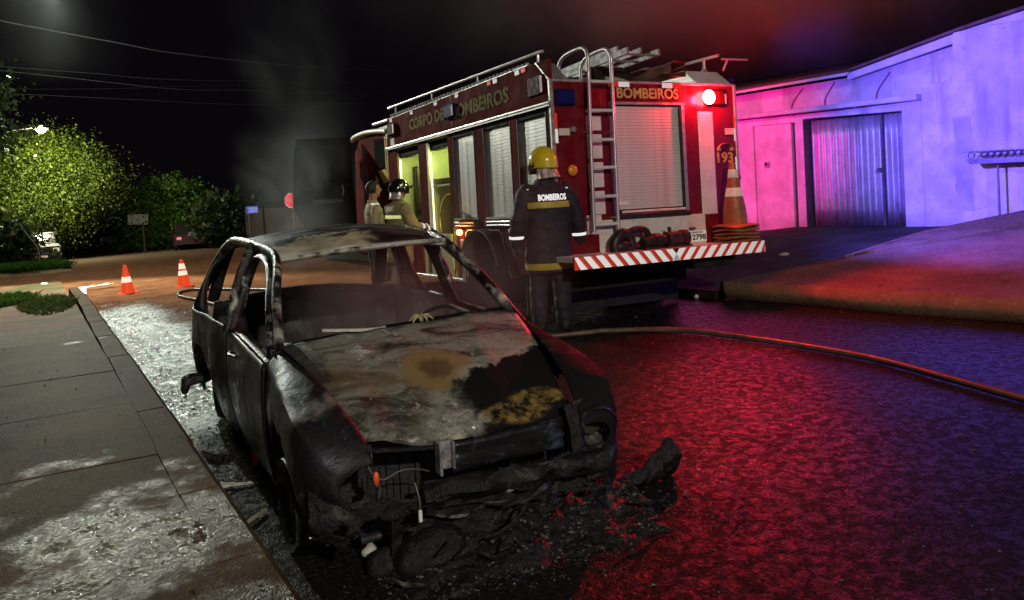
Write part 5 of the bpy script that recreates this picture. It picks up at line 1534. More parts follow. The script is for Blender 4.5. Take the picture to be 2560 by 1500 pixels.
# ---- aluminium ladder lying on the roof, and a rolled tarpaulin
rd = thing('roof_ladder', 'aluminium ladder lying lengthwise on the truck roof', 'ladder', M=TM @ Matrix.Translation((-0.30, -0.15, 2.95)) @ Matrix.Rotation(R(-2), 4, 'X'))
for du in (0.0, 0.42):
    MB().box(du - 0.015, du + 0.015, 0, 4.6, 0, 0.075).build('stile', LADM, rd, bevel=0.004)
for du in (0.05, 0.37):
    MB().box(du - 0.012, du + 0.012, 0.25, 4.4, 0.085, 0.15).build('stile', LADM, rd, bevel=0.004)
for k in range(14):
    MB().cyl((0, 0.15 + k * 0.32, 0.037), (0.42, 0.15 + k * 0.32, 0.037), 0.014, n=8).build('rung', LADM, rd, smooth=40)
for k in range(3):
    bxp('ladder_cradle', -0.35, 0.2, 0.5 + k * 1.6, 0.58 + k * 1.6, 2.655, 2.93, DARK)
tp = MB()
def tarp(s, t):
    v = lerp(-0.1, 2.6, s); a = t * 2 * pi
    r = 0.12 * (0.75 + 0.35 * fbm((v, a, 1), 1.8))
    return (0.42 + r * 1.5 * cos(a), v, 2.80 + 0.12 * sin(v * 0.9 + 0.5) * 0.3 + r * sin(a))
tpo = MB().grid(tarp, 40, 16).build('rolled_tarpaulin', pm('brown_canvas', (0.20, 0.12, 0.09), 0.7, var=0.3, bump=0.4, bs=14), None, smooth=70, fix=False)
tpo.matrix_world = TM
tag(tpo, 'rolled brown canvas lying beside the ladder on the truck roof', 'tarpaulin')
hs_ = MB()
for k in range(3):
    hs_.tube([(0.02 + 0.18 * cos(a), 0.55 + 0.3 * k + 0.1 * sin(a), 2.70 + 0.05 * k * 0 + 0.10 * abs(sin(a * 0.5))) for a in [i * pi / 8 for i in range(17)]], 0.03, 6)
ho = hs_.build('rolled_hose', pm('canvas_hose', (0.3, 0.26, 0.22), 0.7, var=0.3), None, smooth=60); ho.matrix_world = TM
tag(ho, 'coils of canvas hose low on the truck roof behind the header', 'hose')

# ---- rear wall
def rp_(name, u0, u1, z0, z1, m, d=0.0, t=0.03, bevel=0.004, parent=ft):
    return MB().box(u0, u1, -d, t - d if d else t, z0, z1).build(name, m, parent, bevel=bevel)
rp_('rear_panel', UL + 0.001, -0.50, 0.83, 2.665, RED, 0, 0.04)
rp_('rear_panel', 0.545, UR - 0.001, 0.83, 2.675, RED, 0, 0.04)
rp_('header_panel', -0.50, 0.545, 2.445, 2.665, RED, 0, 0.04)
rp_('rear_top_trim', UL, UR, 2.655, 2.685, ALU, 0.012, 0.04)
rp_('header_rail', -0.50, 0.56, 2.425, 2.455, ALU, 0.014, 0.04)
# tread-plate columns
for z0, z1 in ((1.24, 1.49), (1.53, 1.80), (1.84, 2.10), (2.14, 2.30), (2.335, 2.365)):
    rp_('tread_panel', -0.795, -0.60, z0, z1, TREAD, 0.008, 0.012)
rp_('tread_panel', 0.74, 0.965, 1.165, 2.355, TREAD, 0.008, 0.012)
rp_('white_step_panel', -0.70, 0.775, 0.832, 1.175, WHITEP, 0.006, 0.012)
rp_('tread_panel', -0.845, -0.66, 1.03, 1.235, TREAD, 0.010, 0.014)
# rear roller shutter
shr = MB().box(-0.47, 0.52, 0.045, 0.06, 1.19, 2.43).build('rear_shutter', DARK, ft)
sm_ = MB().prism([(0, 0), (-0.004, 0.003), (-0.004, 0.032), (0, 0.035)], -0.445, 0.50, 'x').mesh('slat'); sm_.materials.append(SLAT)
for k in range(32):
    inst('slat', sm_, shr, Matrix.Translation((0, 0.045, 1.275 + k * 0.0355)))
rp_('shutter_frame', -0.50, -0.452, 1.20, 2.43, ALU, 0.010, 0.05, 0.004, shr)
rp_('shutter_frame', 0.505, 0.548, 1.20, 2.43, ALU, 0.010, 0.05, 0.004, shr)
rp_('shutter_gasket', 0.485, 0.505, 1.22, 2.40, BLACK, 0.004, 0.03, 0.002, shr)
rp_('shutter_sill', -0.49, 0.545, 1.172, 1.225, BLACK, 0.035, 0.05, 0.004, shr)
rp_('shutter_handle', -0.40, 0.48, 1.236, 1.262, WHITEP, 0.028, 0.015, 0.004, shr)
rp_('shutter_latch', -0.478, -0.45, 2.30, 2.40, BLACK, 0.03, 0.03, 0.006, shr)
rp_('small_label', -0.415, -0.27, 1.325, 1.36, pm('paper_label', (0.7, 0.68, 0.66), 0.5), -0.032, 0.0335, 0, shr)
# words
REARM = Matrix.Translation((0, -0.006, 0)) @ Matrix.Rotation(pi / 2, 4, 'X')
lettering('lettering', 'BOMBEIROS', 0.15, GOLD, ft, Matrix.Translation((0.05, 0, 2.552)) @ REARM, bold=0.004, width=0.85, height=0.118)
lettering('number', '193', 0.15, GOLD, ft, Matrix.Translation((1.125, 0, 1.815)) @ REARM, bold=0.003, width=0.24, height=0.125)
ph = MB()
arc = [(1.13 + 0.105 * cos(a), -0.006, 1.925 + 0.055 * sin(a)) for a in [pi * i / 10 for i in range(11)]]
ph.tube(arc, 0.022, 6, flat=(0.9, 0.15), up=(0, 1, 0))
ph.box(1.005, 1.06, -0.010, -0.002, 1.895, 1.935).box(1.20, 1.255, -0.010, -0.002, 1.895, 1.935)
ph.build('phone_symbol', GOLD, ft, smooth=40)
# lamps
def rear_box(name, u, z, w, h, m, d=0.05):
    return MB().box(u - w / 2, u + w / 2, -d, 0, z - h / 2, z + h / 2).build(name, m, ft, bevel=0.018)
rear_box('blue_warning_light', -1.045, 2.49, 0.24, 0.17, BLUEL)
rear_box('brake_light', -0.66, 2.49, 0.26, 0.19, pm('brake_red', (0.22, 0.004, 0.008), 0.2, coat=0.5), 0.03)
bx = rear_box('red_warning_light', 1.0, 2.515, 0.26, 0.18, REDL)
MB().ball((0.87, -0.07, 2.514), (0.085, 0.045, 0.085), 20, 12).build('lit_lens', glow('beacon_glow', (1.0, 0.10, 0.12), 60), bx, smooth=60)
rear_box('lens_glint', 1.165, 2.505, 0.014, 0.12, MATS['lens_shine'], 0.03)  # narrow pale strip, painted shine beside the red lens
BEAC = TM @ Vector((0.87, -0.20, 2.514))
lamp('red_beacon_light', 'SPOT', BEAC, 500, (1.0, 0.012, 0.035), 0.07, aim=TM @ Vector((0.87, -5.0, 2.5)), angle=174, blend=0.25)
lamp('red_beacon_glow', 'POINT', TM @ Vector((0.87, -0.16, 2.514)), 70, (1.0, 0.012, 0.035), 0.05)
amb2 = MB().ball((-1.0, -0.02, 1.72), (0.06, 0.03, 0.06), 14, 8).build('amber_reflector', pm('amber_lens', (0.55, 0.22, 0.02), 0.25, coat=0.5), ft, smooth=60)
for u_, z_ in ((1.30, 1.58), (-1.16, 1.55)):
    MB().ball((u_, -0.02, z_), (0.035, 0.025, 0.045), 12, 8).build('tail_light', pm('tail_lens', (0.4, 0.01, 0.012), 0.2, coat=0.5), ft, smooth=60)
bxp('side_lamp_arm', UR, UR + 0.03, -0.05, 0.0, 1.05, 1.1, CHROME)
bxp('side_lamp_arm', UR, UR + 0.03, -0.05, 0.0, 1.12, 1.16, CHROME)
# reflective tapes
for u0, u1, m in ((-0.49, -0.355, RR), (-0.355, -0.21, RW), (0.24, 0.385, RW), (0.385, 0.51, RR)):
    rp_('reflective_tape', u0, u1, 2.615, 2.672, m, 0.020, 0.003, 0)
for u0, u1 in ((UL + 0.012, UL + 0.062), (UR - 0.052, UR - 0.004)):
    rp_('reflective_tape', u0, u1, 2.165, 2.325, RR, 0.008, 0.003, 0)
    rp_('reflective_tape', u0, u1, 2.01, 2.16, RW, 0.008, 0.003, 0)
for z0, z1, m in ((1.66, 1.82, RW), (1.50, 1.655, RR)):
    rp_('reflective_tape', UR - 0.05, UR - 0.004, z0, z1, m, 0.008, 0.003, 0)
MB().box(UL - 0.006, UL - 0.001, 0.0, 0.035, 2.44, 2.62).build('reflective_tape', retro('retro_cyan', (0.5, 0.9, 0.95), 0.7, 0.3, (0.5, 0.7, 0.75)), ft)
MB().box(UL - 0.006, UL - 0.001, 0.0, 0.035, 2.63, 2.70).build('reflective_tape', RR, ft)
rp_('blank_plate', -1.135, -1.0, 2.09, 2.165, WHITEP, 0.008, 0.006)
rp_('blank_plate', 1.145, 1.28, 2.085, 2.16, WHITEP, 0.008, 0.006)
# access ladder up the rear with hoops over the roof
la_ = MB()
for ut, ub in ((-0.81, -0.845), (-0.515, -0.535)):
    pts = [(ub, -0.13, 1.06), (lerp(ub, ut, 0.5), -0.13, 2.0), (ut, -0.13, 2.72), (ut, -0.13, 2.92), (ut, -0.07, 3.0), (ut, 0.05, 3.02)]
    pts2 = [(ut - 0.005, 0.30, 3.0), (ut - 0.008, 0.42, 2.94), (ut - 0.01, 0.45, 2.85), (ut - 0.01, 0.46, 2.66)]
    MB().tube(curve(pts + pts2, 40), 0.021, 8).build('ladder_stile', CHROME, ft, smooth=50)
    for z_ in (1.20, 2.12):
        MB().cyl((ub if z_ < 2 else ut, -0.13, z_), (ub if z_ < 2 else ut, 0.0, z_), 0.012, n=6).build('ladder_bracket', CHROME, ft)
for z_ in (1.135, 1.43, 1.735, 2.03, 2.34, 2.645):
    t_ = (z_ - 1.06) / 1.6
    MB().box(lerp(-0.84, -0.81, t_), lerp(-0.535, -0.515, t_), -0.145, -0.115, z_ - 0.016, z_ + 0.016).build('rung', TREAD, ft, bevel=0.005)
MB().tube([(-0.98, -0.06, 2.15), (-0.98, -0.02, 2.15)], 0.03, 8).build('socket', CHROME, ft)

# ---- tailboard with chevrons
TB0, TB1 = -1.30, 1.24
bxp('tailboard', TB0, TB1, -0.42, 0.02, 0.775, 0.832, TREAD)
cb = bxp('bumper', TB0, TB1, -0.44, -0.405, 0.705, 0.838, RED)
half = -0.035
def chev(u0, m, sgn, w=0.088, lean=0.11):
    z0, z1 = 0.708, 0.835
    l_ = lean * sgn
    poly = [(u0, z0), (u0 + w, z0), (u0 + w + l_, z1), (u0 + l_, z1)]
    poly = [(min(TB1, max(TB0, a)), b) for a, b in poly]
    MB().prism(poly, -0.4445, -0.44, 'y').build('chevron_stripe', m, cb)
for k in range(-1, 10):
    u0 = half + 0.002 + k * 0.1472 if False else half - 0.055 + k * 0.1472
    if k >= 0:
        chev(u0, RW, 1)
    chev(half - 0.02 - (k + 1) * 0.1472, RW, -1) if half - 0.02 - (k + 1) * 0.1472 > TB0 else None
for k in range(10):
    chev(half + 0.035 + k * 0.1472, RR, 1, 0.055)
    if half - 0.088 - k * 0.1472 > TB0 - 0.1:
        chev(half - 0.088 - k * 0.1472 + 0.0, RR, -1, 0.055)
# licence plate and the pump fittings on the white step panel
lp = MB().box(0.33, 0.755, -0.035, -0.027, 0.858, 0.985, Matrix.Identity(4)).build('licence_plate', retro('retro_plate', (0.9, 0.9, 0.88), 0.6, 0.34, (0.75, 0.75, 0.72)), ft, bevel=0.004)
lettering('plate_number', 'YL·2798', 0.09, pm('plate_black', (0.015, 0.015, 0.015), 0.5), lp, Matrix.Translation((0.568, -0.037, 0.912)) @ Matrix.Rotation(pi / 2, 4, 'X'), bold=0.002, width=0.345, height=0.066)
MB().box(0.40, 0.70, -0.0375, -0.035, 0.958, 0.976).build('plate_strip', pm('plate_grey', (0.35, 0.35, 0.35), 0.5), lp)
MB().ball((0.555, -0.03, 1.018), (0.045, 0.03, 0.018), 12, 8).build('plate_lamp', pm('lamp_housing', (0.12, 0.12, 0.12), 0.4, 0.5), ft, smooth=60)
IRON = pm('greasy_iron', (0.028, 0.02, 0.018), 0.45, 0.4, var=0.5, vs=14, bump=0.4, bs=30)
f1 = MB()
f1.tube(curve([(-0.60, -0.15, 0.835), (-0.61, -0.15, 0.93), (-0.52, -0.15, 1.02), (-0.42, -0.15, 0.99), (-0.40, -0.15, 0.90), (-0.43, -0.15, 0.84)], 18), [0.06] * 19, 10)
f1.tube(curve([(-0.50, -0.16, 1.0), (-0.36, -0.17, 1.055), (-0.22, -0.17, 1.045), (-0.17, -0.16, 0.98)], 12), 0.036, 8)
f1.ball((-0.52, -0.17, 0.89), (0.12, 0.07, 0.06), 14, 8)
f1.build('tow_coupling', IRON, ft, smooth=60)
f2 = MB()
f2.cyl((-0.26, -0.17, 0.90), (-0.12, -0.17, 0.92), 0.062, 0.075, 14)
f2.cyl((-0.12, -0.17, 0.915), (-0.04, -0.17, 0.915), 0.085, 0.085, 16)
f2.cyl((-0.04, -0.17, 0.915), (0.06, -0.17, 0.92), 0.065, 0.06, 14)
f2.box(-0.29, -0.05, -0.25, -0.06, 0.835, 0.86)
f2.build('valve', IRON, ft, smooth=40)
f3 = MB()
f3.cyl((0.06, -0.17, 0.92), (0.26, -0.17, 0.925), 0.085, 0.08, 16)
f3.cyl((0.26, -0.17, 0.925), (0.34, -0.17, 0.925), 0.092, 0.092, 16)
f3.cyl((0.12, -0.17, 0.98), (0.11, -0.17, 1.055), 0.018, 0.022, 8)
f3.cyl((0.16, -0.22, 0.96), (0.24, -0.22, 0.97), 0.03, 0.03, 8)
f3.box(0.02, 0.36, -0.25, -0.06, 0.835, 0.855)
f3.build('pump_outlet', pm('rusty_iron', (0.05, 0.022, 0.018), 0.5, 0.3, var=0.5, vs=14, bump=0.4, bs=30), ft, smooth=40)

# ---- cab
CABY = pm('cab_yellow', (0.55, 0.36, 0.07), 0.4, var=0.1)
cabm = MB()
cabm.prism([(5.42, 0.85), (5.42, 2.72), (6.2, 2.80), (7.05, 2.80), (7.40, 2.55), (7.50, 1.7), (7.50, 0.65), (6.85, 0.65), (6.75, 1.05), (5.8, 1.1), (5.7, 0.85)], UL + 0.06, UR - 0.06, 'x')
cabm.build('cab', MAROON, ft, bevel=0.04)
rf = MB().tube(curve([(UL + 0.03, 5.40, 2.735), (UL + 0.03, 5.9, 2.79), (UL + 0.03, 6.6, 2.835), (UL + 0.04, 7.2, 2.83), (UL + 0.05, 7.46, 2.79)], 14), 0.05, 8, flat=(0.9, 1.0))
rf.build('cab_roof_edge', pm('cream_paint', (0.6, 0.57, 0.45), 0.4), ft, smooth=50)
bxp('cab_roof', UL + 0.06, UR - 0.06, 5.42, 7.35, 2.78, 2.85, MATS['cream_paint'], bevel=0.02)
MB().tube([(UL + 0.1, 5.5, 2.93), (UL + 0.1, 6.3, 2.95)], 0.025, 8).build('cab_light_bar', ALU, ft, smooth=40)
cw = MB().prism([(5.56, 2.15), (5.60, 2.63), (6.12, 2.68), (6.12, 2.17)], UL + 0.040, UL + 0.055, 'x').build('cab_window', pm('cab_glass', (0.02, 0.025, 0.02), 0.06, spec=0.7), ft)
bxp('window_trim', UL + 0.035, UL + 0.058, 5.50, 5.56, 2.10, 2.66, CABY, bevel=0.004)
bxp('yellow_panel', UL + 0.042, UL + 0.058, 5.42, 5.5, 1.9, 2.7, CABY, bevel=0.004)
MB().prism([(5.42, 1.9), (5.75, 1.9), (5.98, 2.12), (5.5, 2.12)], UL + 0.042, UL + 0.058, 'x').build('yellow_panel', CABY, ft)
MB().prism([(5.95, 1.95), (6.15, 1.9), (6.15, 2.05)], UL + 0.042, UL + 0.058, 'x').build('yellow_panel', CABY, ft)
MB().prism([(5.42, 1.70), (5.52, 1.70), (6.2, 2.12), (6.05, 2.14)], UL + 0.036, UL + 0.06, 'x').build('door_strap', DARK, ft)
# front cab door standing wide open
od = MB().prism([(-1.28, 1.08), (-1.28, 2.82), (-2.28, 2.79), (-2.36, 2.3), (-2.38, 1.55), (-2.2, 1.24), (-1.98, 1.07)], 7.14, 7.20, 'y').build('cab_door', pm('door_inner', (0.008, 0.006, 0.006), 0.8, var=0.4, spec=0.05), ft, bevel=0.015)
MB().prism([(-1.40, 2.05), (-1.40, 2.70), (-2.18, 2.68), (-2.24, 2.05)], 7.125, 7.139, 'y').build('door_glass', pm('smoked_pane', (0.012, 0.012, 0.014), 0.7, spec=0.03), od)
MB().box(-2.05, -1.5, 7.08, 7.14, 1.62, 1.70).build('arm_rest', BLACK, od, bevel=0.015)
MB().tube(curve([(-1.50, 7.10, 1.75), (-1.50, 7.04, 1.85), (-1.50, 7.10, 1.95)], 6), 0.012, 6).build('door_handle', CHROME, od, smooth=40)
mi_ = MB().tube(curve([(UL - 0.02, 7.42, 2.76), (UL - 0.14, 7.45, 2.74), (UL - 0.2, 7.48, 2.62), (UL - 0.22, 7.48, 2.30), (UL - 0.21, 7.47, 2.2)], 14), 0.011, 6)
mi_.build('mirror_arm', CHROME, ft, smooth=40)
MB().box(UL - 0.30, UL - 0.14, 7.46, 7.52, 2.28, 2.62).build('mirror', BLACK, ft, bevel=0.02)

# ---- warning lamps on the far side, lighting the house wall
for v, m, col, en in ((0.2, 'blue', (0.14, 0.085, 1.0), 4600), (5.15, 'red', (1.0, 0.01, 0.40), 2000)):
    o = MB().box(UR, UR + 0.06, v - 0.15, v + 0.15, 2.60, 2.78).build('warning_light', BLUEL if m == 'blue' else REDL, ft, bevel=0.02)
    MB().ball((UR + 0.07, v, 2.69), (0.03, 0.09, 0.07), 14, 8).build('lit_lens', glow('far_glow_' + m, col, 40), o, smooth=60)
    lamp(m + '_warning_light', 'SPOT', TM @ Vector((UR + 0.2, v, 2.69)), en, col, 0.05, aim=TM @ Vector((UR + 4.0, v + (-1.0 if m == 'blue' else 0.9), 2.6 if m == 'blue' else 2.2)), angle=112 if m == 'blue' else 72, blend=0.7)

# ---- stack of cones on the tailboard
CONEO = pm('faded_orange', (0.30, 0.095, 0.022), 0.55, var=0.25, vs=6, dirt=(0.12, 0.05, 0.03), dirt_amt=0.7)
CONEB = retro('retro_cone_band', (0.9, 0.85, 0.75), 0.35, 0.4, (0.6, 0.57, 0.48))
names = ['lowest cone base in the stack on the tailboard', 'second cone base from below in the tailboard stack', 'third cone base from below in the tailboard stack', 'fourth cone base from below in the tailboard stack', 'top orange cone of the stack, two pale bands showing']
for k in range(5):
    z0 = 0.834 + k * 0.042
    cn = thing('traffic_cone', names[k], 'traffic cone', M=TM @ Matrix.Translation((1.05 + random.uniform(-0.015, 0.015), -0.205, z0)) @ Matrix.Rotation(random.uniform(-0.12, 0.12), 4, 'Z'), group='cones stacked on the truck tailboard')
    def basefn(s, t):
        a = s * 2 * pi
        sq = 0.215 / max(abs(cos(a)), abs(sin(a))) if True else 0
        sq = min(sq, 0.265)
        r = lerp(sq, 0.14, t)
        return (r * cos(a), r * sin(a), 0.004 + (0.012 if 0 < t < 1 else 0) + 0.018 * t + 0.010 * sin(3 * a + k * 1.3) * (1 - t))
    MB().grid(basefn, 48, 3).build('base', CONEO, cn, smooth=50, solid=0.014, fix=False)
    full = k == 4
    prof = [(0.15, 0.03), (0.138, 0.05)] + ([(0.128, 0.20), (0.095, 0.38), (0.062, 0.56), (0.038, 0.70), (0.034, 0.74), (0.02, 0.745)] if full else [(0.133, 0.10)])
    MB().lathe(prof, 24, cap=False).build('body', CONEO, cn, smooth=50)
    if full:
        MB().lathe([(0.1015, 0.35), (0.1035, 0.352), (0.080, 0.46), (0.0785, 0.462)], 24, cap=False).build('band', CONEB, cn, smooth=50)
        MB().lathe([(0.062, 0.565), (0.063, 0.567), (0.048, 0.66), (0.047, 0.662)], 24, cap=False).build('band', CONEB, cn, smooth=50)

# ---- two cones on the far crossing
ORR = retro('retro_cone_red', (1.0, 0.10, 0.03), 0.5, 0.35, (0.62, 0.035, 0.012))
CWH = retro('retro_cone_white', (1.0, 0.95, 0.88), 0.6, 0.3, (0.8, 0.78, 0.72))
def road_cone(label, x, y, rot, bands, lean):
    cn = thing('traffic_cone', label, 'traffic cone', (x, y, gz(y)), (lean, R(-3.0), rot), 'cones across the far crossing')
    MB().prism([(-0.19, -0.19), (0.19, -0.19), (0.19, 0.19), (-0.19, 0.19)], 0, 0.025, 'z').build('base', ORR, cn, bevel=0.01)
    MB().lathe([(0.145, 0.02), (0.135, 0.06), (0.09, 0.30), (0.05, 0.52), (0.034, 0.60), (0.028, 0.605)], 22).build('body', ORR, cn, smooth=40)
    for z0, z1 in bands:
        r0 = lerp(0.135, 0.034, (z0 - 0.06) / 0.54) + 0.004; r1 = lerp(0.135, 0.034, (z1 - 0.06) / 0.54) + 0.004
        MB().lathe([(r0 - 0.002, z0), (r0, z0 + 0.002), (r1, z1 - 0.002), (r1 - 0.002, z1)], 22, cap=False).build('band', CWH, cn, smooth=40)
road_cone('red cone with one white band, the left one on the crossing', 1.639, 18.79, 0.3, [(0.24, 0.36)], R(0))
road_cone('red cone with two white bands, the right one on the crossing', 2.803, 19.01, -0.2, [(0.26, 0.36), (0.40, 0.52)], R(0))
lump('orange_bag', 'crumpled orange bag lying by the dark tree', 'bag', (6.6, 55.0), (0.45, 0.3, 0.32), pm('orange_cloth', (0.75, 0.16, 0.05), 0.6, var=0.2), 12.0, 0.5)

# ---- fire hose over the road
hp = [(5.18, 2.2), (5.28, 2.62), (5.41, 3.10), (5.60, 3.84), (5.62, 4.45), (5.572, 5.01), (5.424, 5.89), (4.95, 6.42), (4.70, 6.52), (3.9, 6.9), (3.25, 7.8), (2.95, 9.2), (2.6, 12.0), (2.43, 14.65), (2.30, 16.1), (2.40, 17.0), (2.62, 17.34), (2.87, 17.25), (3.2, 16.6), (3.9, 15.0), (4.4, 13.0)]
hp = [(5.35, -1.5), (5.20, 0.5)] + hp
pts = [(p.x, p.y, gz(p.y) + 0.032) for p in curve([(a, b, 0) for a, b in hp], 170)]
hose = MB().tube(pts, 0.027, 8).build('fire_hose', pm('wet_hose', (0.10, 0.068, 0.045), 0.35, var=0.35, vs=4, bump=0.3, bs=60), None, smooth=60)
tag(hose, 'long brown fire hose curving over the wet road round the car', 'fire hose')
# ================================================================== PEOPLE
def remesh(mb, voxel, smooth_it=5, fold=0.0, fold_pred=None):
    me = mb.mesh('body', fix=True)
    o = bpy.data.objects.new('tmp_body', me); C.objects.link(o)
    m = o.modifiers.new('r', 'REMESH'); m.mode = 'VOXEL'; m.voxel_size = voxel
    s = o.modifiers.new('s', 'SMOOTH'); s.factor = 0.5; s.iterations = smooth_it
    out = bpy.data.meshes.new_from_object(o.evaluated_get(bpy.context.evaluated_depsgraph_get()))
    bpy.data.objects.remove(o); bpy.data.meshes.remove(me)
    if fold:
        for v in out.vertices:
            if fold_pred is None or fold_pred(v.co):
                p = v.co
                d = noise.fractal(Vector((p.x * 5, p.y * 5, p.z * 9)), 1.0, 2.0, 3) + 0.6 * sin(p.z * 46 + 7 * p.x + 3 * fbm(p, 6))* 0.3
                v.co = p + v.normal * d * fold
    out.shade_smooth()
    return out

def shell(me, name, pred, off, mat, parent, planes=(), solid=0.0):
    bm = bmesh.new(); bm.from_mesh(me)
    for co, no in planes:                # keeps the side the normal points to
        bmesh.ops.bisect_plane(bm, geom=bm.verts[:] + bm.edges[:] + bm.faces[:], plane_co=co, plane_no=no, clear_inner=True)
    bm.normal_update()
    kill = [f for f in bm.faces if not pred(f.calc_center_median())]
    bmesh.ops.delete(bm, geom=kill, context='FACES')
    bm.normal_update()
    ns = [(v, v.normal.copy()) for v in bm.verts]
    for v, n in ns:
        v.co += n * off
    m2 = bpy.data.meshes.new(name); bm.to_mesh(m2); bm.free()
    m2.shade_smooth()
    return link(name, m2, mat, parent, solid)

def band(me, name, z0, z1, mat, parent, pred=lambda p: True, off=0.006, axis=(0, 0, 1), org=(0, 0, 0)):
    a = Vector(axis).normalized(); o = Vector(org)
    return shell(me, name, pred, off, mat, parent, [(o + a * z0, a), (o + a * z1, -a)], 0.003)

def limb(mb, pts, rs, n=12, k=14):
    c = curve(pts, k)
    r = [interp([(i / (len(rs) - 1), rs[i]) for i in range(len(rs))], j / k) for j in range(k + 1)]
    mb.tube(c, r, n)
    mb.ball(c[-1], r[-1] * 0.98, 10, 8); mb.ball(c[0], r[0] * 0.98, 10, 8)

def head(mb, M):
    mb.ball((0, -0.008, 0.165), (0.078, 0.098, 0.102), 20, 14, M)
    mb.ball((0, 0.025, 0.098), (0.058, 0.068, 0.066), 16, 10, M)
    mb.ball((0, 0.068, 0.060), (0.028, 0.024, 0.022), 10, 8, M)
    mb.ball((0, 0.074, 0.187), (0.052, 0.024, 0.016), 10, 8, M)
    mb.tube([(0, 0.088, 0.172), (0, 0.108, 0.145), (0, 0.114, 0.130), (0, 0.088, 0.120)], [0.010, 0.014, 0.018, 0.014], 8, M=M)
    mb.ball((0, 0.086, 0.096), (0.026, 0.012, 0.011), 8, 6, M)
    for s_ in (-1, 1):
        mb.ball((s_ * 0.080, -0.008, 0.140), (0.012, 0.026, 0.034), 8, 8, M)

def eyes(M, parent):
    EW = pm('eye_white', (0.6, 0.58, 0.55), 0.3, var=0.0); ED = pm('eye_dark', (0.03, 0.02, 0.015), 0.2, var=0.0)
    for s_ in (-1, 1):
        e = MB().ball((s_ * 0.031, 0.083, 0.163), (0.0125, 0.008, 0.007), 8, 6, M).build('eye', EW, parent, smooth=60)
        MB().ball((s_ * 0.031, 0.089, 0.163), (0.006, 0.004, 0.006), 8, 6, M).build('pupil', ED, e, smooth=60)

def glove(parent, wrist, dirv, palmn, mat, curl=0.7, thumb=1):
    """gloved hand with five separate, curling fingers"""
    d = Vector(dirv).normalized(); n = Vector(palmn); n = (n - d * n.dot(d)).normalized(); s = d.cross(n) * thumb
    w = Vector(wrist)
    mb = MB()
    def P(a, b, c):
        return w + s * a + d * b + n * c
    mb.tube([P(0, -0.03, 0), P(0, 0.02, 0), P(0, 0.06, 0.004), P(0, 0.10, 0.008)], [(0.034, 0.034), (0.030, 0.042), (0.022, 0.048), (0.018, 0.046)], 12, up=n)
    for i, (a, L) in enumerate(((0.034, 0.070), (0.012, 0.080), (-0.011, 0.075), (-0.033, 0.058))):
        c_ = curl * (1 + 0.12 * i)
        p = [P(a, 0.085, 0.006)]; ang = 0.15; q = p[0]
        for sgm in (0.42, 0.32, 0.26):
            q = q + (d * cos(ang) + n * sin(ang)) * L * sgm
            p.append(q); ang += c_ * 0.75
        mb.tube(p, [0.0125, 0.012, 0.011, 0.0085], 8)
        mb.ball(p[-1], 0.0086, 8, 6)
    p = [P(0.035, 0.02, 0.008), P(0.058, 0.055, 0.02), P(0.060, 0.085, 0.034), P(0.052, 0.105, 0.046)]
    mb.tube(p, [0.017, 0.0145, 0.0125, 0.0095], 8); mb.ball(p[-1], 0.0096, 8, 6)
    me = remesh(mb, 0.0055, 2)
    return link('glove', me, mat, parent)

NAVY = pm('navy_turnout', (0.016, 0.014, 0.024), 0.75, var=0.4, vs=7, bump=0.35, bs=60, spec=0.3, dirt=(0.05, 0.04, 0.035), dirt_amt=0.35)
YBAND = pm('yellow_band', (0.40, 0.30, 0.035), 0.6, var=0.2, vs=12)
SILV = retro('retro_silver', (0.95, 0.97, 1.0), 0.85, 0.23, (0.6, 0.62, 0.64))
BOOT = pm('black_boot', (0.015, 0.014, 0.014), 0.4, var=0.3)
SKIN = pm('skin', (0.36, 0.18, 0.11), 0.5, var=0.12, vs=9, bump=0.1, bs=80)

# ---- firefighter with the yellow helmet, seen from behind
FX, FY = 4.60, 6.93
ff = thing('person', 'firefighter with yellow helmet and navy coat seen from behind by the truck', 'person', (FX, FY, gz(FY)), R(-22))
ff.scale = (1.0, 1.02, 1.045)
mb = MB()
for s_ in (-1, 1):
    limb(mb, [(s_ * 0.105, 0, 0.90), (s_ * 0.125, 0.015, 0.50), (s_ * 0.13, -0.01, 0.10)], [0.125, 0.10, 0.088])
    limb(mb, [(s_ * 0.13, -0.035, 0.075), (s_ * 0.14, 0.07, 0.055), (s_ * 0.15, 0.17, 0.045)], [0.066, 0.056, 0.045], 10, 6)
mb.loft([(0, 0, 0.62, 0.235, 0.17), (0, 0, 0.70, 0.25, 0.185), (0, 0.0, 0.90, 0.24, 0.175), (0, 0.0, 1.08, 0.232, 0.165), (0, -0.005, 1.25, 0.25, 0.17), (0, -0.01, 1.38, 0.255, 0.165), (0, -0.01, 1.46, 0.215, 0.135), (0, -0.005, 1.52, 0.12, 0.10), (0, 0.0, 1.56, 0.075, 0.075)], 28, power=2.4)
limb(mb, [(-0.20, -0.005, 1.42), (-0.30, -0.04, 1.16), (-0.335, 0.06, 0.92)], [0.105, 0.088, 0.072])
limb(mb, [(0.20, -0.005, 1.42), (0.31, -0.045, 1.16), (0.345, 0.05, 0.92)], [0.105, 0.088, 0.072])
mb.tube([(0, 0, 1.5), (0, 0.01, 1.62)], 0.062, 12)
HM = Matrix.Translation((0, 0.012, 1.545)) @ Matrix.Rotation(R(42), 4, 'Z') @ Matrix.Rotation(R(-6), 4, 'X')
head(mb, HM)
bm_ = remesh(mb, 0.0125, 4, 0.015, lambda p: p.z < 1.54 and p.z > 0.12)
for p_ in bm_.polygons:
    p_.material_index = 1 if p_.center.z > 1.575 else (2 if p_.center.z < 0.12 else 0)
body = link('body', bm_, [NAVY, SKIN, BOOT], ff)
torso = lambda p: abs(p.x) < 0.285 and p.z > 0.6
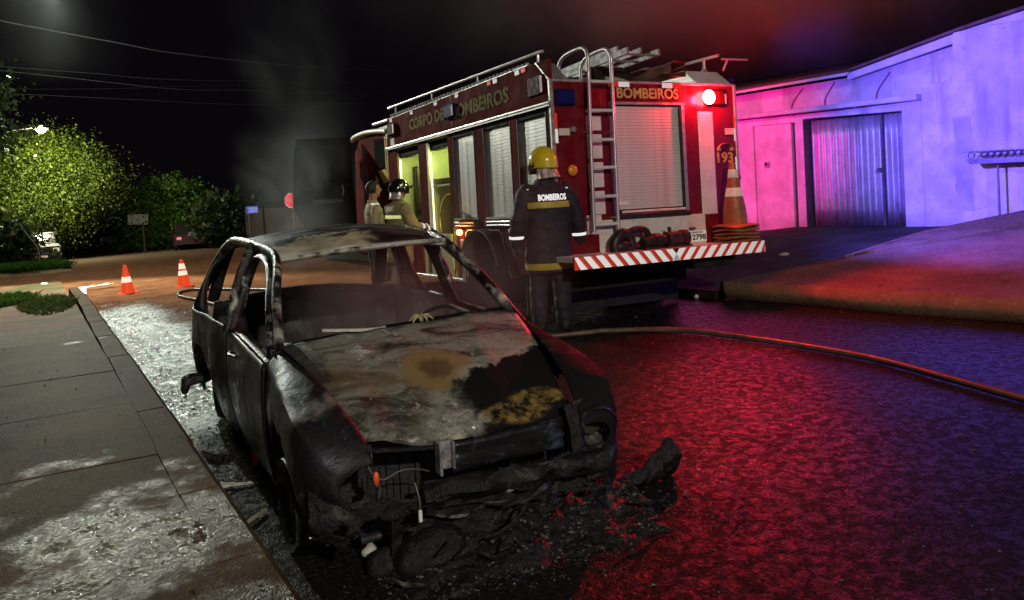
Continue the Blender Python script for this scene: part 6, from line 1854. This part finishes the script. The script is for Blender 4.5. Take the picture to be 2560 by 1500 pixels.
band(bm_, 'yellow_band', 1.265, 1.325, YBAND, ff, lambda p: abs(p.x) < 0.215 and p.y < -0.02)
band(bm_, 'hem_band', 0.655, 0.72, YBAND, ff, lambda p: True)
for s_ in (-1, 1):
    band(bm_, 'cuff_band', 0.965, 0.995, SILV, ff, lambda p: p.x * s_ > 0.262)
bv = BVHTree.FromPolygons([v.co for v in bm_.vertices], [tuple(p.vertices) for p in bm_.polygons])
tme = text_me('BOMBEIROS', 0.08, 0.004, 0.0, 1.02)
xs = [v.co.x for v in tme.vertices]; k_ = 0.30 / (max(xs) - min(xs)); cx_ = (max(xs) + min(xs)) / 2
tme.transform(Matrix.Diagonal((k_, 1.0, 1, 1)) @ Matrix.Translation((-cx_, 0, 0)))
b2 = bmesh.new(); b2.from_mesh(tme)
bmesh.ops.triangulate(b2, faces=b2.faces[:]); bmesh.ops.subdivide_edges(b2, edges=b2.edges[:], cuts=1)
for v in b2.verts:
    x_, y_ = v.co.x + 0.035, v.co.y
    h = bv.ray_cast(Vector((x_, -1.0, 1.365 + y_)), Vector((0, 1, 0)))
    v.co = Vector((x_, (h[0].y if h[0] else -0.16) - 0.008, 1.365 + y_))
b2.to_mesh(tme); b2.free()
link('back_lettering', tme, SILV, ff)
GLV = pm('dark_glove', (0.02, 0.018, 0.018), 0.7, var=0.3, bump=0.3, bs=50)
glove(ff, (-0.338, 0.065, 0.89), (-0.02, 0.12, -1), (1, 0.35, 0), GLV, 0.7, 1)
glove(ff, (0.348, 0.055, 0.89), (0.02, 0.12, -1), (-1, 0.35, 0), GLV, 0.7, -1)
# helmet: shell, comb, brim edge, visor, neck cloth
HY = pm('helmet_yellow', (0.62, 0.47, 0.015), 0.28, var=0.12, vs=8, coat=0.5, dirt=(0.25, 0.17, 0.02), dirt_amt=0.4)
def helm(s, t):
    a = s * 2 * pi; ph = lerp(-0.42, pi / 2, t)
    back = max(0, -sin(a))
    z = 0.175 + 0.150 * sin(ph) - (0.02 * back if t < 0.05 else 0)
    r = cos(ph) if ph > 0 else 1.0 - 0.03 * (-ph)
    x = 0.135 * r * cos(a); y = -0.008 + 0.162 * r * sin(a)
    x_ = HM @ Vector((x, y, z))
    return tuple(x_)
hl = MB().grid(helm, 40, 22).build('helmet', HY, ff, smooth=60, solid=0.006, fix=False)
comb = MB().tube([HM @ Vector((0, -0.008 + 0.160 * cos(a), 0.178 + 0.152 * sin(a))) for a in [0.5 + i * (pi - 0.7) / 16 for i in range(17)]], 0.010, 6, flat=(0.9, 2.2))
comb.build('comb', HY, hl, smooth=50)
MB().ball(HM @ Vector((0.02, -0.168, 0.19)), 0.011, 8, 6).build('rear_stud', CHROME, hl, smooth=60)
vis = MB().grid(lambda s, t: tuple(HM @ Vector((0.150 * sin(lerp(-1.25, 1.25, s)), 0.165 * cos(lerp(-1.25, 1.25, s)) + 0.0, lerp(0.175, 0.075, t)))), 16, 5)
vis.build('visor', pm('smoked_visor', (0.05, 0.035, 0.035), 0.15, var=0.2), hl, smooth=60, solid=0.004, fix=False)
for s_ in (-1, 1):
    MB().ball(HM @ Vector((s_ * 0.140, 0.02, 0.15)), (0.016, 0.024, 0.024), 10, 8).build('side_fitting', pm('dark_fitting', (0.03, 0.03, 0.03), 0.4), hl, smooth=60)
def nape(s, t):
    a = lerp(pi * 1.02, pi * 1.98, s)
    r = lerp(0.118, 0.150, t) + 0.012 * sin(a * 14) * t
    p = HM @ Vector((r * cos(a), 0.0 + r * 1.12 * sin(a), lerp(0.12, 0.0, t)))
    return (p.x, p.y, p.z)
MB().grid(nape, 40, 6).build('neck_cloth', pm('silver_cloth', (0.42, 0.36, 0.33), 0.35, 0.35, var=0.35, vs=14, bump=0.5, bs=30), ff, smooth=50, solid=0.004, fix=False)
for s_ in (-1, 1):
    MB().tube(curve([(s_ * 0.20, -0.10, 1.455), (s_ * 0.235, -0.06, 1.44), (s_ * 0.262, 0.0, 1.41)], 6), 0.008, 6, flat=(0.6, 1.6)).build('shoulder_tape', SILV, ff, smooth=50)

# ---- officer in short sleeved khaki shirt, looking into the lockers
AX, AY = 4.20, 10.82
of = thing('person', 'bareheaded man in khaki uniform shirt with pale shoulder marks beside the open locker', 'person', (AX, AY, gz(AY)), R(-98))
KH = pm('khaki_shirt', (0.42, 0.36, 0.20), 0.75, var=0.18, vs=6, bump=0.25, bs=50)
TROU = pm('dark_trousers', (0.05, 0.045, 0.03), 0.8, var=0.3, bump=0.2)
mb = MB()
for s_ in (-1, 1):
    limb(mb, [(s_ * 0.095, 0, 0.93), (s_ * 0.105, 0.01, 0.50), (s_ * 0.11, -0.01, 0.10)], [0.105, 0.08, 0.06])
    limb(mb, [(s_ * 0.11, -0.03, 0.06), (s_ * 0.12, 0.07, 0.05), (s_ * 0.125, 0.16, 0.04)], [0.052, 0.048, 0.038], 10, 6)
mb.loft([(0, 0, 0.86, 0.17, 0.12), (0, 0, 0.98, 0.175, 0.125), (0, 0.01, 1.12, 0.175, 0.13), (0, 0.01, 1.28, 0.20, 0.13), (0, 0.0, 1.40, 0.205, 0.12), (0, -0.01, 1.47, 0.16, 0.095), (0, -0.01, 1.52, 0.07, 0.065)], 26, power=2.2)
limb(mb, [(-0.185, -0.005, 1.42), (-0.235, -0.03, 1.18), (-0.20, 0.10, 0.98)], [0.075, 0.056, 0.036])
limb(mb, [(0.185, -0.005, 1.42), (0.235, -0.03, 1.18), (0.20, 0.12, 1.00)], [0.075, 0.056, 0.036])
mb.tube([(0, -0.005, 1.48), (0, 0.01, 1.62)], 0.058, 12)
OM = Matrix.Translation((0, 0.015, 1.555)) @ Matrix.Rotation(R(4), 4, 'Z')
head(mb, OM)
om_ = remesh(mb, 0.011, 3, 0.008, lambda p: 0.1 < p.z < 1.48 and not (abs(p.x) > 0.16 and p.z < 1.16))
for p_ in om_.polygons:
    c_ = p_.center
    arm = (abs(c_.x) > 0.17 or c_.y > 0.14) and c_.z < 1.17 and c_.z > 0.94 and abs(c_.x) > 0.155
    p_.material_index = 1 if (c_.z > 1.525 or arm) else (2 if c_.z < 0.92 else 0)
link('body', om_, [KH, SKIN, TROU], of)
HAIR = pm('dark_hair', (0.03, 0.018, 0.013), 0.6, var=0.3, bump=0.5, bs=90)
Oi = OM.inverted()
def hairp(p):
    q = Oi @ p
    return q.z > 0.08 and (q.z > 0.212 - 0.02 * (q.y < 0) or (q.y < 0.02 - 0.25 * max(0, 0.15 - q.z) and q.z > 0.105)) and abs(q.x) < 0.1
shell(om_, 'hair', hairp, 0.008, HAIR, of, solid=0.004)
eyes(OM, of)
for s_ in (-1, 1):
    MB().box(-0.025, 0.025, -0.06, 0.06, 0, 0.012, Matrix.Translation((s_ * 0.135, -0.005, 1.488)) @ Matrix.Rotation(R(17 * s_), 4, 'Y')).build('shoulder_mark', SILV, of, bevel=0.004)
    glove(of, (s_ * 0.195, 0.125, 0.965), (0, 0.55, -0.75), (-s_, 0.2, 0), SKIN, 0.5, s_ * -1).name = 'hand'
MB().tube([(0.075 * cos(a), -0.005 + 0.07 * sin(a), 1.525 - 0.012 * sin(a)) for a in [i * pi / 10 for i in range(20)]], 0.012, 6, closed=True, flat=(1.3, 0.8)).build('collar', KH, of, smooth=50)

# ---- firefighter with the black helmet reaching into the locker
BX, BY = 4.33, 10.25
fb = thing('person', 'firefighter with black helmet and tan coat reaching into the lit locker', 'person', (BX, BY, gz(BY)), R(-80))
TAN = pm('tan_turnout', (0.32, 0.27, 0.13), 0.8, var=0.3, vs=7, bump=0.35, bs=50, dirt=(0.08, 0.07, 0.04), dirt_amt=0.5)
LIME = retro('retro_lime', (0.85, 1.0, 0.45), 0.6, 0.35, (0.5, 0.55, 0.18))
mb = MB()
for s_ in (-1, 1):
    limb(mb, [(s_ * 0.10, 0, 0.90), (s_ * 0.12, 0.015, 0.50), (s_ * 0.125, -0.01, 0.10)], [0.12, 0.095, 0.085])
    limb(mb, [(s_ * 0.125, -0.035, 0.07), (s_ * 0.135, 0.07, 0.055), (s_ * 0.14, 0.17, 0.045)], [0.062, 0.054, 0.044], 10, 6)
mb.loft([(0, 0, 0.66, 0.22, 0.16), (0, 0, 0.90, 0.225, 0.165), (0, 0.01, 1.10, 0.215, 0.155), (0, 0.02, 1.26, 0.235, 0.155), (0, 0.02, 1.37, 0.235, 0.145), (0, 0.02, 1.45, 0.17, 0.115), (0, 0.02, 1.51, 0.09, 0.085)], 26, power=2.3)
limb(mb, [(-0.19, 0.01, 1.39), (-0.27, 0.10, 1.19), (-0.20, 0.34, 1.20)], [0.095, 0.08, 0.062])
limb(mb, [(0.19, 0.01, 1.39), (0.30, 0.06, 1.15), (0.26, 0.30, 1.10)], [0.095, 0.08, 0.062])
mb.tube([(0, 0.01, 1.46), (0, 0.02, 1.58)], 0.06, 12)
BM = Matrix.Translation((0, 0.025, 1.50)) @ Matrix.Rotation(R(-4), 4, 'Z') @ Matrix.Rotation(R(-8), 4, 'X')
head(mb, BM)
fm = remesh(mb, 0.0125, 4, 0.013, lambda p: 0.12 < p.z < 1.47)
for p_ in fm.polygons:
    p_.material_index = 1 if p_.center.z > 1.535 else (2 if p_.center.z < 0.12 else 0)
link('body', fm, [TAN, SKIN, BOOT], fb)
band(fm, 'hem_band', 1.04, 1.09, LIME, fb, lambda p: abs(p.x) < 0.24 and p.y < 0.20)
band(fm, 'back_band', 1.27, 1.315, LIME, fb, lambda p: abs(p.x) < 0.20 and p.y < 0.05)
for s_, o_, ax in ((-1, (-0.235, 0.22, 1.195), (0.3, 1, 0.02)), (1, (0.28, 0.18, 1.125), (-0.15, 1, -0.2))):
    band(fm, 'sleeve_band', -0.025, 0.025, SILV, fb, lambda p: p.x * s_ > 0.15 and abs(p.z - o_[2]) < 0.13, 0.006, ax, o_)
    a2 = Vector(o_) + Vector(ax).normalized() * 0.10
    band(fm, 'cuff_band', -0.016, 0.016, SILV, fb, lambda p: p.x * s_ > 0.12 and abs(p.z - o_[2]) < 0.13 and p.y > 0.2, 0.007, ax, a2)
glove(fb, (-0.195, 0.36, 1.20), (0.1, 1, 0.15), (0.2, 0, -1), GLV, 0.5, 1)
glove(fb, (0.257, 0.32, 1.095), (-0.1, 1, -0.1), (-0.4, 0, -1), GLV, 0.5, -1)
HB = pm('helmet_black', (0.010, 0.010, 0.011), 0.15, var=0.2, coat=0.7)
def helm2(s, t):
    a = s * 2 * pi; ph = lerp(-0.35, pi / 2, t)
    r = cos(ph) if ph > 0 else 1.0 - 0.02 * (-ph)
    return tuple(BM @ Vector((0.128 * r * cos(a), -0.006 + 0.152 * r * sin(a), 0.175 + 0.140 * sin(ph))))
h2 = MB().grid(helm2, 36, 20).build('helmet', HB, fb, smooth=60, solid=0.006, fix=False)
MB().grid(lambda s, t: tuple(BM @ Vector((0.142 * sin(lerp(-1.2, 1.2, s)), 0.155 * cos(lerp(-1.2, 1.2, s)) + 0.012 + 0.05 * t, lerp(0.20, 0.245, t)))), 14, 3).build('raised_visor', pm('clear_visor', (0.10, 0.09, 0.03), 0.08, var=0.1), h2, smooth=60, solid=0.004, fix=False)
MB().tube([BM @ Vector((0, -0.006 + 0.150 * cos(a), 0.178 + 0.142 * sin(a))) for a in [0.4 + i * (pi - 0.6) / 14 for i in range(15)]], 0.009, 6, flat=(0.9, 2.0)).build('comb', HB, h2, smooth=50)
for s_ in (-1, 1):
    MB().ball(BM @ Vector((s_ * 0.128, -0.06, 0.10)), (0.012, 0.02, 0.028), 8, 6).build('reflector', SILV, h2, smooth=60)
    MB().ball(BM @ Vector((s_ * 0.125, -0.05, 0.22)), (0.010, 0.016, 0.016), 8, 6).build('reflector', SILV, h2, smooth=60)
def nape2(s, t):
    a = lerp(pi * 0.98, pi * 2.02, s); r = lerp(0.105, 0.125, t)
    p = BM @ Vector((r * cos(a), r * 1.1 * sin(a), lerp(0.12, 0.02, t))); return tuple(p)
MB().grid(nape2, 30, 4).build('neck_cloth', MATS['silver_cloth'], fb, smooth=50, solid=0.004, fix=False)
MB().box(-0.05, 0.05, -0.215, -0.165, 0.98, 1.10, Matrix.Translation((0.10, 0, 0))).build('radio_pouch', BLACK, fb, bevel=0.012)

# ================================================================== FAR VEHICLES
def boxy_car(label, x, y, rot, paint, hood, lamps=True, w=1.62, h=1.42, cat='car', wagon=True):
    t = thing('parked_car', label, cat, (x, y, gz(y)), rot, 'vehicles parked far down the street')
    # local: front at -y
    b = MB().prism([(-2.0, 0.30), (-2.02, 0.55), (-1.96, 0.84), (-0.95, 0.92), (1.9, 0.92), (2.05, 0.75), (2.05, 0.32)], -w / 2, w / 2, 'x')
    b.build('body', paint, t, bevel=0.04)
    MB().prism([(-0.95, 0.92), (-0.45, h - 0.02), (1.0, h), (1.75, 0.92)], -w / 2 + 0.1, w / 2 - 0.1, 'x').build('cabin', pm('car_glass', (0.02, 0.022, 0.022), 0.08), t, bevel=0.03)
    MB().box(-w / 2 + 0.14, w / 2 - 0.14, -0.42, 1.05, h - 0.015, h + 0.02).build('roof', hood, t, bevel=0.012)
    MB().prism([(-1.95, 0.846), (-0.97, 0.926), (-0.97, 0.94), (-1.95, 0.865)], -w / 2 + 0.05, w / 2 - 0.05, 'x').build('bonnet', hood, t)
    for s_ in (-1, 1):
        for yy_ in (-1.25, 1.3):
            MB().cyl((s_ * (w / 2 - 0.18), yy_, 0.29), (s_ * (w / 2 + 0.005), yy_, 0.29), 0.29, n=20).build('wheel', BLACK, t, smooth=40)
        MB().box(s_ * (w / 2 - 0.24) - 0.13, s_ * (w / 2 - 0.24) + 0.13, -2.04, -1.99, 0.62, 0.78).build('headlight', retro('retro_lamp', (0.9, 0.88, 0.8), 0.7, 0.3, (0.4, 0.4, 0.38)) if lamps else BLACK, t, bevel=0.02)
    MB().box(-w / 2, w / 2, -2.10, -2.0, 0.36, 0.50).build('bumper', BLACK, t, bevel=0.02)
    MB().box(-0.45, 0.45, -2.03, -1.995, 0.6, 0.78).build('grille', BLACK, t)
    MB().box(-0.22, 0.22, -2.115, -2.10, 0.38, 0.48).build('number_plate', retro('retro_far_plate', (0.9, 0.75, 0.75), 0.5, 0.3, (0.5, 0.45, 0.45)), t)
    MB().box(-0.04, 0.04, -2.04, -2.028, 0.66, 0.74).build('badge', CHROME, t)
    return t
boxy_car('boxy white car facing us under the bright tree, lit top and shaded body painted in', 0.10, 43.2, R(4), pm('shaded_car_paint', (0.04, 0.037, 0.035), 0.3, coat=0.4), pm('lit_car_paint', (0.5, 0.5, 0.46), 0.35, coat=0.4))  # one white paint split in two: lamplit top pale, shaded body dark
boxy_car('small white car in front of the pale board sign', 5.55, 60.5, R(28), pm('white_car_paint', (0.5, 0.5, 0.5), 0.3, coat=0.4), MATS['white_car_paint'])
dk = boxy_car('dark red car parked under the round dark tree', 7.4, 47.6, R(175), pm('wine_car_paint', (0.05, 0.018, 0.02), 0.35, coat=0.3), MATS['wine_car_paint'])
for s_ in (-1, 1):
    MB().box(s_ * 0.6 - 0.12, s_ * 0.6 + 0.12, 2.04, 2.075, 0.62, 0.78).build('tail_lamp', retro('retro_tail', (1.0, 0.35, 0.3), 0.7, 0.3, (0.4, 0.05, 0.04)), dk, bevel=0.01)
# tipper truck seen from behind
tt = thing('tipper_truck', 'rusty brown tipper truck seen from behind far down the street', 'truck', (3.35, 70.0, gz(70)), R(-3), 'vehicles parked far down the street')
MB().prism([(0, 0.85), (0.0, 1.75), (3.4, 1.75), (3.4, 0.85)], -1.15, 1.15, 'x').build('tipper_body', pm('rust_body', (0.16, 0.08, 0.04), 0.7, var=0.4, vs=2), tt, bevel=0.03)
MB().box(-1.0, 1.0, 3.5, 5.2, 0.7, 2.35).build('cab', pm('dirty_white', (0.4, 0.38, 0.34), 0.6), tt, bevel=0.06)
MB().box(-0.5, 0.5, 0.1, 5.0, 0.55, 0.85).build('chassis', DARK, tt)
for s_ in (-1, 1):
    for yy_ in (0.9, 4.3):
        MB().cyl((s_ * 0.72, yy_, 0.46), (s_ * 1.1, yy_, 0.46), 0.46, n=20).build('wheel', BLACK, tt, smooth=40)
    MB().box(s_ * 1.0 - 0.12, s_ * 1.0 + 0.12, -0.05, 0.0, 0.62, 0.8).build('tail_lamp', MATS['dark_red_lens'], tt)
MB().box(-1.42, -1.2, 4.9, 5.0, 1.5, 2.0).build('wing_mirror', MATS['dirty_white'], tt)
MB().box(-1.22, -1.16, -0.02, 0.05, 0.9, 1.55).build('corner_post', MATS['dirty_white'], tt)
# far low wall with a light gap, seen beyond the crossing
lw = thing('garden_wall', 'low dark garden wall behind the two street signs', 'wall', (0, 0, 0))
for xa, ya, xb, yb in ((10.2, 41.5, 14.4, 40.0), (9.3, 41.8, 10.1, 41.55)):
    d_ = Vector((xb - xa, yb - ya, 0)); n_ = Vector((-d_.y, d_.x, 0)).normalized() * 0.12
    g_ = gz(41)
    MB().add([(xa, ya, g_ - .2), (xb, yb, g_ - .2), (xb + n_.x, yb + n_.y, g_ - .2), (xa + n_.x, ya + n_.y, g_ - .2), (xa, ya, g_ + 1.9), (xb, yb, g_ + 1.9), (xb + n_.x, yb + n_.y, g_ + 1.9), (xa + n_.x, ya + n_.y, g_ + 1.9)], [(0, 1, 2, 3), (4, 5, 6, 7), (0, 1, 5, 4), (1, 2, 6, 5), (2, 3, 7, 6), (3, 0, 4, 7)]).build('wall_panel', pm('dingy_wall', (0.12, 0.09, 0.075), 0.9, var=0.3, vs=1.5), lw, bevel=0.01)

# ================================================================== SMOKE
def smoke(name, label, x0, x1, y0, y1, z0, z1, dens, sc, col=(0.8, 0.8, 0.8), thr=(0.45, 0.8), centre=None, lean=(0, 0), step=None):
    """bounded drifting smoke: noise density that fades to nothing before the faces of its box"""
    g = G(name + '_volume')
    nt = g.nt
    nt.nodes.remove(g.b)
    cx, cy, cz = (x0 + x1) / 2, (y0 + y1) / 2, (z0 + z1) / 2
    x, y, z = g.xyz()
    hx, hy, hz = (x1 - x0) / 2, (y1 - y0) / 2, (z1 - z0) / 2
    zn = g.math('MULTIPLY', z, 1 / hz)
    xs_ = g.math('SUBTRACT', g.math('MULTIPLY', x, 1 / hx), g.math('MULTIPLY', zn, lean[0]))
    ys_ = g.math('SUBTRACT', g.math('MULTIPLY', y, 1 / hy), g.math('MULTIPLY', zn, lean[1]))
    r = g.math('SQRT', g.math('ADD', g.math('MULTIPLY', xs_, xs_), g.math('MULTIPLY', ys_, ys_)))
    rw_ = g.math('ADD', r, g.math('MULTIPLY', g.math('SUBTRACT', g.noise(sc * 0.9, 4, 0.55), 0.5), 1.3))
    f = g.math('MULTIPLY', g.math('MULTIPLY', g.ramp(rw_, 0.85, 0.1), g.ramp(r, 1.0, 0.7)), g.math('MULTIPLY', g.ramp(zn, 0.98, 0.3), g.ramp(zn, -0.98, -0.6)))
    n = g.noise(sc, 6, 0.6, dist=0.8)
    n = g.ramp(n, thr[0], thr[1])
    d = g.math('MULTIPLY', g.math('MULTIPLY', f, n), dens)
    pv = g.n('ShaderNodeVolumePrincipled')
    pv.inputs['Color'].default_value = (*col, 1)
    pv.inputs['Anisotropy'].default_value = 0.2
    g.link(d, pv.inputs['Density'])
    g.link(pv.outputs[0], g.out.inputs['Volume'])
    o = MB().box(-hx, hx, -hy, hy, -hz, hz).build(name, g.m, None)
    o.location = (cx, cy, cz)
    o['kind'] = 'stuff'; o['label'] = label
    return o
smoke('smoke', 'thin grey smoke filling the burnt cabin and drifting off the bonnet', 0.95, 3.2, 3.4, 6.5, 0.35, 1.34, 0.36, 1.6, thr=(0.30, 0.75))
smoke('smoke', 'thin smoke drifting between the burnt car and the firefighter', 2.6, 4.5, 4.8, 7.6, 0.3, 2.0, 0.12, 1.1, thr=(0.35, 0.75))
smoke('smoke', 'pale wisp of smoke rising before the truck cab', 3.2, 6.6, 14.2, 17.6, 0.4, 7.0, 0.07, 0.5, thr=(0.36, 0.8), lean=(0.0, 0.0))
smoke('smoke', 'faint haze added for the halo round the near street lamp', -2.2, 3.9, 21.5, 26.5, 4.6, 9.4, 0.0014, 0.5, thr=(0.2, 0.8))  # haze volume added only to give the near lamp its halo
smoke('smoke', 'grey smoke hanging before the open cab door', 2.5, 4.9, 11.6, 14.0, 0.2, 2.9, 0.32, 0.9, thr=(0.3, 0.75))
smoke('smoke', 'red lit smoke rolling over the truck roof', 0.8, 9.6, 0.8, 8.8, 2.4, 7.6, 0.10, 0.42, thr=(0.34, 0.72))
